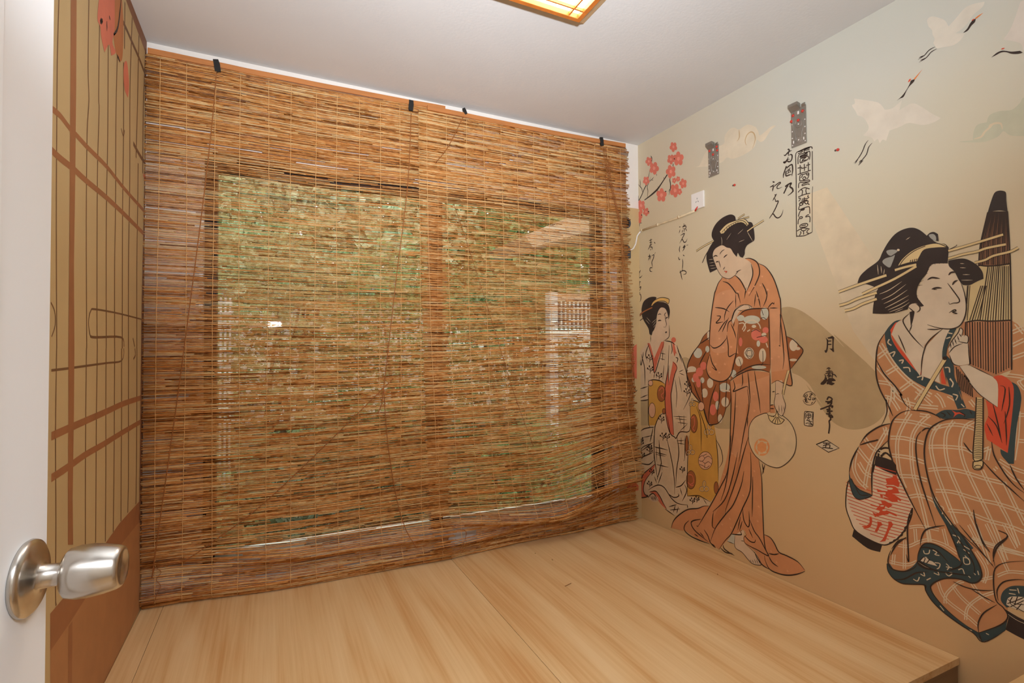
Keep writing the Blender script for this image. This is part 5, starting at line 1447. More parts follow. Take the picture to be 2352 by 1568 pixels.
  ('t',8,247,'9246 1994 -20 -72'),
  ('t',8,239,'9028 2524 -72 -10'),
  ('t',8,240,'9001 2555 -19 -72'),
  ('t',8,233,'8721 1580 -69 -4'),
  ('t',8,233,'8695 1612 -17 -68'),
  ('t',8,244,'9122 914 -73 0'),
  ('t',8,245,'9095 949 -19 -70'),
  ('t',8,273,'10206 776 -86 0'),
  ('t',8,273,'10174 813 -22 -75'),
  ('t',8,251,'9364 708 -76 0'),
  ('t',8,251,'9336 743 -20 -71'),
  ('t',8,244,'9092 708 -72 0'),
  ('t',8,245,'9065 743 -19 -69'),
  ('t',8,224,'8401 2222 -66 -6'),
  ('t',8,224,'8376 2253 -16 -68'),
  ('t',8,222,'8296 1432 -66 -4'),
  ('t',8,223,'8271 1464 -17 -67'),
  ('t',8,224,'8331 1092 -65 -2'),
  ('t',8,225,'8306 1124 -16 -66'),
  ('t',8,208,'7590 232 -58 4'),
  ('t',8,208,'7568 264 -14 -60'),
  ('t',8,214,'7858 326 -60 2'),
  ('t',8,214,'7835 358 -15 -62'),
  ('t',8,217,'7994 523 -62 2'),
  ('t',8,217,'7970 556 -16 -64'),
  ('t',8,217,'8121 6714 -75 -36'),
  ('t',8,218,'8094 6736 -22 -80'),
  ('t',8,217,'8118 6678 -70 36'),
  ('t',8,222,'8333 6510 -77 -35'),
  ('t',8,223,'8306 6532 -24 -80'),
  ('t',8,222,'8330 6474 -72 38'),
  ('t',8,218,'8168 6516 -75 -34'),
  ('t',8,219,'8142 6538 -22 -79'),
  ('t',8,218,'8166 6480 -71 38'),
  ('t',8,226,'8488 6372 -79 -35'),
  ('t',8,226,'8460 6394 -23 -80'),
  ('t',8,226,'8486 6334 -74 40'),
  ('t',8,242,'9096 6766 -86 -40'),
  ('t',8,243,'9066 6788 -26 -84'),
  ('t',8,242,'9094 6726 -82 39'),
  ('t',8,233,'8788 6430 -83 -36'),
  ('t',8,234,'8758 6454 -24 -83'),
  ('t',8,234,'8786 6392 -78 40'),
  ('t',8,213,'7982 6392 -74 -32'),
  ('t',8,214,'7956 6415 -22 -78'),
  ('t',8,213,'7980 6357 -70 37')]),
 ]),
('right', 'painted_small_woman', 'small painted woman in a white and yellow robe beside the blind', [
 ('robe', 'robe_w', [
  ('f',2,0,'12010 5264 357 -262 7 52 0 -1156 0 -369 -336 23 -38 -750 374 -207 0 -573 0 -620 -52 -32 52 -330 0 -280 0 -153 -166 28 -175 93 -216 -91 -189 49 -68 -77 -227 -65 -393 -82 -256 214 -226 121 -336 91 -376 158 -39 109 183 23 603 -65 -32 733 67 880 -124 145 -64 275 30 588 -72 212 142 378 78 236 140 300 123 152 83 154 171 95 244 37 69 -62 380 -480',(0,2,4,5,6,7,9,15,20,24,27,33))]),
 ('sash', 'yellow', [
  ('f',4,0,'11979 4130 -194 42 -282 -19 -205 -85 8 -440 -62 -340 274 -92 192 -342 290 -43 12 825',(0,3,5,7,8)),
  ('f',2,0,'10350 3676 -274 -6 -188 -98 -178 -451 -162 35 -50 -273 -60 -553 -9 -551 58 -317 201 -288 240 38 565 -99 -32 733 -75 901 -44 251',(0,2,4,9,11))]),
 ('lining', 'redpink', [
  ('f',4,0,'12036 5232 -122 -19 -163 -424 -312 480 -115 13 26 -173 188 -254 196 -493 69 166 -3 196',(0,2,3,4,7)),
  ('f',5,0,'10978 4719 -128 -75 -28 -122 98 -187 92 -343 48 -314 -72 -886 -20 -114 152 34 128 326 60 464 -8 472 -120 508 -16 -406 -116 378 -46 156',(0,7,12,13)),
  ('f',4,0,'11738 1732 208 -154 326 -264 102 -274 0 -280 0 -153 -166 28 -136 83 134 16 73 148 -105 288 -298 325',(0,7)),
  ('f',4,0,'12006 865 -218 69 -186 -82 -136 -124 -178 -178 90 13 181 77 138 124 141 78',(4,))]),
 ('skin', 'skin', [
  ('f',3,0,'11540 6186 -117 70 -159 -44 -88 -132 -42 -160 -18 -189 -6 -250 56 -107 181 -75 -22 -63 403 -447 283 459 -123 63 -52 162 -122 191 -99 221',(8,9,10,11)),
  ('f',6,0,'11014 5168 -109 90 -85 -78 -48 -168 96 -92 128 92'),
  ('f',5,0,'12083 666 -124 130 -145 35 -164 -55 -22 -84 214 -77',(0,4))]),
 ('hair', 'hair', [
  ('f',5,0,'12272 6158 8 134 -89 194 -201 97 -220 18 -156 -45 135 -110 -283 -26 -182 -32 -156 -92 -54 -162 15 -123 37 -123 50 192 88 132 159 44 117 -86 73 -156 27 -192 74 -158 48 -64 39 -30 35 -97 97 36 47 166 170 207 99 140',(6,12,20,22))]),
 ('comb', 'yellow2', [
  ('f',6,0,'11856 6340 -108 122 -237 74 -229 -12 -187 -69 33 -122 156 95 228 22 190 -41 72 -75',(0,4,5,9))]),
 ('outline', 'ink', [
  ('u',7,379,'11856 6340 -108 122 -237 74 -229 -12 -187 -69 33 -122'),
  ('u',7,387,'11823 6328 -145 79 -166 33 -228 -18 -143 -88'),
  ('u',6,493,'12362 5934 -164 68'),
  ('u',6,480,'12148 6032 -246 -130'),
  ('u',6,482,'12198 5985 -245 -179'),
  ('u',6,479,'11996 6220 -122 -74'),
  ('u',6,482,'12070 6192 -122 -90'),
  ('u',6,122,'12374 5672 0 131 0 137 0 110'),
  ('u',6,131,'12374 6031 0 75'),
  ('u',6,127,'12374 6074 0 -38'),
  ('u',6,123,'12374 6010 0 -26'),
  ('u',6,311,'11280 3802 15 -87 38 -77 57 -54 67 -22 67 12 56 44 38 72 12 88 -15 90 -39 76 -59 54 -67 21 -66 -13 -56 -46 -36 -72 -12 -86'),
  ('u',6,322,'11713 3288 13 -82 32 -72 46 -52 56 -22 56 10 46 41 31 67 10 82 -13 84 -32 72 -48 52 -56 21 -56 -11 -46 -42 -29 -67 -10 -81'),
  ('u',6,305,'11288 3300 6 -31 15 -27 23 -20 26 -8 26 3 22 15 14 24 4 30 -5 30 -15 28 -23 19 -26 9 -25 -4 -22 -15 -15 -24 -5 -29'),
  ('u',6,322,'11810 4074 8 -33 22 -29 31 -20 37 -8 38 4 31 16 21 27 7 32 -8 33 -22 29 -31 20 -38 9 -38 -6 -30 -16 -21 -27 -7 -31'),
  ('u',6,276,'10098 3102 10 -93 28 -81 42 -58 48 -24 48 11 40 47 26 75 8 91 -10 94 -30 82 -42 58 -48 22 -48 -12 -39 -48 -26 -74 -7 -90'),
  ('u',6,268,'9858 3574 8 -44 24 -40 35 -28 41 -13 40 5 34 21 24 35 6 44 -8 46 -24 40 -36 28 -40 12 -40 -6 -34 -22 -22 -35 -8 -43'),
  ('u',4,269,'9620 2226 19 -89 50 -83 75 -64 88 -34 88 -1 76 35 50 64 16 86 -19 92 -53 84 -77 64 -89 32 -88 -2 -72 -36 -48 -64 -16 -84'),
  ('u',4,282,'10188 1616 14 -94 36 -86 55 -64 65 -34 64 3 54 40 35 71 11 90 -14 97 -38 87 -56 64 -64 32 -64 -6 -53 -40 -35 -70 -10 -90'),
  ('u',4,257,'9432 1585 6 -59 17 -54 23 -38 28 -18 27 4 22 28 15 46 4 58 -6 60 -16 54 -24 38 -28 18 -26 -6 -22 -28 -16 -46 -4 -57'),
  ('u',4,282,'10434 2474 6 -104 14 -88 20 -62 22 -24 21 16 17 56 12 84 2 103 -6 103 -14 90 -19 61 -23 23 -21 -17 -17 -55 -11 -85 -3 -101'),
  ('u',5,264,'10062 2216 -115 78 -74 -58 77 -86 114 -7'),
  ('u',5,260,'9873 2236 -131 80 -108 -50'),
  ('u',5,260,'9950 2150 -94 -39 -112 64 -108 -49'),
  ('u',5,262,'9910 2301 -114 63'),
  ('u',5,263,'10046 2046 -114 -7 -111 -35 -111 79'),
  ('u',5,264,'9856 2111 21 -118'),
  ('u',4,162,'9647 3081 9 -47 21 -36 29 -16 28 8 20 32 8 44 -9 48 -21 36 -30 16 -28 -9 -20 -31 -7 -45'),
  ('u',4,162,'9540 2956 13 -36 35 -30 47 -16 47 2 34 21 12 33 -13 38 -35 30 -48 16 -46 -3 -34 -21 -12 -34'),
  ('u',4,164,'9684 2936 14 -36 35 -31 48 -17 48 3 35 21 12 34 -13 38 -36 30 -48 16 -48 -2 -35 -22 -12 -34'),
  ('u',4,167,'9842 1588 8 -43 20 -36 26 -17 27 4 19 28 7 40 -8 44 -21 36 -26 18 -27 -6 -19 -26 -6 -42'),
  ('u',4,166,'9741 1484 12 -36 33 -30 44 -20 44 -2 32 16 12 30 -12 36 -34 31 -44 19 -44 2 -32 -16 -11 -30'),
  ('u',4,169,'9877 1452 13 -36 32 -32 46 -19 45 -3 33 17 12 30 -14 35 -33 32 -46 20 -45 2 -32 -16 -11 -30'),
  ('u',6,172,'10230 3692 6 -32 16 -24 20 -11 20 7 15 22 5 31 -6 33 -16 24 -20 10 -20 -6 -15 -22 -5 -32'),
  ('u',6,171,'10152 3602 10 -25 25 -20 34 -9 33 2 26 16 8 24 -9 25 -25 21 -34 9 -34 -3 -25 -16 -9 -24'),
  ('u',6,173,'10257 3593 9 -25 26 -21 34 -9 35 3 25 15 9 24 -10 26 -25 20 -36 10 -34 -4 -24 -16 -9 -23'),
  ('u',6,174,'10300 2438 7 -42 19 -32 26 -15 26 6 18 27 7 38 -7 42 -20 32 -26 14 -26 -6 -18 -26 -6 -38'),
  ('u',6,173,'10202 2333 12 -32 31 -28 43 -15 43 0 31 17 11 28 -12 33 -32 28 -43 16 -42 -2 -31 -16 -11 -29'),
  ('u',6,175,'10334 2310 12 -32 32 -28 43 -16 43 0 32 17 12 29 -13 33 -32 28 -44 16 -43 -1 -32 -17 -10 -29'),
  ('t',7,15,'12010 5264 254 -229 110 -83 0 -204 0 -571'),
  ('t',7,589,'11279 5298 -244 -37 -171 -95'),
  ('t',7,556,'10781 5012 -123 -152 -140 -300 -78 -236 -142 -378 300 -531'),
  ('t',7,628,'12011 5248 -211 -524 -66 -362 -242 493 -168 412'),
  ('t',7,585,'11124 5169 56 -687 120 -508 8 -472 -60 -464 -128 -326 -172 -84 -64 -20 -151 188 -329 60 -64 290 30 588'),
  ('t',7,589,'10978 4719 -156 -166 98 -218 115 -407 26 -280 -93 -970'),
  ('t',7,587,'11035 5261 -40 -217 45 -124'),
  ('t',7,575,'10869 4828 -85 -30 45 -123'),
  ('t',7,572,'10821 5165 -102 -245 -101 -242'),
  ('t',7,615,'11979 4130 -194 42 -282 -19 -205 -85'),
  ('t',7,644,'12004 4162 8 -526 -12 -818 -289 4'),
  ('t',7,626,'11312 3250 206 -86 168 -242 76 -268 37 -870'),
  ('t',7,645,'12374 3869 -343 94'),
  ('t',7,645,'12374 3596 -339 120'),
  ('t',7,645,'12374 3512 -336 56 -26 84'),
  ('t',7,656,'12374 2595 -174 98 -394 101'),
  ('t',7,638,'11959 2334 -77 238 -76 222'),
  ('t',7,650,'11987 5182 128 -264 -71 -198'),
  ('t',7,653,'12317 4918 -145 -399 -18 -530'),
  ('t',7,662,'12214 4984 108 -402 52 200'),
  ('t',7,629,'11734 4368 26 -162'),
  ('t',7,624,'11639 4404 27 -194'),
  ('t',7,451,'11490 4951 -228 -31'),
  ('t',7,452,'11492 4792 -204 -30'),
  ('t',7,457,'11374 5046 28 -318'),
  ('t',7,456,'11336 4603 52 -413'),
  ('t',7,447,'11134 4608 27 -314 -19 -248'),
  ('t',7,423,'10748 4433 -168 65'),
  ('t',7,421,'10728 4403 -186 -53'),
  ('t',7,426,'10750 4311 -98 -419'),
  ('t',7,434,'10900 4213 -58 -364 28 -400'),
  ('t',7,419,'10982 3192 -504 41'),
  ('t',7,419,'10896 3140 -416 18'),
  ('t',7,417,'10813 3044 -372 15'),
  ('t',7,428,'10768 3246 -80 -262'),
  ('t',7,424,'10580 3267 8 -451'),
  ('t',7,418,'10732 2826 -270 216'),
  ('t',7,446,'11223 3197 -103 -454 -86 -111'),
  ('t',7,458,'11744 2206 -348 26'),
  ('t',7,455,'11724 2016 -415 12'),
  ('t',7,465,'11578 2329 -38 -495'),
  ('t',7,471,'11696 2246 -16 -440'),
  ('t',7,423,'10864 2534 -294 60'),
  ('t',7,423,'10844 2476 -292 16'),
  ('t',7,429,'10694 2651 3 -211'),
  ('t',7,476,'12254 2420 -420 127'),
  ('t',7,497,'12374 1907 -64 205 -448 204'),
  ('t',4,469,'10302 3710 -226 -40 -188 -98'),
  ('t',4,466,'10136 3548 -147 -361 -6 -777'),
  ('t',4,456,'10078 3539 -219 -451 -88 -301 36 51'),
  ('t',4,453,'9888 3572 -178 -451 -162 29'),
  ('t',4,441,'9498 2883 -60 -553 -9 -551'),
  ('t',4,435,'9500 2792 -171 -250 -37 -268 114 -186'),
  ('t',4,491,'10493 1113 -12 729 -75 902'),
  ('t',4,467,'10493 1113 -376 109 -189 -16 -239 -46'),
  ('t',4,462,'9928 1183 -110 -113'),
  ('t',4,495,'10548 2724 30 -603 43 -97'),
  ('t',7,633,'11787 2545 -14 -643 -131 -614'),
  ('t',7,622,'11494 1827 74 -269 120 -280'),
  ('t',7,619,'11576 2448 -40 -344 -84 -490'),
  ('t',7,589,'11256 2559 -210 -677 -78 -506 6 -337'),
  ('t',7,583,'10862 2678 -78 -443 92 -473 51 -498'),
  ('t',7,670,'11752 1730 194 -152 352 -286 76 -288 0 -277 -15 -123 -301 118 148 12 73 148 -105 288 -323 346'),
  ('t',7,628,'11452 1550 192 -390'),
  ('t',7,612,'12054 902 -220 150 -237 103 -229 -26 -262 -215 -257 -87 -372 53'),
  ('t',7,624,'12006 848 -265 98 -185 -114 -135 -155 -133 -121'),
  ('t',7,581,'10932 958 -129 92 41 51'),
  ('t',7,593,'11236 1005 -218 -54 -172 59'),
  ('t',7,575,'10927 1248 -212 96 -168 187'),
  ('t',7,564,'10497 875 -19 -83'),
  ('t',7,593,'11356 538 -373 -82'),
  ('t',7,565,'10590 1402 -79 -160 169 -310'),
  ('t',7,574,'10758 1273 -80 -191'),
  ('t',7,601,'11768 2226 -552 -4'),
  ('t',7,604,'11747 2068 -483 6'),
  ('t',7,601,'11682 1727 -480 15'),
  ('t',7,630,'11782 1354 -92 -172'),
  ('t',7,634,'12374 1988 -560 359'),
  ('t',7,661,'12374 1756 -110 90 -446 210'),
  ('t',7,647,'12368 1626 -350 36 -220 171'),
  ('t',7,668,'12374 1542 -4 -16'),
  ('t',7,663,'12374 1339 -103 58'),
  ('t',7,667,'12374 1326 0 -101'),
  ('t',7,638,'12058 673 -99 123 -145 52 -186 -162'),
  ('t',7,642,'11960 746 -95 -105'),
  ('t',7,639,'11896 778 -79 -134'),
  ('t',7,636,'11838 793 -83 -133'),
  ('t',7,633,'11791 788 -83 -116'),
  ('t',7,587,'11198 642 -306 144'),
  ('t',7,580,'11155 562 -388 136'),
  ('t',7,589,'11024 536 -89 238'),
  ('t',7,584,'10896 542 -66 200')]),
 ('hairpin_outline', 'ink', [
  ('u',6,1314,'12374 6082 -178 104 -396 101')]),
 ('hairpin', 'brown', [
  ('u',7,739,'12374 6082 -178 104 -396 101')]),
 ('hair_strand', 'cream2', [
  ('t',6,239,'12048 6009 -170 -142'),
  ('t',6,240,'12099 5946 -171 -142'),
  ('t',6,234,'11760 5698 -106 92'),
  ('t',6,234,'11784 5764 -146 122'),
  ('t',6,234,'11830 5832 -216 118')]),
 ('face_line', 'ink', [
  ('t',7,463,'11566 6050 -71 26 -78 -21'),
  ('t',7,452,'11289 6072 -21 -65 -22 -111 -28 -144 55 -92'),
  ('t',7,454,'11296 5677 22 26'),
  ('t',7,453,'11299 6009 -33 61 -58 28'),
  ('t',7,447,'11106 5731 -4 -250 54 -108 191 -81'),
  ('t',7,478,'11885 5474 3 -196'),
  ('t',7,694,'11568 5876 -70 15 -78 -11'),
  ('t',7,674,'11237 5926 -45 29 -36 4'),
  ('t',7,674,'11275 5534 -67 13 45 -36')]),
 ('rattle', 'redpink', [
  ('f',6,0,'10848 5312 10 -31 25 -25 37 -14 40 1 36 15 25 26 9 33 -10 32 -26 25 -36 14 -41 -2 -36 -15 -25 -27'),
  ('f',6,0,'10983 5244 -69 -16 -48 -186 -41 -122 42 30 45 -92 32 92 29 94',(0,1))]),
 ('robe_medallion', 'brown', [
  ('f',5,0,'11280 3802 19 -99 49 -83 70 -50 78 -6 70 38 48 77 16 99 -20 101 -50 83 -71 49 -79 5 -68 -40 -46 -76'),
  ('f',5,0,'11288 3300 8 -35 18 -29 28 -19 30 -3 28 12 18 26 6 34 -6 34 -20 30 -28 18 -30 3 -27 -13 -19 -25'),
  ('f',5,0,'10098 3102 14 -106 35 -87 51 -53 56 -8 50 40 34 79 10 103 -14 108 -36 88 -52 52 -56 6 -50 -41 -32 -79'),
  ('f',3,0,'10188 1616 18 -107 46 -94 68 -62 74 -17 68 30 45 74 15 102 -18 110 -48 95 -70 61 -74 15 -66 -33 -44 -73'),
  ('f',3,0,'9432 1585 8 -68 21 -57 29 -37 32 -7 28 22 18 48 6 66 -8 68 -20 58 -30 36 -32 8 -27 -24 -19 -48'),
  ('f',3,0,'10434 2474 8 -118 18 -96 23 -55 25 -5 22 48 14 91 4 116 -8 117 -17 97 -23 55 -26 4 -22 -48 -14 -92')]),
 ('robe_medallion', 'blush', [
  ('f',5,0,'11713 3288 16 -94 41 -78 58 -48 64 -6 58 34 40 71 13 93 -17 95 -41 79 -59 46 -65 6 -57 -36 -38 -70'),
  ('f',5,0,'11810 4074 10 -38 28 -30 38 -19 44 -3 39 14 27 28 9 37 -11 38 -27 31 -39 18 -44 2 -38 -14 -26 -28'),
  ('f',5,0,'9858 3574 12 -50 29 -44 43 -26 47 -4 43 18 28 37 10 49 -11 52 -30 43 -43 26 -48 4 -42 -19 -28 -37'),
  ('f',3,0,'9620 2226 24 -102 64 -90 92 -62 103 -22 93 26 65 68 21 96 -24 104 -68 92 -94 62 -103 18 -91 -28 -61 -68')]),
 ('robe_medallion', 'redpink', [
  ('u',6,530,'11554 3863 -140 105 -66 -123 116 -103 -91 -88'),
  ('u',6,476,'10318 3207 -99 55 -17 -188 62 -125 -78 -48'),
  ('u',4,482,'10443 1702 -139 0 -37 -168 121 -86'),
  ('u',4,486,'10467 1490 -119 -62 -80 34')]),
 ('outline', 'cream2', [
  ('u',3,325,'9656 3080 7 -43 18 -33 25 -15 24 8 16 29 6 42 -7 43 -18 33 -25 14 -24 -8 -16 -28 -6 -42'),
  ('u',3,324,'9548 2956 12 -34 32 -27 42 -15 44 2 30 20 12 30 -12 33 -32 28 -44 14 -42 -3 -30 -19 -12 -29'),
  ('u',3,329,'9693 2936 13 -34 32 -28 43 -14 43 2 32 19 12 31 -13 34 -32 27 -44 15 -43 -3 -32 -19 -11 -30'),
  ('u',3,333,'9850 1586 6 -40 18 -32 22 -16 23 5 17 25 4 38 -6 41 -18 33 -22 15 -22 -5 -16 -26 -6 -38'),
  ('u',3,332,'9749 1482 11 -32 30 -28 40 -18 40 -2 30 14 10 28 -12 32 -30 28 -40 18 -40 1 -29 -15 -10 -26'),
  ('u',3,337,'9885 1450 11 -32 30 -29 42 -18 40 -2 30 15 11 27 -11 32 -31 29 -41 18 -42 1 -28 -15 -11 -26'),
  ('u',5,343,'10236 3692 6 -30 12 -23 18 -9 17 6 13 20 4 30 -6 30 -12 22 -18 10 -18 -7 -12 -21 -4 -28'),
  ('u',5,342,'10158 3602 9 -23 23 -19 31 -8 31 3 22 14 8 21 -8 24 -24 18 -30 8 -32 -3 -22 -14 -8 -21'),
  ('u',5,346,'10263 3592 9 -22 23 -19 31 -9 32 4 22 14 8 21 -8 23 -24 18 -32 9 -30 -3 -23 -14 -8 -22'),
  ('u',5,347,'10308 2436 6 -38 16 -30 22 -13 22 6 16 25 5 36 -7 38 -16 30 -22 12 -22 -6 -15 -24 -5 -36'),
  ('u',5,346,'10210 2332 10 -30 29 -24 39 -15 39 1 29 15 9 25 -11 30 -28 26 -40 14 -38 -2 -28 -14 -10 -26'),
  ('u',5,351,'10342 2309 10 -29 29 -26 40 -14 39 0 30 16 10 26 -12 29 -29 25 -40 15 -39 -1 -29 -16 -9 -25')]),
 ('sprig', 'ink', [
  ('t',7,462,'11549 4164 -21 116 46 90'),
  ('t',7,459,'11528 4280 -79 66'),
  ('t',7,467,'11534 4257 116 50'),
  ('t',7,458,'11530 4235 -94 42'),
  ('f',7,0,'11546 4378 10 -22 24 -6 19 14 -1 26 -19 16 -23 -6'),
  ('f',7,0,'11418 4352 12 -22 22 -6 19 14 0 25 -19 17 -23 -6'),
  ('f',7,0,'11620 4314 10 -22 24 -7 20 15 -1 25 -19 17 -24 -6'),
  ('f',7,0,'11408 4284 12 -22 22 -7 20 15 -1 25 -19 16 -23 -5'),
  ('t',7,478,'11927 4342 -21 118 47 94'),
  ('t',7,475,'11906 4460 -84 68'),
  ('t',7,484,'11911 4438 121 52'),
  ('t',7,474,'11906 4414 -97 42'),
  ('f',7,0,'11924 4562 11 -23 25 -7 20 16 -1 26 -20 16 -25 -6'),
  ('f',7,0,'11790 4534 12 -23 24 -7 20 16 0 25 -21 17 -23 -6'),
  ('f',7,0,'12001 4497 11 -23 26 -7 20 15 -1 26 -21 17 -24 -5'),
  ('f',7,0,'11780 4464 12 -23 24 -7 19 16 0 25 -20 17 -24 -6'),
  ('t',7,416,'10446 3978 -18 108 39 84'),
  ('t',7,414,'10428 4086 -70 63'),
  ('t',7,421,'10432 4065 102 45'),
  ('t',7,413,'10429 4044 -81 40'),
  ('f',7,0,'10442 4178 10 -21 21 -7 16 14 0 24 -17 15 -20 -5'),
  ('f',7,0,'10332 4156 10 -22 20 -6 16 14 0 22 -17 16 -20 -4'),
  ('f',7,0,'10507 4118 10 -22 21 -6 16 14 0 22 -18 16 -20 -4'),
  ('f',7,0,'10324 4092 10 -22 20 -6 16 14 -1 23 -17 15 -20 -4'),
  ('t',7,417,'10470 3782 -18 109 38 84'),
  ('t',7,415,'10452 3891 -70 64'),
  ('t',7,422,'10456 3870 101 44'),
  ('t',7,414,'10452 3850 -81 40'),
  ('f',7,0,'10466 3983 10 -21 20 -7 17 13 -1 24 -16 16 -21 -4'),
  ('f',7,0,'10356 3962 9 -22 20 -6 17 13 -1 23 -17 16 -20 -4'),
  ('f',7,0,'10530 3922 10 -22 21 -7 17 13 0 24 -18 16 -20 -4'),
  ('f',7,0,'10347 3898 9 -21 20 -7 17 14 -1 22 -16 16 -20 -4'),
  ('t',7,479,'11946 4669 -21 119 47 94'),
  ('t',7,476,'11925 4788 -83 65'),
  ('t',7,485,'11930 4764 122 55'),
  ('t',7,475,'11926 4742 -98 40'),
  ('f',7,0,'11943 4890 11 -24 25 -6 20 16 -1 26 -20 16 -24 -6'),
  ('f',7,0,'11810 4858 11 -22 24 -6 19 16 0 25 -20 16 -24 -5'),
  ('f',7,0,'12020 4826 12 -24 25 -6 20 16 -1 26 -20 16 -24 -5'),
  ('f',7,0,'11799 4788 11 -22 24 -6 20 15 0 25 -20 17 -24 -6'),
  ('t',7,460,'11476 2928 -20 117 44 87'),
  ('t',7,456,'11456 3045 -78 72'),
  ('t',7,465,'11461 3022 115 40'),
  ('t',7,456,'11457 3000 -92 49'),
  ('f',7,0,'11473 3142 11 -24 23 -8 19 14 0 24 -20 18 -23 -3'),
  ('f',7,0,'11347 3126 11 -24 23 -8 19 14 -1 24 -19 18 -22 -4'),
  ('f',7,0,'11546 3072 11 -23 23 -9 20 14 -1 25 -19 18 -24 -3'),
  ('f',7,0,'11338 3058 10 -22 23 -9 19 13 -1 25 -19 17 -22 -2'),
  ('t',7,458,'11416 2446 -20 117 44 85'),
  ('t',7,454,'11396 2563 -79 74'),
  ('t',7,463,'11400 2540 114 38'),
  ('t',7,454,'11396 2518 -92 52'),
  ('f',7,0,'11412 2659 11 -23 23 -10 18 13 0 25 -19 18 -23 -2'),
  ('f',7,0,'11288 2646 10 -23 22 -9 19 13 -1 25 -18 18 -22 -3'),
  ('f',7,0,'11484 2588 12 -24 22 -9 20 13 -1 24 -19 19 -23 -3'),
  ('f',7,0,'11278 2580 10 -24 23 -8 18 12 0 25 -19 18 -22 -3'),
  ('t',7,451,'11257 2471 -19 115 42 84'),
  ('t',7,448,'11238 2586 -78 74'),
  ('t',7,456,'11242 2564 112 36'),
  ('t',7,447,'11238 2542 -90 51'),
  ('f',7,0,'11254 2681 10 -23 23 -9 18 13 -1 24 -18 18 -22 -2'),
  ('f',7,0,'11132 2668 10 -22 22 -10 18 14 0 24 -19 18 -22 -3'),
  ('f',7,0,'11325 2611 11 -23 22 -10 18 13 0 25 -18 18 -23 -2'),
  ('f',7,0,'11122 2603 10 -23 22 -9 18 13 0 24 -18 18 -22 -2'),
  ('t',7,499,'12374 2114 -10 123 10 89'),
  ('t',7,496,'12364 2237 -88 81'),
  ('t',7,198,'12370 2213 4 37'),
  ('t',7,495,'12365 2190 -103 56'),
  ('f',7,0,'12374 2338 0 -25 0 -10 0 13 0 26 0 20 0 -2'),
  ('f',7,0,'12243 2328 12 -25 25 -10 21 13 -1 26 -20 20 -26 -2'),
  ('f',7,0,'12374 2262 0 -26 0 -10 0 14 0 26 0 20 0 -2'),
  ('f',7,0,'12232 2258 12 -25 26 -10 20 13 0 26 -22 20 -24 -2'),
  ('t',7,483,'11989 1950 -21 122 48 86'),
  ('t',7,479,'11968 2072 -84 78'),
  ('t',7,488,'11973 2048 122 34'),
  ('t',7,478,'11968 2026 -97 56'),
  ('f',7,0,'11986 2170 12 -24 24 -10 20 12 0 26 -21 19 -25 -2'),
  ('f',7,0,'11852 2161 12 -25 24 -10 20 13 -1 25 -20 20 -24 -2'),
  ('f',7,0,'12064 2094 11 -24 25 -11 20 13 0 26 -21 19 -25 -1'),
  ('f',7,0,'11842 2093 12 -25 24 -10 19 12 -1 26 -20 20 -24 -2'),
  ('t',7,499,'12374 2224 -12 104 12 73'),
  ('t',7,496,'12362 2328 -72 64'),
  ('t',7,194,'12368 2308 6 30'),
  ('t',7,496,'12364 2288 -82 46'),
  ('f',7,0,'12374 2412 0 -25 0 -10 0 13 0 26 0 20 0 -2'),
  ('f',7,0,'12260 2404 12 -26 26 -10 20 14 0 26 -22 20 -24 -3'),
  ('f',7,0,'12374 2350 0 -26 0 -10 0 14 0 26 0 20 0 -3'),
  ('f',7,0,'12251 2345 12 -25 25 -10 21 14 -1 26 -20 19 -26 -3'),
  ('t',7,482,'11988 2059 -22 101 48 70'),
  ('t',7,479,'11966 2160 -68 64'),
  ('t',7,487,'11972 2140 102 28'),
  ('t',7,479,'11967 2121 -78 45'),
  ('f',7,0,'11984 2242 12 -24 25 -10 20 12 -1 26 -20 19 -24 -2'),
  ('f',7,0,'11868 2235 12 -25 24 -10 20 13 0 25 -20 20 -25 -2'),
  ('f',7,0,'12044 2180 12 -25 25 -10 20 13 -1 26 -20 19 -24 -2'),
  ('f',7,0,'11860 2178 11 -24 25 -10 19 12 -1 26 -20 18 -24 -1'),
  ('t',7,428,'10668 1684 -18 94 40 64'),
  ('t',7,425,'10650 1778 -59 60'),
  ('t',7,432,'10654 1759 87 25'),
  ('t',7,425,'10650 1742 -66 44'),
  ('f',7,0,'10665 1853 10 -23 21 -10 16 12 0 23 -17 19 -21 -2'),
  ('f',7,0,'10566 1848 10 -22 21 -10 17 12 -1 23 -17 18 -20 -1'),
  ('f',7,0,'10716 1794 10 -22 20 -10 18 11 0 23 -18 19 -21 -1'),
  ('f',7,0,'10559 1796 10 -22 21 -10 16 11 0 23 -18 19 -20 -1'),
  ('t',7,480,'11902 1360 -22 102 48 68'),
  ('t',7,477,'11880 1462 -68 66'),
  ('t',7,485,'11886 1441 101 25'),
  ('t',7,477,'11882 1422 -78 49'),
  ('f',7,0,'11898 1542 12 -25 24 -11 20 12 0 26 -20 20 -24 -2'),
  ('f',7,0,'11784 1540 11 -25 24 -11 19 12 0 25 -20 20 -24 -1'),
  ('f',7,0,'11958 1478 12 -25 24 -11 20 12 0 25 -21 21 -25 -2'),
  ('f',7,0,'11775 1484 11 -26 24 -10 20 12 0 25 -20 19 -24 0'),
  ('t',7,485,'12004 980 -20 102 47 68'),
  ('t',7,482,'11984 1082 -70 68'),
  ('t',7,490,'11988 1062 103 22'),
  ('t',7,482,'11984 1043 -78 51'),
  ('f',7,0,'12002 1162 12 -25 24 -11 20 11 0 25 -21 22 -25 -1'),
  ('f',7,0,'11886 1162 11 -24 24 -12 20 12 -1 25 -20 21 -24 -1'),
  ('f',7,0,'12062 1097 11 -26 25 -11 20 11 0 25 -21 22 -25 -1'),
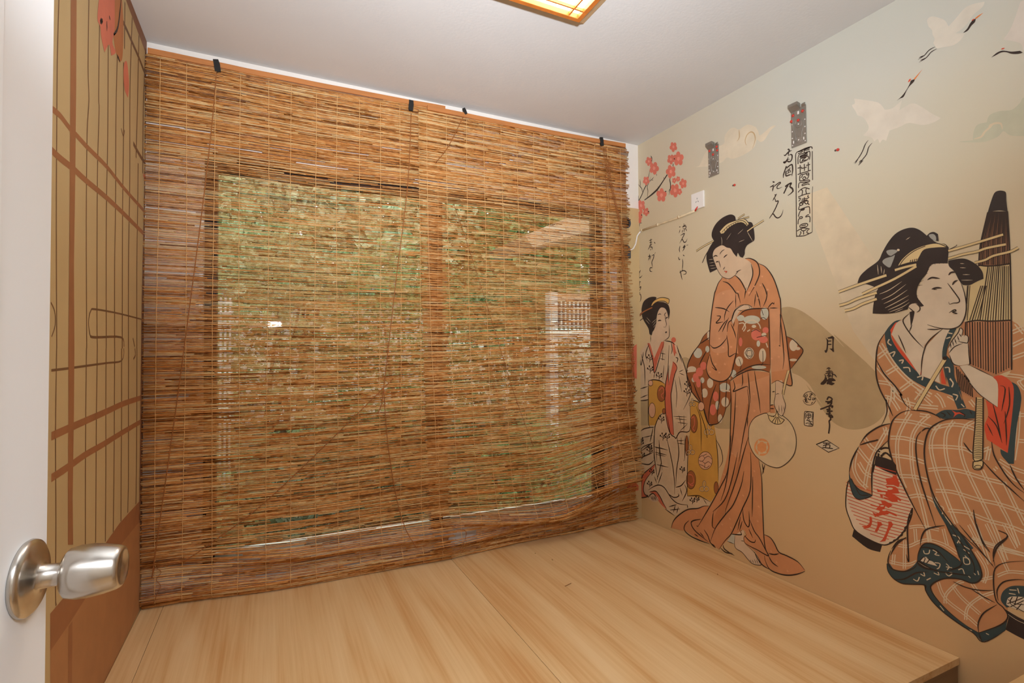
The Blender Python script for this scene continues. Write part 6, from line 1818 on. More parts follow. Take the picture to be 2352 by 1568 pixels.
  ('f',7,0,'11876 1106 12 -25 24 -11 20 11 0 25 -20 21 -24 -1'),
  ('t',7,415,'10316 938 -17 92 39 60'),
  ('t',7,413,'10299 1030 -56 61'),
  ('t',7,419,'10304 1012 82 19'),
  ('t',7,413,'10300 994 -64 46'),
  ('f',7,0,'10314 1102 9 -22 20 -11 16 11 0 22 -17 19 -20 -1'),
  ('f',7,0,'10220 1103 9 -23 19 -10 16 10 0 23 -16 19 -20 -1'),
  ('f',7,0,'10362 1043 10 -23 20 -10 16 10 0 23 -17 19 -20 0'),
  ('f',7,0,'10212 1052 10 -22 20 -11 16 11 -1 22 -16 18 -19 0'),
  ('t',7,409,'10159 1023 -17 91 38 60'),
  ('t',7,406,'10142 1114 -55 60'),
  ('t',7,412,'10146 1096 81 20'),
  ('t',7,406,'10142 1079 -62 45'),
  ('f',7,0,'10156 1186 10 -23 19 -10 15 10 0 23 -16 18 -20 0'),
  ('f',7,0,'10064 1186 9 -22 19 -11 16 11 0 22 -16 18 -20 0'),
  ('f',7,0,'10204 1128 9 -24 19 -10 16 10 0 24 -16 18 -20 0'),
  ('f',7,0,'10057 1136 9 -23 20 -10 15 10 0 23 -16 18 -19 0'),
  ('t',7,497,'12316 1770 -22 104 49 70'),
  ('t',7,494,'12294 1874 -72 65'),
  ('t',7,210,'12299 1852 75 28'),
  ('t',7,493,'12294 1834 -81 47'),
  ('f',7,0,'12312 1956 12 -25 26 -11 21 14 -1 26 -20 20 -26 -2'),
  ('f',7,0,'12192 1951 12 -25 25 -10 21 12 -1 26 -21 20 -25 -2'),
  ('f',7,0,'12374 1892 0 -26 0 -10 0 12 0 27 0 20 0 -1'),
  ('f',7,0,'12182 1894 12 -26 26 -10 20 12 0 26 -21 20 -25 -2')]),
 ]),
('right', 'painted_seated_woman', 'large seated painted woman in a checked kimono with a closed umbrella and lantern', [
 ('robe', 'check', [
  ('f',2,0,'5272 5540 182 -102 84 -136 110 -188 40 -257 6 -309 -54 -252 -102 -216 -4 8 -10 -198 -53 -216 43 -358 -100 -378 -120 -365 -166 -331 80 -246 34 -288 169 -184 104 -232 29 -28 8 -131 -75 -73 -181 32 -162 124 -134 -228 -119 -55 -99 -145 -210 -158 -202 -70 -118 -32 -268 247 -92 151 -34 215 -344 151 -177 798 34 1492 -21 1055 10 259 157 326 109 96 136 122 18 -746 213 -114 293 177 256 155 2 424 96 28',(0,14,16,24,29,31,33,34,35,36,40,43,45,46)),
  ('f',2,0,'5471 3674 186 -78 217 -177 136 -205 92 -178 85 -250 37 -148 -43 -132 -156 -150 -213 -40 -23 412 -48 304 -119 200 -115 128',(0,9,13))]),
 ('check_line', 'plaid', [
  ('u',3,418,'5127 3885 107 -192 100 -267 16 -278 -42 -357 -73 -217'),
  ('u',3,420,'5162 3907 110 -197 105 -280 15 -294 -42 -364 -74 -224'),
  ('u',3,403,'4847 3879 145 -161 112 -217 24 -315 -30 -372 -86 -336 -84 -395 -48 -337'),
  ('u',3,406,'4872 3910 151 -166 120 -236 26 -331 -31 -381 -87 -340 -84 -394 -47 -337'),
  ('u',3,383,'4689 3758 105 -173 38 -243 -62 -354 -82 -266 -112 -333 -78 -215'),
  ('u',3,385,'4719 3780 111 -184 42 -264 -65 -364 -83 -270 -112 -334 -80 -218'),
  ('u',3,366,'4502 3822 101 -188 21 -258 -44 -308 -125 -349 -123 -301 -105 -241 -73 -246 -70 -259'),
  ('u',3,368,'4531 3842 107 -200 24 -275 -46 -320 -128 -353 -124 -304 -105 -240 -73 -244 -70 -259'),
  ('u',3,354,'4233 3848 123 -107 66 -255 -42 -300 -119 -323 -161 -381 -114 -306 -109 -372'),
  ('u',3,356,'4250 3882 135 -121 73 -279 -43 -316 -123 -329 -162 -381 -114 -306 -108 -372'),
  ('u',3,337,'4148 3118 -86 -209 -114 -254 -110 -249 -106 -332'),
  ('u',3,338,'4178 3094 -87 -211 -114 -255 -111 -246 -106 -332'),
  ('u',3,327,'3884 2986 -108 -286 -118 -294'),
  ('u',3,329,'3913 2962 -109 -288 -119 -294'),
  ('u',3,392,'5408 3761 -255 8 -206 -29 -179 -50'),
  ('u',3,393,'5412 3712 -252 10 -201 -28 -177 -48'),
  ('u',3,411,'5474 3445 -220 21 -300 -40'),
  ('u',3,412,'5477 3396 -215 22 -298 -38'),
  ('u',3,406,'5458 3128 -294 10 -224 -44'),
  ('u',3,407,'5464 3080 -290 10 -220 -42'),
  ('u',3,404,'5348 2780 -234 38 -204 -19'),
  ('u',3,405,'5350 2731 -228 39 -200 -18'),
  ('u',3,388,'5202 2447 -174 65 -206 -36 -56 -94'),
  ('u',3,389,'5198 2402 -164 62 -190 -31 -45 -83'),
  ('u',3,358,'4814 3695 -246 93 -202 4 -144 -40'),
  ('u',3,358,'4806 3652 -240 92 -192 5 -140 -39'),
  ('u',3,360,'4887 3374 -229 38 -268 13 -138 -45 -182 106'),
  ('u',3,360,'4888 3329 -227 37 -263 15 -147 -43 -191 110'),
  ('u',3,360,'4896 2979 -266 74 -250 -9 -250 -44 -236 -24'),
  ('u',3,361,'4894 2934 -260 74 -244 -8 -250 -44 -237 -22'),
  ('u',3,353,'4793 2652 -242 36 -321 -38 -272 -6 -296 -49'),
  ('u',3,353,'4796 2606 -237 38 -320 -38 -271 -4 -296 -48'),
  ('u',3,347,'4626 2370 -266 32 -248 -46 -264 -15 -180 -37'),
  ('u',3,348,'4631 2324 -261 34 -248 -44 -264 -15 -179 -35'),
  ('u',3,336,'4320 1986 -201 -11 -234 -15 -209 10'),
  ('u',3,337,'4330 1942 -200 -10 -236 -14 -210 10'),
  ('u',3,472,'5590 5128 -102 -178 -152 -246 -233 -258 -285 -196'),
  ('u',3,475,'5634 5098 -102 -179 -158 -251 -241 -265 -290 -198'),
  ('u',3,420,'5661 4720 -206 -274 -91 -176 56 61 -129 -181 -239 -84 -321 -12'),
  ('u',3,423,'5698 4687 -206 -271 -86 -164 52 50 -142 -194 -254 -88 -326 -12'),
  ('u',3,483,'5680 4892 -192 153'),
  ('u',3,481,'5649 4848 -190 152'),
  ('u',3,473,'5530 4604 -174 118'),
  ('u',3,472,'5504 4557 -173 119'),
  ('u',3,456,'5309 4313 -199 170'),
  ('u',3,454,'5281 4271 -199 170'),
  ('u',3,477,'5392 4360 12 -270'),
  ('u',3,480,'5442 4358 12 -271'),
  ('u',3,445,'5078 4134 -130 196'),
  ('u',3,443,'5042 4104 -129 196'),
  ('u',3,422,'5658 4440 -211 -36 -141 -150'),
  ('u',3,423,'5668 4390 -200 -30 -132 -142'),
  ('u',3,421,'5556 4176 -129 -39 -119 -191'),
  ('u',3,423,'5572 4129 -114 -31 -113 -182'),
  ('u',3,404,'5186 4166 -36 -153 42 -161'),
  ('u',3,407,'5226 4150 -34 -141 40 -148'),
  ('u',3,376,'4750 4272 -70 -81 -50 -141'),
  ('u',3,378,'4778 4238 -66 -74 -48 -135'),
  ('u',3,362,'4582 4266 -134 -92 -50 -100'),
  ('u',3,364,'4602 4227 -129 -87 -44 -91'),
  ('u',3,391,'5039 4316 -109 -98 -122 -114'),
  ('u',3,392,'5066 4278 -109 -97 -123 -115'),
  ('u',3,387,'5002 3902 -145 -5'),
  ('u',3,387,'5008 3856 -146 -5'),
  ('u',3,349,'4284 4204 -60 -92'),
  ('u',3,351,'4312 4176 -61 -92'),
  ('u',3,444,'5494 3571 148 -287 132 -290 90 -287 48 -283'),
  ('u',3,447,'5532 3590 150 -290 134 -296 94 -294 50 -288'),
  ('u',3,444,'5899 3362 -123 -159 -172 -57'),
  ('u',3,446,'5938 3326 -131 -167 -183 -61'),
  ('u',3,450,'6036 3156 -172 -198 -126 -112'),
  ('u',3,452,'6076 3118 -175 -200 -129 -114'),
  ('u',3,461,'6066 3039 40 -281 -82 -204 -149 -122'),
  ('u',3,464,'6116 3037 40 -294 -90 -225 -156 -130'),
  ('u',3,454,'6017 2880 -105 -160 -123 -49'),
  ('u',3,456,'6060 2844 -112 -166 -134 -56'),
  ('u',3,427,'5552 3604 -38 -150'),
  ('u',3,430,'5596 3586 -38 -151'),
  ('u',3,426,'5460 4158 47 -336'),
  ('u',3,429,'5504 4160 47 -336'),
  ('u',3,359,'3764 5283 -132 67'),
  ('u',3,358,'3752 5240 -133 68'),
  ('u',3,359,'3769 5083 -133 81'),
  ('u',3,358,'3754 5041 -132 81'),
  ('u',3,356,'3770 4894 -182 84'),
  ('u',3,355,'3760 4851 -182 84'),
  ('u',3,358,'3702 5410 -88 -150'),
  ('u',3,360,'3729 5382 -89 -150'),
  ('u',3,318,'3873 4638 -240 -36 51 -86 -64 -94'),
  ('u',3,320,'3878 4596 -232 -30 68 -54 -70 -117'),
  ('u',3,321,'3640 4007 83 -9'),
  ('u',3,321,'3639 4047 83 -9'),
  ('u',3,321,'3692 4075 21 -369 49 -374'),
  ('u',3,322,'3722 4074 22 -368 49 -374'),
  ('u',3,327,'3942 3318 -141 -83 -151 -42'),
  ('u',3,327,'3958 3280 -143 -84 -153 -42'),
  ('u',3,317,'3728 3653 -82 3'),
  ('u',3,317,'3732 3612 -84 4'),
  ('u',3,342,'4049 3466 34 -196'),
  ('u',3,344,'4082 3469 34 -197'),
  ('u',3,325,'3912 3210 -138 -136 -122 -44'),
  ('u',3,327,'3934 3175 -142 -139 -126 -46'),
  ('u',3,339,'3994 3126 29 32'),
  ('u',3,338,'3970 3160 30 32'),
  ('u',3,337,'5202 1912 -176 71 -270 21'),
  ('u',3,337,'5200 1874 -170 70 -268 22'),
  ('u',3,331,'5384 1540 -158 35 -174 136 -144 74 -224 -5 -182 -81'),
  ('u',3,332,'5388 1499 -168 39 -176 139 -132 69 -214 -4 -179 -80'),
  ('u',3,350,'5520 1201 -132 11 -158 40 -123 98'),
  ('u',3,350,'5530 1158 -135 13 -167 44 -132 103'),
  ('u',3,353,'5260 1651 17 -507'),
  ('u',3,355,'5295 1640 17 -508'),
  ('u',3,341,'5097 1900 -11 -226'),
  ('u',3,343,'5132 1886 -12 -226'),
  ('u',3,330,'4912 2010 -40 -246'),
  ('u',3,331,'4944 1993 -40 -247'),
  ('u',3,318,'4685 2029 -52 -253'),
  ('u',3,319,'4716 2010 -52 -253'),
  ('u',3,322,'4774 1119 -53 -161 -94 -107 -217 -101 -156 -98'),
  ('u',3,323,'4805 1094 -55 -166 -102 -114 -218 -100 -157 -97'),
  ('u',3,313,'4578 1152 -120 -146 -234 -156'),
  ('u',3,314,'4602 1120 -122 -149 -236 -156'),
  ('u',3,316,'4711 786 -19 168 -149 232 -101 92'),
  ('u',3,315,'4680 796 -16 150 -139 219 -94 85'),
  ('u',3,302,'4436 646 -33 217 -167 239 -182 158'),
  ('u',3,301,'4407 654 -29 201 -156 223 -177 152'),
  ('u',3,294,'4255 1812 -101 -158 -36 -153 42 -165'),
  ('u',3,296,'4280 1784 -100 -156 -34 -138 40 -153'),
  ('u',3,288,'4312 2010 -281 -20 -345 -20'),
  ('u',3,289,'4321 1973 -281 -19 -346 -20'),
  ('u',3,282,'4012 1527 -139 116 -179 53'),
  ('u',3,282,'4002 1498 -132 112 -173 52'),
  ('u',3,291,'4226 1380 -179 118'),
  ('u',3,291,'4221 1348 -179 118'),
  ('u',3,296,'4339 2204 -138 -295'),
  ('u',3,298,'4365 2180 -139 -296'),
  ('u',3,286,'4117 2286 -119 -294 -138 -354'),
  ('u',3,288,'4142 2263 -119 -294 -139 -354'),
  ('u',3,275,'3906 2349 -148 -321'),
  ('u',3,276,'3930 2326 -148 -322'),
  ('u',3,301,'4318 1289 -100 -133 -124 -73'),
  ('u',3,302,'4342 1258 -104 -136 -126 -74'),
  ('u',3,362,'5437 1337 20 -189'),
  ('u',3,364,'5474 1328 20 -190')]),
 ('trim', 'teal', [
  ('f',4,0,'5577 1124 -15 -124 -82 -96 -132 -38 -144 40 -204 68 -28 -78 -88 -136 -158 -118 -222 -96 -186 -58 -102 -82 -140 122 -151 198 -34 216 93 -167 268 -247 171 40 190 92 169 128 106 142 -16 110 -170 160 -212 76 -160 -2 -93 69 -41 112 36 163 114 218 198 282 97 20 22 -22 -101 -237 -78 -239 -12 -86 81 62 211 95 147 2 92 -65 65 -162 18 -129 80 -135 130 -120 148 -48 90 86',(0,5,11,13,14,16,30,31,34,40)),
  ('f',4,0,'4898 2832 -49 -278 -101 -199 -150 -220 -130 -99 -172 -198 196 -224 110 360 198 387 82 309',(0,5,6)),
  ('f',4,0,'6224 2673 -43 -167 -156 -150 -228 -48 77 -76 154 -62 112 42 76 239',(0,3)),
  ('f',4,0,'5538 5315 -84 123 -92 82 -94 20 95 -82 75 -160 -68 -214 -216 -320 -186 -200 -122 -54 -140 -76 -154 -48 -34 -146 191 66 200 58 251 156 216 265 132 276',(0,3,11,12)),
  ('f',7,0,'4544 5336 -95 20 69 -146 60 -160 22 -138 -93 -136 -15 -228 -70 -178 -24 -196 42 164 -94 -274 117 -30 78 256 63 260 4 -76 51 414 -45 278',(0,1,4,10,11)),
  ('f',5,0,'3783 4510 -69 -52 -39 -144 10 -164 55 -354 38 -520 58 -10 84 114 12 91 -86 -41 -68 637 -21 333',(0,5,6,8,9)),
  ('f',5,0,'4770 3914 -122 85 -185 19 -114 30 -118 -27 10 -117 127 -15 164 -9 136 -30',(0,4,5)),
  ('f',4,0,'3971 1154 -21 132 -74 108 -95 62 -161 50 -52 -179 338 -253',(4,5,6))]),
 ('lining', 'red', [
  ('f',4,0,'5444 5362 -82 122 -38 14 83 -213 -104 -227 -193 -244 -144 -130 -2 -124 190 204 216 320',(0,2,6,7)),
  ('f',4,0,'4096 4207 -144 -97 -10 354 65 110 -111 33 -113 -97 -26 -110 21 -333 66 -641 88 64 161 106 27 206 -50 178',(0,1,3,8,10)),
  ('f',6,0,'4546 4009 -40 -56 18 -62 -76 68 -97 -29 64 52 65 -6',(0,2,4,6)),
  ('f',6,0,'4662 4703 -52 -275 67 8 11 150',(0,1,2,3))]),
 ('trim_mark', 'cream2', [
  ('u',8,434,'5459 5198 24 -62 -57 -51'),
  ('u',8,427,'5464 4934 -92 38 36 -88'),
  ('u',8,419,'5308 4810 -67 14 23 -62'),
  ('u',8,414,'5244 4688 -88 2 -20 -72'),
  ('u',8,401,'5031 4526 -84 27 11 -73'),
  ('u',8,386,'4757 4396 -49 -66 -78 28'),
  ('u',8,376,'4595 5188 -58 22'),
  ('u',8,375,'4564 5280 -56 -14'),
  ('u',8,377,'4624 4704 -58 2 -8 -80'),
  ('u',8,374,'4560 4522 -46 -66 20 -70'),
  ('u',8,371,'4516 4274 -56 -19'),
  ('u',8,293,'4553 4532 -33 -60'),
  ('u',8,290,'4524 4272 -66 -16 27 -81'),
  ('u',8,286,'4412 4122 -40 -46'),
  ('u',8,308,'4796 2526 -33 -63'),
  ('u',8,304,'4747 2396 -60 -25 19 -107'),
  ('u',8,300,'4664 2236 -82 -116'),
  ('u',8,296,'4568 1964 -82 -13 -14 -94'),
  ('u',8,290,'4423 1834 -79 -32'),
  ('u',8,291,'4410 1682 -63 -56'),
  ('u',8,300,'4990 1566 -15 -48 -61 22 -16 66'),
  ('u',8,295,'4854 1621 -59 -23 31 -44 -66 6'),
  ('u',8,294,'4828 1416 -73 10 15 -74 30 -28'),
  ('u',8,287,'4668 1458 -42 -36 30 -61'),
  ('u',8,285,'4670 1406 -86 16'),
  ('u',8,279,'4502 1420 -56 36 -25 -72'),
  ('u',8,275,'4430 1644 -68 7 -12 -77 68 -24 12 94'),
  ('u',8,279,'4560 1962 -82 -22 30 -93'),
  ('u',8,274,'4427 1776 -79 -38'),
  ('u',8,310,'5154 1014 -62 -10 -32 82'),
  ('u',8,304,'5043 1145 -61 -11 14 64'),
  ('u',8,300,'4953 1076 -61 58'),
  ('u',8,295,'4846 1238 -73 -6 13 46'),
  ('u',8,288,'4686 1300 -100 38 44 -67 42 17'),
  ('u',8,272,'4300 1447 -26 -22'),
  ('u',8,270,'4247 1500 -12 -60'),
  ('u',8,275,'4368 1372 -26 -22'),
  ('u',8,294,'4768 726 -56 -60'),
  ('u',8,279,'4384 513 -46 6'),
  ('u',8,270,'4162 564 -38 -5'),
  ('u',8,251,'3865 1360 -83 27'),
  ('u',8,250,'3770 1422 -16 -69'),
  ('u',8,252,'3872 1304 -77 16'),
  ('u',7,168,'5070 1336 -106 -39 -119 1'),
  ('u',7,141,'3896 986 -105 -44 -92 -10'),
  ('u',7,140,'3860 1033 -94 -19 -69 2')]),
 ('outline', 'ink', [
  ('t',8,295,'3914 4447 -58 -53 50 -340'),
  ('t',8,293,'3813 4434 -2 -278 70 -286'),
  ('t',8,301,'4071 3961 -101 -139 -62 -254'),
  ('t',8,301,'4008 4158 -54 -296 -39 -258'),
  ('t',8,296,'3863 4058 -7 -370 2 -149'),
  ('t',8,304,'4088 3844 -72 -180'),
  ('t',8,336,'4700 3953 -68 -33 36 -45'),
  ('t',8,317,'4302 4034 -31 -76'),
  ('t',8,322,'4447 3999 -80 -51 17 -41'),
  ('t',8,331,'4614 3982 -66 -74'),
  ('u',8,302,'5668 3000 -106 130'),
  ('u',8,325,'6180 2530 -110 -162 -241 -56'),
  ('u',8,324,'6227 2496 -75 -264 -124 -66 -220 128'),
  ('u',8,324,'6114 2428 -87 -165 -155 27'),
  ('u',7,395,'4012 7152 104 -503 24 -327'),
  ('u',7,368,'3779 7105 -17 -799 4 -865 10 -747'),
  ('u',7,404,'4289 6030 23 -288'),
  ('u',7,402,'4327 5451 5 -225 -33 -202 1 -245'),
  ('u',10,318,'4211 4246 23 -420 35 -567 -121 23'),
  ('u',10,310,'4126 4242 12 -595 12 -366'),
  ('u',10,312,'4270 3220 2 -107 -62 -13 -50 41 -9 111 115 -36'),
  ('u',10,212,'4168 3153 4 -11 10 -10 14 -8 16 -5 17 -1 14 2 9 6 4 10 -4 10 -10 10 -14 8 -16 6 -18 0 -14 -2 -8 -6 -4 -9'),
  ('u',8,1267,'4621 4842 199 -378 257 -498'),
  ('u',9,268,'5298 6508 -68 105 -155 121 -191 61 -182 1 -140 -86'),
  ('u',9,274,'5272 6500 -86 118 -154 108 -168 54'),
  ('u',9,276,'5100 6542 -12 36'),
  ('u',9,275,'5068 6542 -12 38'),
  ('u',9,273,'5036 6547 -14 37'),
  ('u',9,272,'5004 6552 -12 34'),
  ('u',9,1241,'6356 6154 -435 111 -437 99'),
  ('u',9,1144,'5912 6066 -211 82 -353 134 -342 173'),
  ('u',9,1248,'6348 5886 -162 32 -209 75 -323 71'),
  ('u',9,1234,'6242 5774 -159 28 -180 78 -247 69'),
  ('u',9,1116,'5344 6437 -178 31 -161 16'),
  ('u',9,964,'4538 6637 -324 53 -380 72'),
  ('u',9,954,'4541 6510 -198 35 -181 13 -122 32 -236 16'),
  ('u',9,921,'4192 6386 -132 22 -103 48 -199 29 -96 45'),
  ('u',10,208,'4528 6658 -95 40 -9 20'),
  ('u',10,209,'4539 6614 -67 34'),
  ('u',10,238,'5414 6366 -94 187'),
  ('t',8,513,'5538 5302 110 -188 40 -257 6 -309 -54 -252 -102 -216 -4 8 -10 -198 48 -161 64 -131'),
  ('t',8,494,'5689 4832 -125 -253 -180 -218 -110 -166 28 21 -74 -167 -104 -87'),
  ('t',8,512,'5153 3948 135 -56 121 -122 63 -162 36 -292 -46 -256 -76 -226 -168 -372 -268 -536'),
  ('t',8,456,'5134 3950 -222 2 -158 -56 -60 -54'),
  ('t',8,472,'4234 3876 166 10 200 -34 138 -77 126 -129 67 -218 15 -274 -48 -343 -84 -290 -134 -229 -180 -227 -251 -211 -194 -197'),
  ('t',8,479,'4992 3597 66 -125 14 -256 -48 -391 -84 -335 -134 -458'),
  ('t',8,469,'4846 3668 72 -9 64 -61'),
  ('t',8,539,'5471 3674 186 -78 217 -177 136 -205'),
  ('t',8,525,'6010 3202 -178 86 -150 57 42 5'),
  ('t',8,563,'6033 3164 129 -279 58 -247'),
  ('t',8,530,'5808 2306 -8 420 -70 352 -108 154 -105 127'),
  ('t',8,505,'5524 4067 -96 -255'),
  ('t',8,428,'4392 3502 -62 -98 -62 -67'),
  ('t',8,394,'4153 3252 -169 -204 -170 -166 -150 -144'),
  ('t',8,399,'4034 3568 -26 -204 -112 -240 -112 -161 -122 -98'),
  ('t',8,389,'3822 3250 -67 -188 -93 -161'),
  ('t',8,423,'4284 2451 -27 -215 -73 -226 -96 -158'),
  ('t',8,412,'3971 2219 -101 -52 136 -230 48 -223'),
  ('t',8,499,'5147 2226 60 -166 25 -284 -20 -462'),
  ('t',8,513,'5252 1705 159 -181 104 -232'),
  ('t',8,478,'4676 2082 130 -60 144 -96 66 -146 22 -152'),
  ('t',8,436,'5504 1388 40 -124 8 -131 -75 -73 -181 32 -162 124 -48 106'),
  ('t',8,427,'5252 1690 132 -98 112 -182'),
  ('t',8,419,'5258 1402 -38 -112 16 404'),
  ('t',8,398,'5086 1357 -18 129 -65 162 -92 65 -147 -2 -211 -95 -88 -60'),
  ('t',8,373,'4663 2116 -101 -237 -78 -239 -19 -84'),
  ('t',8,389,'4543 2151 -197 -315 -114 -218 -36 -163 41 -112 93 -69 160 2 212 -76 170 -160 16 -110 -106 -142 -169 -128 -190 -92 -171 -40'),
  ('t',8,361,'4252 528 4 150 -74 194 -166 200'),
  ('t',8,350,'4252 528 -268 247 -93 167 51 116 84 72 27 239 -23 245 -124 139 -214 100'),
  ('t',8,343,'4002 1140 10 152 -77 156 -144 95 -116 39'),
  ('t',8,361,'4575 1200 -163 -24 -185 27 -166 69'),
  ('t',8,358,'4332 1176 -168 -58 -124 -26'),
  ('t',8,402,'5577 1124 -15 -124 -82 -96 -132 -38 -144 40 -219 74 -13 -84 -88 -136 -158 -118 -222 -96 -186 -58 -102 -82 -140 122 -151 198'),
  ('t',8,366,'4252 520 -36 -110'),
  ('t',8,360,'4474 2155 -196 -232 -248 -309'),
  ('t',8,344,'3982 2217 -114 -49 142 -188 40 -170 -21 -165'),
  ('t',8,354,'4246 2240 -72 -282 -86 -114'),
  ('t',8,391,'5050 1580 -108 54 -162 -14 -154 -147'),
  ('t',8,384,'4846 1272 -218 50 -300 66'),
  ('t',8,413,'5464 884 -166 74 -193 181 -185 88'),
  ('t',8,375,'4628 1364 -141 110 -43 98'),
  ('t',8,363,'4614 2114 -162 -248 -154 -272 2 -180'),
  ('u',7,269,'5046 1371 -54 81 -23 -18 25 -78'),
  ('u',7,266,'4946 1459 -37 -21 39 -74'),
  ('u',7,268,'5086 1348 -137 -46 -163 -7'),
  ('u',7,225,'3886 1206 -76 -28 -105 30'),
  ('u',7,227,'3832 1267 25 -111 -150 -54'),
  ('u',7,225,'3772 1300 38 -138'),
  ('u',7,224,'3893 1141 -108 93 -82 80'),
  ('u',7,223,'3858 1110 -108 108 -46 50'),
  ('u',7,222,'3788 1096 -60 117')]),
 ('skin', 'skin_l', [
  ('f',5,0,'4799 6423 -131 39 -116 -30 -92 -176 -72 -134 -60 -222 -15 -181 21 -178 68 -143 114 -51 124 17 234 -239 44 -95 47 -334 23 -145 166 286 269 449 -83 196 -112 56 -100 104 8 122 -129 50 -4 205 -108 203',(10,14,16,18)),
  ('f',5,0,'4918 5030 -278 334 -96 -28 70 -170 35 -277 55 -303 -8 -140 272 118',(0,1,4,6,7)),
  ('f',9,0,'4569 5027 -49 114 -88 134 -30 79 -36 -36 20 -90 -54 10 -36 -34 10 -90 -20 -334 128 -36 93 32 45 136',(0,9)),
  ('f',6,0,'4424 4732 -120 36 -311 -188 7 -6 -58 -110 10 -349 129 103 121 116 168 264 -79 -108',(0,1,5))]),
 ('inner_collar', 'cream2', [
  ('f',6,0,'5310 5270 -74 -163 -84 -173 54 13 74 136',(0,3))]),
 ('ear', 'skin_l', [
  ('f',9,0,'5136 5764 -66 48 -84 -36 -19 -74 43 -44 63 40')]),
 ('umbrella', 'umb', [
  ('f',4,0,'4012 7152 -233 -47 -15 -460 -2 -339 378 16 -24 327',(0,1,3,4)),
  ('f',4,0,'4364 5453 -598 -12 10 -747 217 -114 311 177 12 357 16 112 110 27',(0,1,2,3,4,7)),
  ('f',4,0,'4508 4752 -94 -20 -123 -242 79 108 -161 -246 10 -126 206 72 -3 28',(0,1,4,6))]),
 ('umbrella_band', 'umb2', [
  ('f',4,0,'4140 6322 -378 -26 4 -855 552 9 -24 334 -33 288 -107 31',(0,1,2,3,6))]),
 ('umbrella_cap', 'hair', [
  ('f',6,0,'4015 7149 -40 147 -45 129 -51 25 -57 -18 -32 -40 -2 -124 -12 -170 100 47',(0,7))]),
 ('umbrella_rib', 'ink', [
  ('u',5,257,'4002 7161 108 -447 28 -370'),
  ('u',5,197,'4262 6028 46 -556'),
  ('u',5,209,'4309 5450 -1 -671'),
  ('u',5,335,'3990 7158 100 -448 26 -370'),
  ('u',5,256,'4122 6010 154 -540'),
  ('u',5,272,'4276 5448 -1 -684'),
  ('u',5,412,'3976 7154 92 -448 25 -370'),
  ('u',5,314,'4099 6008 143 -540'),
  ('u',5,334,'4242 5446 1 -697'),
  ('u',5,254,'3962 7151 86 -449 22 -369'),
  ('u',5,193,'4076 6006 134 -540'),
  ('u',5,206,'4210 5444 2 -710'),
  ('u',5,331,'3949 7148 79 -450 20 -368'),
  ('u',5,252,'4054 6002 122 -538'),
  ('u',5,268,'4176 5442 4 -722'),
  ('u',5,408,'3937 7145 70 -452 19 -367'),
  ('u',5,309,'4026 6308 118 -846'),
  ('u',5,329,'4145 5440 2 -734'),
  ('u',5,251,'3924 7142 62 -453 16 -367'),
  ('u',5,190,'4002 6305 110 -844'),
  ('u',5,203,'4112 5439 4 -748'),
  ('u',5,328,'3910 7138 56 -453 14 -366'),
  ('u',5,247,'3980 6302 98 -843'),
  ('u',5,264,'4079 5437 6 -761'),
  ('u',5,403,'3897 7135 49 -454 12 -365'),
  ('u',5,304,'3958 6298 90 -841'),
  ('u',5,324,'4048 5436 6 -774'),
  ('u',5,249,'3886 7132 40 -455 10 -365'),
  ('u',5,187,'3936 6295 79 -840'),
  ('u',5,199,'4016 5434 6 -786'),
  ('u',5,324,'3872 7128 34 -455 8 -365'),
  ('u',5,244,'3915 6292 69 -838'),
  ('u',5,259,'3985 5432 7 -798'),
  ('u',5,399,'3859 7125 27 -455 7 -365'),
  ('u',5,299,'3893 6288 59 -836'),
  ('u',5,319,'3953 5430 9 -810'),
  ('u',5,246,'3846 7122 20 -456 4 -364'),
  ('u',5,184,'3870 6284 51 -834'),
  ('u',5,196,'3922 5428 10 -790'),
  ('u',5,321,'3834 7119 12 -457 2 -364'),
  ('u',5,240,'3848 6281 43 -833'),
  ('u',5,255,'3892 5426 8 -768'),
  ('u',5,395,'3821 7116 5 -458 1 -363'),
  ('u',5,295,'3828 6278 32 -832'),
  ('u',5,314,'3860 5425 10 -747'),
  ('u',5,244,'3808 7112 -1 -458 -1 -362'),
  ('u',5,181,'3806 6274 24 -830'),
  ('u',5,193,'3830 5424 10 -726'),
  ('u',5,318,'3795 7109 -7 -459 -3 -362'),
  ('u',5,236,'3785 6272 15 -830'),
  ('u',5,251,'3800 5422 10 -704'),
  ('u',5,391,'3782 7106 -14 -460 -6 -361'),
  ('u',5,290,'3762 6268 7 -827'),
  ('u',5,309,'3769 5420 10 -684'),
  ('u',6,453,'4149 6345 -104 -33 -169 -14 -114 8'),
  ('u',6,460,'4318 5446 -135 19 -173 -21 -244 1'),
  ('u',5,325,'4470 4720 -30 -362'),
  ('u',5,324,'4445 4684 -27 -341'),
  ('u',5,323,'4420 4648 -25 -320'),
  ('u',5,322,'4394 4613 -21 -299'),
  ('u',5,321,'4370 4578 -20 -278'),
  ('u',5,320,'4344 4544 -16 -258'),
  ('u',5,318,'4320 4508 -14 -236'),
  ('u',5,317,'4295 4474 -11 -216'),
  ('u',5,316,'4270 4440 -8 -196')]),
 ('umbrella_handle', 'cream', [
  ('f',9,0,'4211 4246 -85 -4 22 -960 14 -138 48 -38 62 7 -6 147 -32 566',(0,1,2,5,7))]),
 ('handle_ring', 'ink', [
  ('u',10,173,'4212 4216 -40 -6 -41 13'),
  ('u',10,173,'4214 4190 -40 -7 -42 13'),
  ('u',10,173,'4214 4160 -40 -6 -42 14'),
  ('u',10,173,'4216 4133 -42 -6 -42 13'),
  ('u',10,173,'4217 4104 -42 -6 -41 14'),
  ('u',10,173,'4219 4076 -42 -5 -43 13'),
  ('u',10,173,'4221 4047 -43 -5 -44 14'),
  ('u',10,173,'4222 4020 -44 -5 -43 14'),
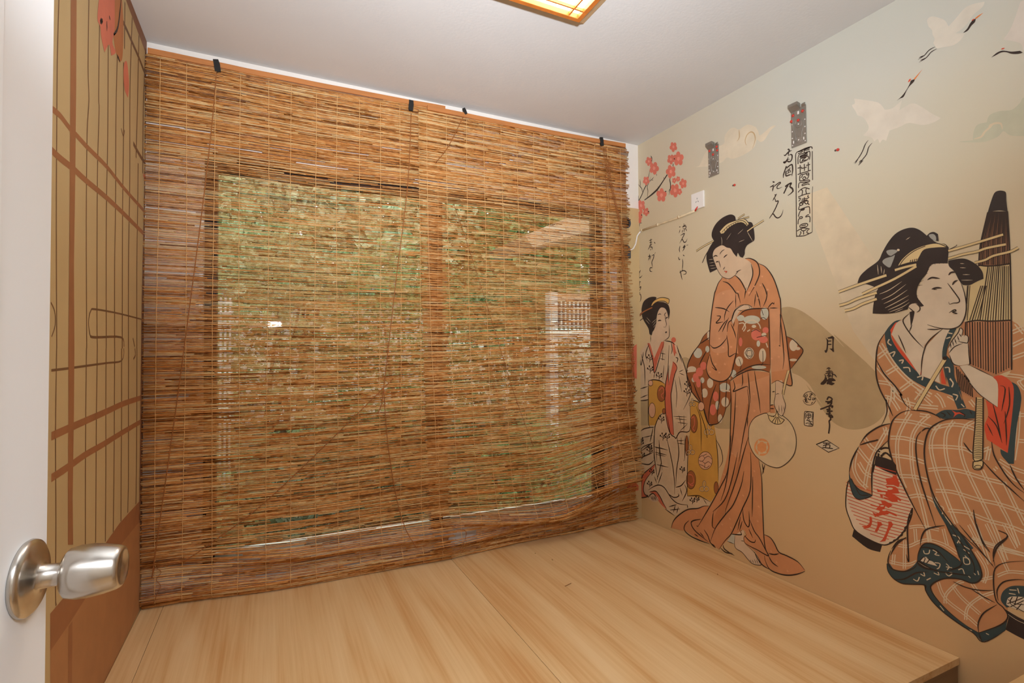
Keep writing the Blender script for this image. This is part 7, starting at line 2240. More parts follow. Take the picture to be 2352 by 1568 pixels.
  ('u',10,173,'4224 3991 -44 -5 -44 14'),
  ('u',10,173,'4226 3964 -45 -6 -45 15'),
  ('u',10,173,'4226 3934 -44 -4 -46 14'),
  ('u',10,174,'4228 3907 -44 -5 -47 16'),
  ('u',10,174,'4230 3878 -46 -4 -46 14'),
  ('u',10,174,'4231 3850 -47 -4 -46 16'),
  ('u',10,174,'4233 3821 -47 -4 -48 16'),
  ('u',10,174,'4235 3794 -48 -4 -48 16'),
  ('u',10,174,'4236 3764 -48 -3 -48 16'),
  ('u',10,174,'4238 3737 -48 -3 -50 16'),
  ('u',10,174,'4238 3708 -48 -3 -50 17'),
  ('u',10,174,'4240 3680 -49 -2 -49 16'),
  ('u',10,174,'4242 3651 -49 -3 -51 18'),
  ('u',10,174,'4243 3624 -49 -2 -52 16'),
  ('u',10,174,'4245 3594 -51 -2 -51 18'),
  ('u',10,174,'4248 3567 -52 -2 -52 18'),
  ('u',10,174,'4248 3538 -52 -2 -52 18'),
  ('u',10,174,'4250 3510 -53 -1 -53 18'),
  ('u',10,174,'4252 3481 -53 -1 -54 18'),
  ('u',10,174,'4252 3454 -52 -1 -54 19'),
  ('u',10,174,'4254 3424 -54 0 -54 18'),
  ('u',10,174,'4255 3397 -54 0 -55 19'),
  ('u',10,175,'4258 3368 -55 0 -56 19'),
  ('u',10,175,'4260 3340 -56 0 -56 20'),
  ('u',10,175,'4260 3311 -56 1 -56 19'),
  ('u',10,175,'4262 3284 -56 0 -58 20')]),
 ('pipe_stick', 'cream', [
  ('u',9,998,'4621 4842 199 -378 257 -498')]),
 ('pipe_stick', 'ink', [
  ('f',10,0,'4590 4862 3 -14 9 -12 12 -6 14 0 12 6 9 11 3 14 -4 14 -8 11 -13 6 -14 0 -13 -6 -8 -10')]),
 ('hair', 'hair', [
  ('f',7,0,'5997 6288 -53 126 -128 113 -196 125 -74 142 -96 160 -117 128 -135 58 -142 0 -114 -68 -102 -118 -138 -146 -118 -46 -52 -68 20 -262 116 18 120 -5 64 -133 85 -108 65 -136 3 -146 -101 -164 62 -8 62 66 97 -40 33 -58 201 -48 184 -6 191 20 -15 154 -40 204 -50 97 193 101',(0,10,13,14,21,25,28,31)),
  ('f',6,0,'4542 6476 -142 10 -110 -29 -124 -109 -68 -120 -12 -112 86 -33 90 -45 90 12 54 86 54 144 74 102',(0,5,8)),
  ('f',7,0,'4840 6954 -42 38 -60 4 -59 -48 -7 -123 108 45',(0,3,4,5)),
  ('f',7,0,'5127 5666 -75 7 24 -157 34 -107 8 135',(0,3))]),
 ('hair_ornament', 'grey', [
  ('f',8,0,'5476 6806 -93 9 -89 -41 68 -51 46 -17 46 33'),
  ('f',8,0,'5549 6615 -48 56 -115 19 -46 16 48 -142 36 -65 56 29'),
  ('f',8,0,'4810 6959 -62 4 -38 -48 1 -77 69 56')]),
 ('hair_ornament', 'cream2', [
  ('f',9,0,'5260 6784 2 -8 6 -6 10 -2 9 2 9 6 6 8 2 9 -2 8 -6 6 -10 2 -10 -2 -8 -5 -6 -8')]),
 ('comb', 'cream', [
  ('f',8,0,'5298 6508 -68 105 -155 121 -191 61 -182 1 -117 -46 -23 -44 161 23 163 -5 74 -108 34 -71 150 -7',(0,6,10))]),
 ('hairpin', 'cream', [
  ('u',10,879,'6356 6154 -435 111 -437 99'),
  ('u',10,810,'5912 6066 -211 82 -353 134 -342 173'),
  ('u',10,884,'6348 5886 -162 32 -209 75 -323 71'),
  ('u',10,874,'6242 5774 -159 28 -180 78 -247 69'),
  ('u',10,790,'5344 6437 -178 31 -161 16'),
  ('u',10,683,'4538 6637 -324 53 -380 72'),
  ('u',10,676,'4541 6510 -198 35 -181 13 -122 32 -236 16'),
  ('u',10,653,'4192 6386 -132 22 -103 48 -199 29 -96 45')]),
 ('hair_strand', 'cream2', [
  ('t',8,241,'5607 6034 -165 58 -205 126'),
  ('t',8,240,'5574 5928 -176 72 -226 160'),
  ('t',8,238,'5540 5849 -186 83 -202 128'),
  ('t',8,237,'5518 5770 -185 86 -201 104'),
  ('t',8,235,'5472 5729 -183 73 -155 84'),
  ('t',8,234,'5450 5690 -204 71 -122 76'),
  ('t',8,233,'5358 5683 -134 52'),
  ('t',8,231,'5158 6946 -66 36'),
  ('t',8,248,'5633 6577 -9 -181'),
  ('t',8,246,'5574 6542 -10 -129'),
  ('t',8,203,'4384 6336 -74 -15'),
  ('t',8,201,'4350 6218 -92 -12'),
  ('t',8,200,'4370 6130 -146 -18'),
  ('t',8,204,'4382 6404 -54 -13'),
  ('t',8,245,'5530 6382 -14 100')]),
 ('hair_strand', 'ink', [
  ('t',8,178,'5000 6164 -104 34'),
  ('t',8,179,'5022 6118 -104 0'),
  ('t',8,181,'5140 6120 -138 -40'),
  ('t',8,181,'5131 6033 -127 -38'),
  ('t',8,180,'5089 5980 -105 -48'),
  ('t',8,179,'5048 5902 -94 -56'),
  ('t',8,176,'4789 6422 9 60'),
  ('t',8,174,'4728 6436 4 59'),
  ('t',8,172,'4669 6438 -5 58'),
  ('t',8,171,'4610 6436 -10 50'),
  ('t',8,176,'4872 6339 -62 39'),
  ('t',8,176,'4894 6294 -62 15'),
  ('t',8,158,'4334 6092 -180 11'),
  ('t',8,158,'4316 6068 -144 10')]),
 ('face_line', 'ink', [
  ('t',10,329,'4558 6104 -74 -130 -81 -156 19 -48 66 -2 48 -14 13 42'),
  ('t',10,327,'4858 5433 -90 -40 -118 -35 -134 -11 -114 51 -68 143 -21 178 23 205 52 198'),
  ('t',10,346,'4860 5354 -111 -9 -89 8'),
  ('t',10,363,'5136 5752 -84 -92'),
  ('t',10,359,'5010 5658 -42 32 2 61 58 58'),
  ('t',10,370,'5128 5642 100 -104 -42 -138 -125 -199 -143 -171'),
  ('t',10,354,'4640 5352 172 -158 84 -140 56 -238 16 -252'),
  ('t',10,365,'5134 5324 -46 120'),
  ('t',10,374,'5310 5270 -53 -138 -63 -185'),
  ('t',10,563,'4844 6196 -62 30 -69 -16 -49 -14'),
  ('t',10,545,'4540 6234 -32 41 -67 -3'),
  ('t',10,562,'4786 6031 -70 15 -78 -14'),
  ('t',10,540,'4492 6066 -29 50 -47 20'),
  ('t',10,331,'4548 5612 -48 32 -38 15 -8 -23 46 -16 -64 -27 56 -1'),
  ('t',10,346,'4743 6207 -41 13'),
  ('t',10,345,'4776 6030 -70 -15'),
  ('t',10,287,'4569 5027 -49 114 -88 134 -30 79 -36 -36 20 -90'),
  ('t',10,292,'4538 5118 -7 -91'),
  ('t',10,290,'4510 5152 -18 -92'),
  ('t',10,289,'4480 5186 -26 -92'),
  ('t',10,287,'4442 5230 -26 -91'),
  ('t',10,286,'4414 5263 -27 -57'),
  ('t',10,281,'4434 5139 -82 -24 -46 -1 -10 90 36 34 22 -22'),
  ('t',10,290,'4561 4946 -78 103 -113 55'),
  ('t',10,291,'4552 4912 -45 -136 -93 -40'),
  ('t',10,281,'4313 4756 -27 24 14 222'),
  ('t',10,243,'4424 4736 -133 -246 79 108 -168 -264 -121 -116 -129 -108'),
  ('t',10,267,'4300 4762 -307 -182')]),
 ('shoe', 'hair', [
  ('f',6,0,'5094 1345 -40 23 -136 -54 -132 -19 179 -42 106 30',(0,3)),
  ('f',3,0,'3943 1050 -233 -70 -246 26 7 -324 244 10 210 42 -46 214',(0,2,3,5,6))]),
 ('foot', 'skin_l', [
  ('f',6,0,'5046 1371 -54 81 -61 12 -15 -38 -59 -4 -65 -52 81 -5 75 -1',(0,5)),
  ('f',6,0,'3906 1120 -20 101 -78 64 -241 72 4 -209 217 -52',(0,3,4))]),
 ]),
('right', 'painted_lantern', 'round white and red striped paper lantern painted below the seated woman', [
 ('lantern', 'lant', [
  ('f',1,0,'6277 2296 -73 205 -156 -197 -251 16 -9 476 -34 86 -346 -106 -58 -64 -204 -444 22 -176 80 -215 121 -209 142 -156 145 -74 254 33 220 87 88 165 77 237',(3,5,6,13,15))]),
 ('lantern_rim', 'hair', [
  ('f',2,0,'5730 3044 -146 -6 -141 -30 -49 -66 -6 -178 180 32 191 70',(0,2,3,4,6)),
  ('f',2,0,'6152 1567 -242 -96 -259 -32 38 -146 223 -5 277 134',(0,2,3,5))]),
 ('lantern_handle', 'ink', [
  ('u',1,691,'5688 3041 -23 116 -84 59 -102 6'),
  ('u',1,689,'5646 3048 -84 82 -100 -70')]),
 ('lantern_stripe', 'red2', [
  ('u',2,260,'5780 2859 -198 -25 -193 -18'),
  ('u',2,259,'5782 2798 -213 -26 -205 -16'),
  ('u',2,259,'5782 2736 -224 -26 -218 -14'),
  ('u',2,259,'5784 2676 -240 -27 -228 -12'),
  ('u',2,258,'5785 2614 -251 -26 -242 -10'),
  ('u',2,258,'5786 2553 -266 -24 -252 -10'),
  ('u',2,258,'5787 2492 -277 -24 -266 -8'),
  ('u',2,257,'5788 2430 -292 -23 -276 -5'),
  ('u',2,266,'6284 2436 -570 -76 -518 -16'),
  ('u',2,265,'6288 2374 -586 -76 -530 -9'),
  ('u',2,265,'6288 2310 -600 -73 -539 -5'),
  ('u',2,265,'6285 2244 -601 -68 -540 0'),
  ('u',2,265,'6274 2178 -590 -63 -529 1'),
  ('u',2,265,'6262 2113 -576 -59 -518 5'),
  ('u',2,265,'6244 2044 -558 -50 -502 5'),
  ('u',2,266,'6220 1978 -532 -45 -482 9'),
  ('u',2,266,'6192 1910 -503 -38 -457 8'),
  ('u',2,266,'6154 1844 -464 -32 -425 8'),
  ('u',2,266,'6110 1775 -419 -23 -386 9'),
  ('u',2,266,'6052 1706 -360 -15 -336 9'),
  ('u',2,267,'5976 1640 -282 -10 -268 6'),
  ('u',2,267,'5858 1574 -164 -4 -156 4')]),
 ('lantern_letter', 'red2', [
  ('p',3,0,'5572 2665 -120 36 -1 45 -63 4 -47 -133 19 -63 85 20 92 -17 37 -13 -28 36 18 46'),
  ('p',3,0,'5580 2532 -98 18 -64 4 -44 -24 -26 -82 118 -34 -72 -27 -79 -39 19 -36 44 20 0 -44 91 -24 129 37 28 19 -103 -5 102 35 1 -51 38 11 8 48 -94 14 -6 41 138 -28 18 57 -95 -13 -85 10 -10 33 10 28'),
  ('p',3,0,'5664 2248 -75 10 -128 -46 70 -74 51 22 20 -56 -56 -16 -146 -24 -4 -38 59 8 73 20 5 -27 108 -45 125 -72 47 84 -57 -19 -58 31 -20 36 66 23 -30 39 126 2 -5 18 -131 2 -28 28 32 12 -71 24'),
  ('f',3,0,'5869 1886 -39 16 -14 -62 16 -98 46 -65 70 -31 59 25 -81 33 -55 58 -11 65',(0,1,5,6)),
  ('f',3,0,'5729 1840 -67 9 -27 -47 48 -35 49 -122 44 -3 -36 87 -15 66',(0,1,2,3,4,5)),
  ('f',3,0,'5540 1895 -50 15 -32 -46 57 -106 49 -136 30 -99 104 -49 -58 74 -54 128 -44 144',(0,1,2,5,6))]),
 ('lantern_letter', 'lant', [
  ('f',4,0,'5452 2509 9 -14 24 -13 29 -7 24 1 10 10 -10 14 -24 14 -30 6 -24 -2'),
  ('f',4,0,'5566 2093 7 -10 18 -10 22 -6 17 0 8 7 -8 10 -18 10 -22 6 -18 0'),
  ('f',4,0,'5606 2158 6 -9 16 -9 20 -5 16 0 6 5 -6 10 -16 8 -20 6 -16 0')]),
 ('outline', 'ink', [
  ('u',3,446,'5754 2882 35 -154'),
  ('u',3,443,'6277 2296 18 -336 -77 -237 -88 -165 -220 -87 -254 -33 -145 74 -142 156 -121 209 -80 215 -21 155'),
  ('u',3,478,'6239 2470 38 -174'),
  ('u',4,459,'5144 2238 27 -62 -15 -38 40 -64 -11 -40 43 -65 -7 -41 51 -69 -7 -41 53 -59 -1 -36 61 -59 8 -36 64 -43 16 -31 65 -40')]),
 ]),
('back', 'painted_robe_edge', 'pink and white painted robe edge on the strip of wall left of the corner', [
 ('robe', 'redpink', [
  ('f',1,0,'9634 1146 98 28 193 -74 129 -132 -2 -130 -260 -7 -160 97',(3,4)),
  ('f',1,0,'9844 5025 198 197 -13 -1051 -162 135',(1,2))]),
 ('outline', 'ink', [
  ('t',2,640,'9638 1403 242 13 278 -16'),
  ('t',2,637,'9477 1292 321 30'),
  ('t',2,645,'9774 1970 278 106 114 14'),
  ('t',2,266,'9722 1716 442 116'),
  ('t',2,641,'9740 1896 193 -148 229 -74'),
  ('t',2,646,'9860 3719 198 123'),
  ('t',2,645,'9832 4046 192 -268')]),
 ]),
('back', 'painted_small_writing', 'small brushed columns on the window wall behind the right edge of the blind', [
 ('strokes', 'ink', [
  ('t',1,523,'9395 9193 37 39 10 -90'),
  ('t',1,523,'9465 9160 -25 22 -14 38'),
  ('t',1,525,'9397 9212 124 -52 -19 2'),
  ('t',1,524,'9446 9006 65 -10 -115 18'),
  ('t',1,522,'9450 9030 -17 2 -37 -56'),
  ('t',1,523,'9472 9029 -25 -43 19 4'),
  ('t',1,523,'9422 8825 38 59 -36 -85'),
  ('t',1,523,'9387 8890 95 -18 -24 -28'),
  ('t',1,522,'9416 8775 16 75 -22 -30'),
  ('t',1,523,'9454 8692 18 -66 -78 89'),
  ('t',1,523,'9402 8636 77 68 -51 2'),
  ('t',1,523,'9426 8721 62 -92 28 21'),
  ('t',1,523,'9406 8444 90 59 17 -18'),
  ('t',1,521,'9460 8510 -32 -16 -32 2'),
  ('t',1,521,'9475 8509 -67 20 -7 -69'),
  ('t',1,522,'9384 8276 70 92 -70 11'),
  ('t',1,521,'9393 8311 29 73 24 -22'),
  ('t',1,522,'9476 8380 -12 -73 -30 -27'),
  ('t',1,521,'9416 8215 34 -19 51 -58'),
  ('t',1,521,'9424 8217 8 -21 -28 -2'),
  ('t',1,520,'9462 8209 -54 -89 46 -3'),
  ('t',1,522,'9436 7940 50 49 -101 35'),
  ('t',1,522,'9458 7926 50 90 -43 -74'),
  ('t',1,521,'9435 7938 25 26 11 58'),
  ('t',1,522,'9376 7681 132 57 -134 -46'),
  ('t',1,521,'9381 7682 94 146 -83 -94'),
  ('t',1,522,'9426 7720 79 86 -137 -118'),
  ('t',1,521,'9378 7518 106 -4 -38 -2'),
  ('t',1,520,'9387 7539 46 -29 45 65'),
  ('t',1,519,'9420 7636 -22 -85 38 -37'),
  ('t',1,520,'9401 7351 53 81 30 -81'),
  ('t',1,520,'9372 7373 64 -21 -26 53'),
  ('t',1,519,'9414 7332 -9 86 49 -76'),
  ('t',1,518,'9448 7180 -49 -16 -7 68'),
  ('t',1,520,'9448 7222 35 32 6 0'),
  ('t',1,519,'9377 7210 53 -4 62 -16'),
  ('t',1,520,'9415 7058 57 4 -100 20'),
  ('t',1,520,'9446 7074 30 -68 -26 32'),
  ('t',1,520,'9422 7077 73 -13 -3 18'),
  ('t',1,518,'9421 6865 -18 -47 8 16'),
  ('t',1,518,'9372 6914 30 -102 -18 -14'),
  ('t',1,519,'9395 6846 32 -6 -55 29'),
  ('t',1,518,'9422 6677 -2 31 -61 -98'),
  ('t',1,519,'9439 6630 38 -14 -99 33'),
  ('t',1,520,'9406 6652 87 -16 3 66'),
  ('t',1,519,'9429 6460 50 45 9 -14'),
  ('t',1,519,'9414 6424 50 79 -76 -4'),
  ('t',1,519,'9416 6409 70 83 -75 -58'),
  ('t',1,518,'9186 8877 78 -51 -3 38'),
  ('t',1,518,'9267 8835 -42 61 81 -100'),
  ('t',1,518,'9266 8836 -25 58 -24 -18'),
  ('t',1,517,'9252 8692 -22 -26 72 28'),
  ('t',1,518,'9250 8612 11 -40 -47 59'),
  ('t',1,517,'9196 8692 14 -30 -12 38'),
  ('t',1,518,'9258 8410 20 8 20 -23'),
  ('t',1,518,'9242 8424 32 -14 -26 22'),
  ('t',1,517,'9192 8389 62 90 -55 -93'),
  ('t',1,517,'9236 8227 0 55 -4 42'),
  ('t',1,518,'9255 8326 44 -12 -102 -89'),
  ('t',1,517,'9250 8301 8 -28 10 35'),
  ('t',1,518,'9237 7996 58 90 -13 -72'),
  ('t',1,517,'9228 8122 34 -122 -50 37'),
  ('t',1,516,'9254 8048 -51 -9 3 -35'),
  ('t',1,516,'9252 7852 -20 -24 52 -3'),
  ('t',1,517,'9250 7848 18 7 -30 -44'),
  ('t',1,517,'9204 7908 66 -40 -28 -14'),
  ('t',1,517,'9177 7676 111 16 -104 -36'),
  ('t',1,515,'9244 7708 -48 -38 54 26'),
  ('t',1,515,'9172 7680 27 28 -9 12'),
  ('t',1,515,'9242 7542 -9 -44 -59 24'),
  ('t',1,516,'9255 7480 26 64 -26 -68'),
  ('t',1,515,'9230 7522 -18 56 68 -122'),
  ('t',1,516,'9202 7305 76 47 -32 8'),
  ('t',1,515,'9213 7388 6 -34 63 25'),
  ('t',1,516,'9234 7382 58 -6 -114 -14'),
  ('t',1,514,'9243 7114 -43 20 20 -88'),
  ('t',1,516,'9179 7145 96 22 13 -23'),
  ('t',1,516,'9214 7092 68 81 -10 -15'),
  ('t',1,514,'9230 6963 -22 12 -4 -27'),
  ('t',1,514,'9249 6925 -26 -37 -39 70'),
  ('t',1,515,'9247 6893 9 -3 -86 3'),
  ('t',1,514,'9235 6808 -29 -6 14 -54'),
  ('t',1,515,'9208 6772 52 -61 -3 107'),
  ('t',1,514,'9175 6790 34 -46 -23 -8'),
  ('t',1,513,'9220 6528 -18 67 81 19'),
  ('t',1,515,'9162 6612 104 -58 10 28'),
  ('t',1,514,'9162 6598 94 -6 -80 0'),
  ('t',1,513,'9196 6449 -12 -74 66 44'),
  ('t',1,514,'9166 6430 72 -66 -21 -10'),
  ('t',1,514,'9204 6444 39 -46 -11 -14'),
  ('t',1,512,'9027 8414 -25 -8 2 -29'),
  ('t',1,512,'9000 8353 10 35 26 -21'),
  ('t',1,512,'9035 8320 -21 70 10 -24'),
  ('t',1,511,'8992 8188 12 -60 22 -14'),
  ('t',1,512,'8988 8152 46 100 10 -119'),
  ('t',1,512,'8984 8118 60 55 -21 47'),
  ('t',1,512,'9026 8048 -2 -10 8 -82'),
  ('t',1,512,'9028 8038 -6 34 -3 -104'),
  ('t',1,512,'9026 8064 -4 -2 -11 -100'),
  ('t',1,511,'9028 7784 -24 -16 44 -8'),
  ('t',1,511,'8978 7898 33 -72 -1 62'),
  ('t',1,512,'9011 7804 21 25 -14 -27'),
  ('t',1,511,'8984 7700 54 -22 -36 3'),
  ('t',1,511,'9008 7701 24 7 18 -9'),
  ('t',1,511,'9017 7652 1 28 -16 -56'),
  ('t',1,510,'8987 7459 13 19 24 -6'),
  ('t',1,510,'9004 7466 -4 -47 26 30'),
  ('t',1,510,'9024 7484 -15 16 -11 0'),
  ('t',1,510,'8998 7332 12 -38 -14 -20'),
  ('t',1,511,'9015 7330 23 16 -60 -88'),
  ('t',1,511,'8974 7360 68 5 -20 -59'),
  ('t',1,510,'9022 7171 -21 -5 27 16'),
  ('t',1,510,'8974 7127 18 78 -23 -100'),
  ('t',1,510,'8992 7133 27 -23 -23 64'),
  ('t',1,514,'9120 7596 31 26 22 7'),
  ('t',1,513,'9140 7630 -20 -1 -3 32'),
  ('t',1,514,'9116 7652 27 -54 15 -12'),
  ('t',1,514,'9146 7471 26 41 -3 -104'),
  ('t',1,514,'9150 7413 8 53 -4 -58'),
  ('t',1,514,'9128 7440 44 48 -47 30'),
  ('t',1,513,'9134 7286 -12 -32 42 19'),
  ('t',1,514,'9119 7262 46 41 -1 14'),
  ('t',1,513,'9132 7217 8 3 -22 78'),
  ('t',1,513,'9132 7072 18 -42 4 20'),
  ('t',1,513,'9146 7035 10 62 -24 -45'),
  ('t',1,513,'9137 7037 19 27 -42 2'),
  ('t',1,513,'9102 6977 64 -110 -50 107'),
  ('t',1,512,'9136 6880 -20 -8 42 34'),
  ('t',1,512,'9108 6972 4 -51 36 -24'),
  ('t',1,512,'9092 6712 25 88 -12 -112'),
  ('t',1,512,'9103 6798 32 -46 0 -32'),
  ('t',1,512,'9128 6672 -1 40 -27 52'),
  ('t',1,512,'9106 6512 52 50 -54 18'),
  ('t',1,511,'9114 6560 -6 -68 29 -2'),
  ('t',1,512,'9134 6512 20 4 -34 -18')]),
 ]),
('left', 'painted_screen_lattice', 'painted brown lattice lines of a paper screen', [
 ('post', 'lbrown', [
  ('p',2,0,'8040 9440 208 132 26 -1168 8 -1146 -8 -1142 55 -1042 14 -817 -7 -1082 38 -605 -188 62 -30 852 -14 794 -30 795 -18 1569 -26 1384')]),
 ('lattice_line', 'lgrey', [
  ('u',1,611,'7652 9194 -25 -701 11 -913 24 -1038 66 -1472'),
  ('u',1,770,'8740 9884 -2 -956 54 -435 -58 -485 8 -1215 84 -1714'),
  ('u',1,832,'9232 9836 -1 -1080 30 -216 -47 -992 52 -1926 42 -539'),
  ('u',1,895,'9682 9756 30 -1366 -29 -1378 76 -1925'),
  ('u',1,980,'10204 9860 -44 -932 32 -1438 -10 -1082 54 -1317'),
  ('u',1,1052,'10596 9954 50 -1199 -12 -1145 74 -2515'),
  ('u',1,1137,'11162 11056 -108 -1344 50 -1576 -28 -1592 60 -1446'),
  ('u',1,1108,'10642 11015 3 -806'),
  ('u',1,1253,'11688 11030 -64 -1472 -68 -906'),
  ('u',1,1219,'11738 8609 -6 -700 -18 -1267 67 -1538'),
  ('u',1,1344,'12270 11046 -149 -1186 -1 -1320'),
  ('u',1,589,'7724 5070 2 -998 48 -1004 18 -875 32 -150'),
  ('u',1,728,'8814 5079 5 -871 15 -870 34 -934'),
  ('u',1,797,'9305 5083 -5 -925 15 -924 16 -954'),
  ('u',1,871,'9748 5087 27 -979 39 -982 16 -994'),
  ('u',1,941,'10240 5091 17 -1033 16 -1031 -2 -887'),
  ('u',1,1011,'10666 5094 45 -1083 17 -1082 16 -758'),
  ('u',1,1091,'11148 5099 33 -1137 48 -1141 -19 -636'),
  ('u',1,1184,'11785 5104 52 -1612 -12 -1320'),
  ('u',1,1662,'10554 10616 544 0 608 -2 668 -48'),
  ('u',1,1645,'11340 8842 538 -36 496 6'),
  ('u',1,578,'8964 5260 -76 181 92 161 222 42 1338 29 1668 3'),
  ('u',1,735,'8964 5254 254 -12 1410 40 198 -156'),
  ('u',1,765,'10484 8774 149 -70 69 130'),
  ('u',1,850,'11458 5288 144 -152'),
  ('u',1,422,'7526 5594 118 -92 26 -154 -104 -145'),
  ('u',1,614,'7569 4817 553 9 656 15 1012 23 816 15 206 107 -4 110'),
  ('u',1,824,'11506 4906 164 78 -56 119')]),
 ('lattice_line', 'lbrown', [
  ('u',1,1557,'7448 7798 288 32 316 -19 268 7 498 7 856 37 1070 -30 1466 8 164 -12'),
  ('u',1,1802,'7465 7329 289 -2 458 23 528 4 952 35 1070 7 1370 -13 242 -13'),
  ('u',1,1979,'7596 4062 553 16 657 16 1014 26 1026 30 1396 -6'),
  ('u',1,1915,'7612 3582 554 18 656 34 793 6 973 21 1674 21')]),
 ('border', 'lbrown2', [
  ('p',1,0,'10616 11098 294 188 1464 123 0 -874 -44 -4561 34 -4307 -268 79 40 4212 156 2620 -28 2441')]),
 ]),
('left', 'painted_lower_board', 'brown painted board along the foot of the screen', [
 ('rail', 'lbrown', [
  ('p',1,0,'7635 2034 1727 -9 538 83 749 56 1725 -14 0 -382 -1710 18 -1489 -83 -861 -61 -664 -30')]),
 ('board', 'lboard', [
  ('p',1,0,'7650 1612 664 30 861 61 1489 83 1710 -18 -118 -1742 -2387 -54 -910 26 -1281 814')]),
 ('joint', 'lbrown', [
  ('u',2,682,'7650 1619 664 23 861 61 1489 83 1710 -18'),
  ('u',2,2778,'8315 1600 11 -745 14 -358')]),
 ]),
('left', 'painted_pink_robe', 'blurred pink and orange painted robe at the top of the screen', [
 ('robe', 'lpink', [
  ('f',3,0,'9187 10168 810 515 20 -491 -117 -281 196 -54 -250 -187 -128 106 -228 -244 -174 122 -60 130 -130 22 15 171',(0,1,5,7)),
  ('f',3,0,'10654 9984 180 73 138 -305 -68 -268 -231 48 -83 228',(3,)),
  ('f',3,0,'12179 8559 195 7 0 -98 -172 10')]),
 ('robe_orange', 'lorange', [
  ('f',2,0,'9997 10683 441 280 119 -421 -50 -559 -206 -164 -205 56 -140 210',(0,1,4))]),
 ('outline', 'ink', [
  ('t',4,997,'10396 10936 -185 -595 -254 -273 127 90'),
  ('t',4,1055,'10163 9856 207 -20'),
  ('t',4,904,'9305 9945 -51 -97 106 98 -51 -98'),
  ('t',4,938,'9586 10062 6 -150'),
  ('t',4,971,'9700 10217 63 -33')]),
 ]),
]
# colours of the painted walls (paint stays put whatever the light does)
PC = {'olive': (186, 162, 122), 'ray': (216, 200, 170), 'cloud': (222, 208, 182), 'tanline': (196, 166, 122), 'green': (196, 195, 170),
      'crane': (220, 211, 194), 'crane2': (218, 208, 194), 'orange2': (226, 128, 58), 'red': (216, 84, 54), 'red2': (206, 78, 46), 'ink': (54, 38, 30), 'hair': (48, 38, 36),
      'pink': (218, 118, 96), 'pink2': (236, 148, 126), 'cream': (220, 196, 144), 'cream2': (216, 198, 168), 'orange': (208, 144, 98), 'orange_l': (212, 154, 112),
      'orange_d': (194, 128, 82), 'orange_e': (230, 158, 100), 'brown': (160, 96, 54), 'paleblue': (198, 195, 174), 'fan': (218, 194, 154), 'skin': (216, 188, 156),
      'skin_l': (218, 202, 178), 'star': (230, 172, 130), 'robe_w': (214, 188, 154), 'yellow': (206, 156, 72), 'yellow2': (220, 176, 100), 'redpink': (210, 110, 82),
      'blush': (220, 170, 134), 'check': (198, 142, 98), 'plaid': (216, 198, 168), 'teal': (54, 72, 76), 'umb': (188, 132, 94), 'umb2': (208, 188, 140),
      'grey': (160, 160, 152), 'lant': (222, 200, 172), 'lbrown': (160, 106, 66), 'lbrown2': (138, 90, 56), 'lgrey': (118, 84, 52), 'lboard': (178, 126, 80),
      'lpink': (216, 120, 92), 'lorange': (188, 118, 66)}
PM = {k: mat('paint_' + k, c, 0.65, var=(0.07 if k not in ('ink', 'hair') else 0.2), scale=(14, 14, 14)) for k, c in PC.items()}

def crom(P, closed):
    n = len(P); out = []
    rng = range(n) if closed else range(n - 1)
    for i in rng:
        if closed: p0, p1, p2, p3 = P[(i - 1) % n], P[i], P[(i + 1) % n], P[(i + 2) % n]
        else: p0, p1, p2, p3 = P[max(i - 1, 0)], P[i], P[i + 1], P[min(i + 2, n - 1)]
        d = math.dist(p1, p2); st = 4 if d > 0.012 else 3
        for k in range(st):
            t = k / st
            out.append(tuple(0.5 * (2 * b + (c - a) * t + (2 * a - 5 * b + 4 * c - e) * t * t + (3 * b - a - 3 * c + e) * t ** 3) for a, b, c, e in zip(p0, p1, p2, p3)))
    if not closed: out.append(P[-1])
    return out
def closed_curve(P, corners):
    if not corners: return crom(P, True)
    n = len(P); c = sorted(corners); out = []
    for a, b in zip(c, c[1:] + [c[0] + n]):
        run = [P[i % n] for i in range(a, b + 1)]
        out += crom(run, False)[:-1] if len(run) > 1 else run
    return out
LAY = 0.00022
def place(wall, a, b, layer):
    if wall == 'right': return (XR - LAY * layer, a, b)
    if wall == 'left': return (XL + LAY * layer, a, b)
    return (a, YB - 0.0022 - LAY * layer, b)
def tri_ok(P):
    A = sum(P[i][0] * P[(i + 1) % len(P)][1] - P[(i + 1) % len(P)][0] * P[i][1] for i in range(len(P)))
    return abs(A) > 1e-9
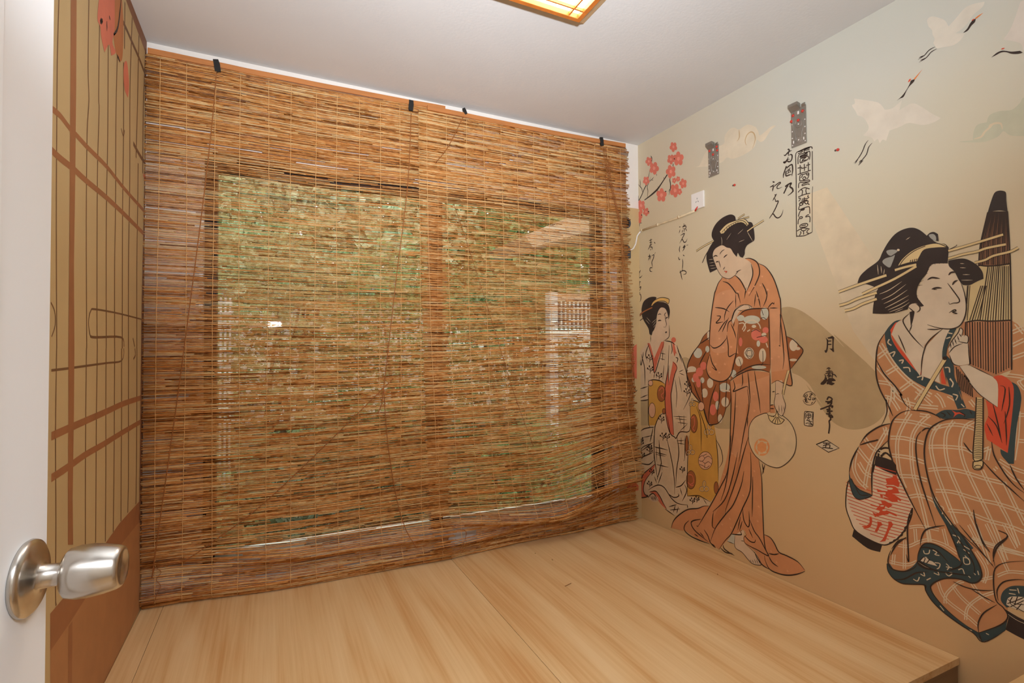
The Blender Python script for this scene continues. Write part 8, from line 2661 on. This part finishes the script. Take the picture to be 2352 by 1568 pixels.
def paint_items(wall, items, k0, kn):
    V = []; Fc = []
    for ii, it in enumerate(items):
        kind, layer, w, s = it[:4]
        layer += 0.9 * (k0 + ii) / kn           # every stroke lies a hair above the one before
        q = [int(x) for x in s.split()]; P = []; cx = cy = 0
        for i in range(0, len(q), 2):
            cx += q[i]; cy += q[i + 1]; P.append((cx / 5000.0, cy / 5000.0))
        if kind in 'fp':
            C = P if kind == 'p' else closed_curve(P, list(it[4]) if len(it) > 4 else [])
            D = [C[0]]
            for p in C[1:]:
                if math.dist(p, D[-1]) > 1e-5: D.append(p)
            if len(D) < 3 or not tri_ok(D): continue
            o = len(V)
            V += [place(wall, a, b, layer) for a, b in D]
            Fc += [tuple(o + i for i in t) for t in tessellate_polygon([[Vector((a, b, 0)) for a, b in D]])]
        else:
            C = P if kind == 'U' else crom(P, False) if len(P) > 2 else [P[0], tuple((x + y) / 2 for x, y in zip(*P)), P[1]]
            hw = w / 200000.0; n = len(C); o = len(V)
            # arc length for the brush taper
            acc = [0.0]
            for i in range(1, n): acc.append(acc[-1] + math.dist(C[i], C[i - 1]))
            L = acc[-1] or 1e-6
            for i, p in enumerate(C):
                a = C[max(i - 1, 0)]; b = C[min(i + 1, n - 1)]
                dx, dy = b[0] - a[0], b[1] - a[1]; l = math.hypot(dx, dy) or 1e-9
                t = acc[i] / L
                e0 = min(1, t / 0.22); e1 = min(1, (1 - t) / 0.30)
                k = 1.0
                if kind == 't': k = (0.35 + 0.65 * e0) * (0.22 + 0.78 * e1)
                elif kind == 'e': k = 0.35 + 0.65 * e1
                elif kind == 'b': k = 0.35 + 0.65 * e0
                V += [place(wall, p[0] - dy / l * hw * k, p[1] + dx / l * hw * k, layer), place(wall, p[0] + dy / l * hw * k, p[1] - dx / l * hw * k, layer)]
            Fc += [(o + 2 * i, o + 2 * i + 1, o + 2 * i + 3, o + 2 * i + 2) for i in range(n - 1)]
    return V, Fc
SUFFIX = {}
def paint_obj(name, wall, items, m_, parent, k0, kn):
    V, Fc = paint_items(wall, items, k0, kn)
    me = bpy.data.meshes.new(name); me.from_pydata(V, [], Fc); me.update()
    # make every face look into the room
    nrm = {'right': Vector((-1, 0, 0)), 'left': Vector((1, 0, 0)), 'back': Vector((0, -1, 0))}[wall]
    bm = bmesh.new(); bm.from_mesh(me)
    for f in bm.faces:
        f.normal_update()
        if f.normal.dot(nrm) < 0: f.normal_flip()
    bm.to_mesh(me); bm.free()
    me.materials.append(m_)
    o = bpy.data.objects.new(name, me); COL.objects.link(o); o.parent = parent
    return o
WALLS = {'right': wall_right, 'left': wall_left, 'back': wall_back}
PLAIN = {'painted_crane_upper': 'painted_crane', 'painted_crane_right': 'painted_crane', 'painted_cloud_green': 'painted_cloud',
         'painted_calligraphy_left': 'painted_calligraphy', 'painted_calligraphy_middle': 'painted_calligraphy', 'painted_calligraphy_corner': 'painted_calligraphy'}
for wall, gname, label, subs in PAINT:
    root = None; k0 = 0; kn = sum(len(x[2]) for x in subs) + 1
    for sub, mk, items in subs:
        if root is None:
            root = paint_obj(PLAIN.get(gname, gname), wall, items, PM[mk], WALLS[wall], k0, kn)
            if label: root['label'] = label
        else:
            paint_obj(sub, wall, items, PM[mk], root, k0, kn)
        k0 += len(items)
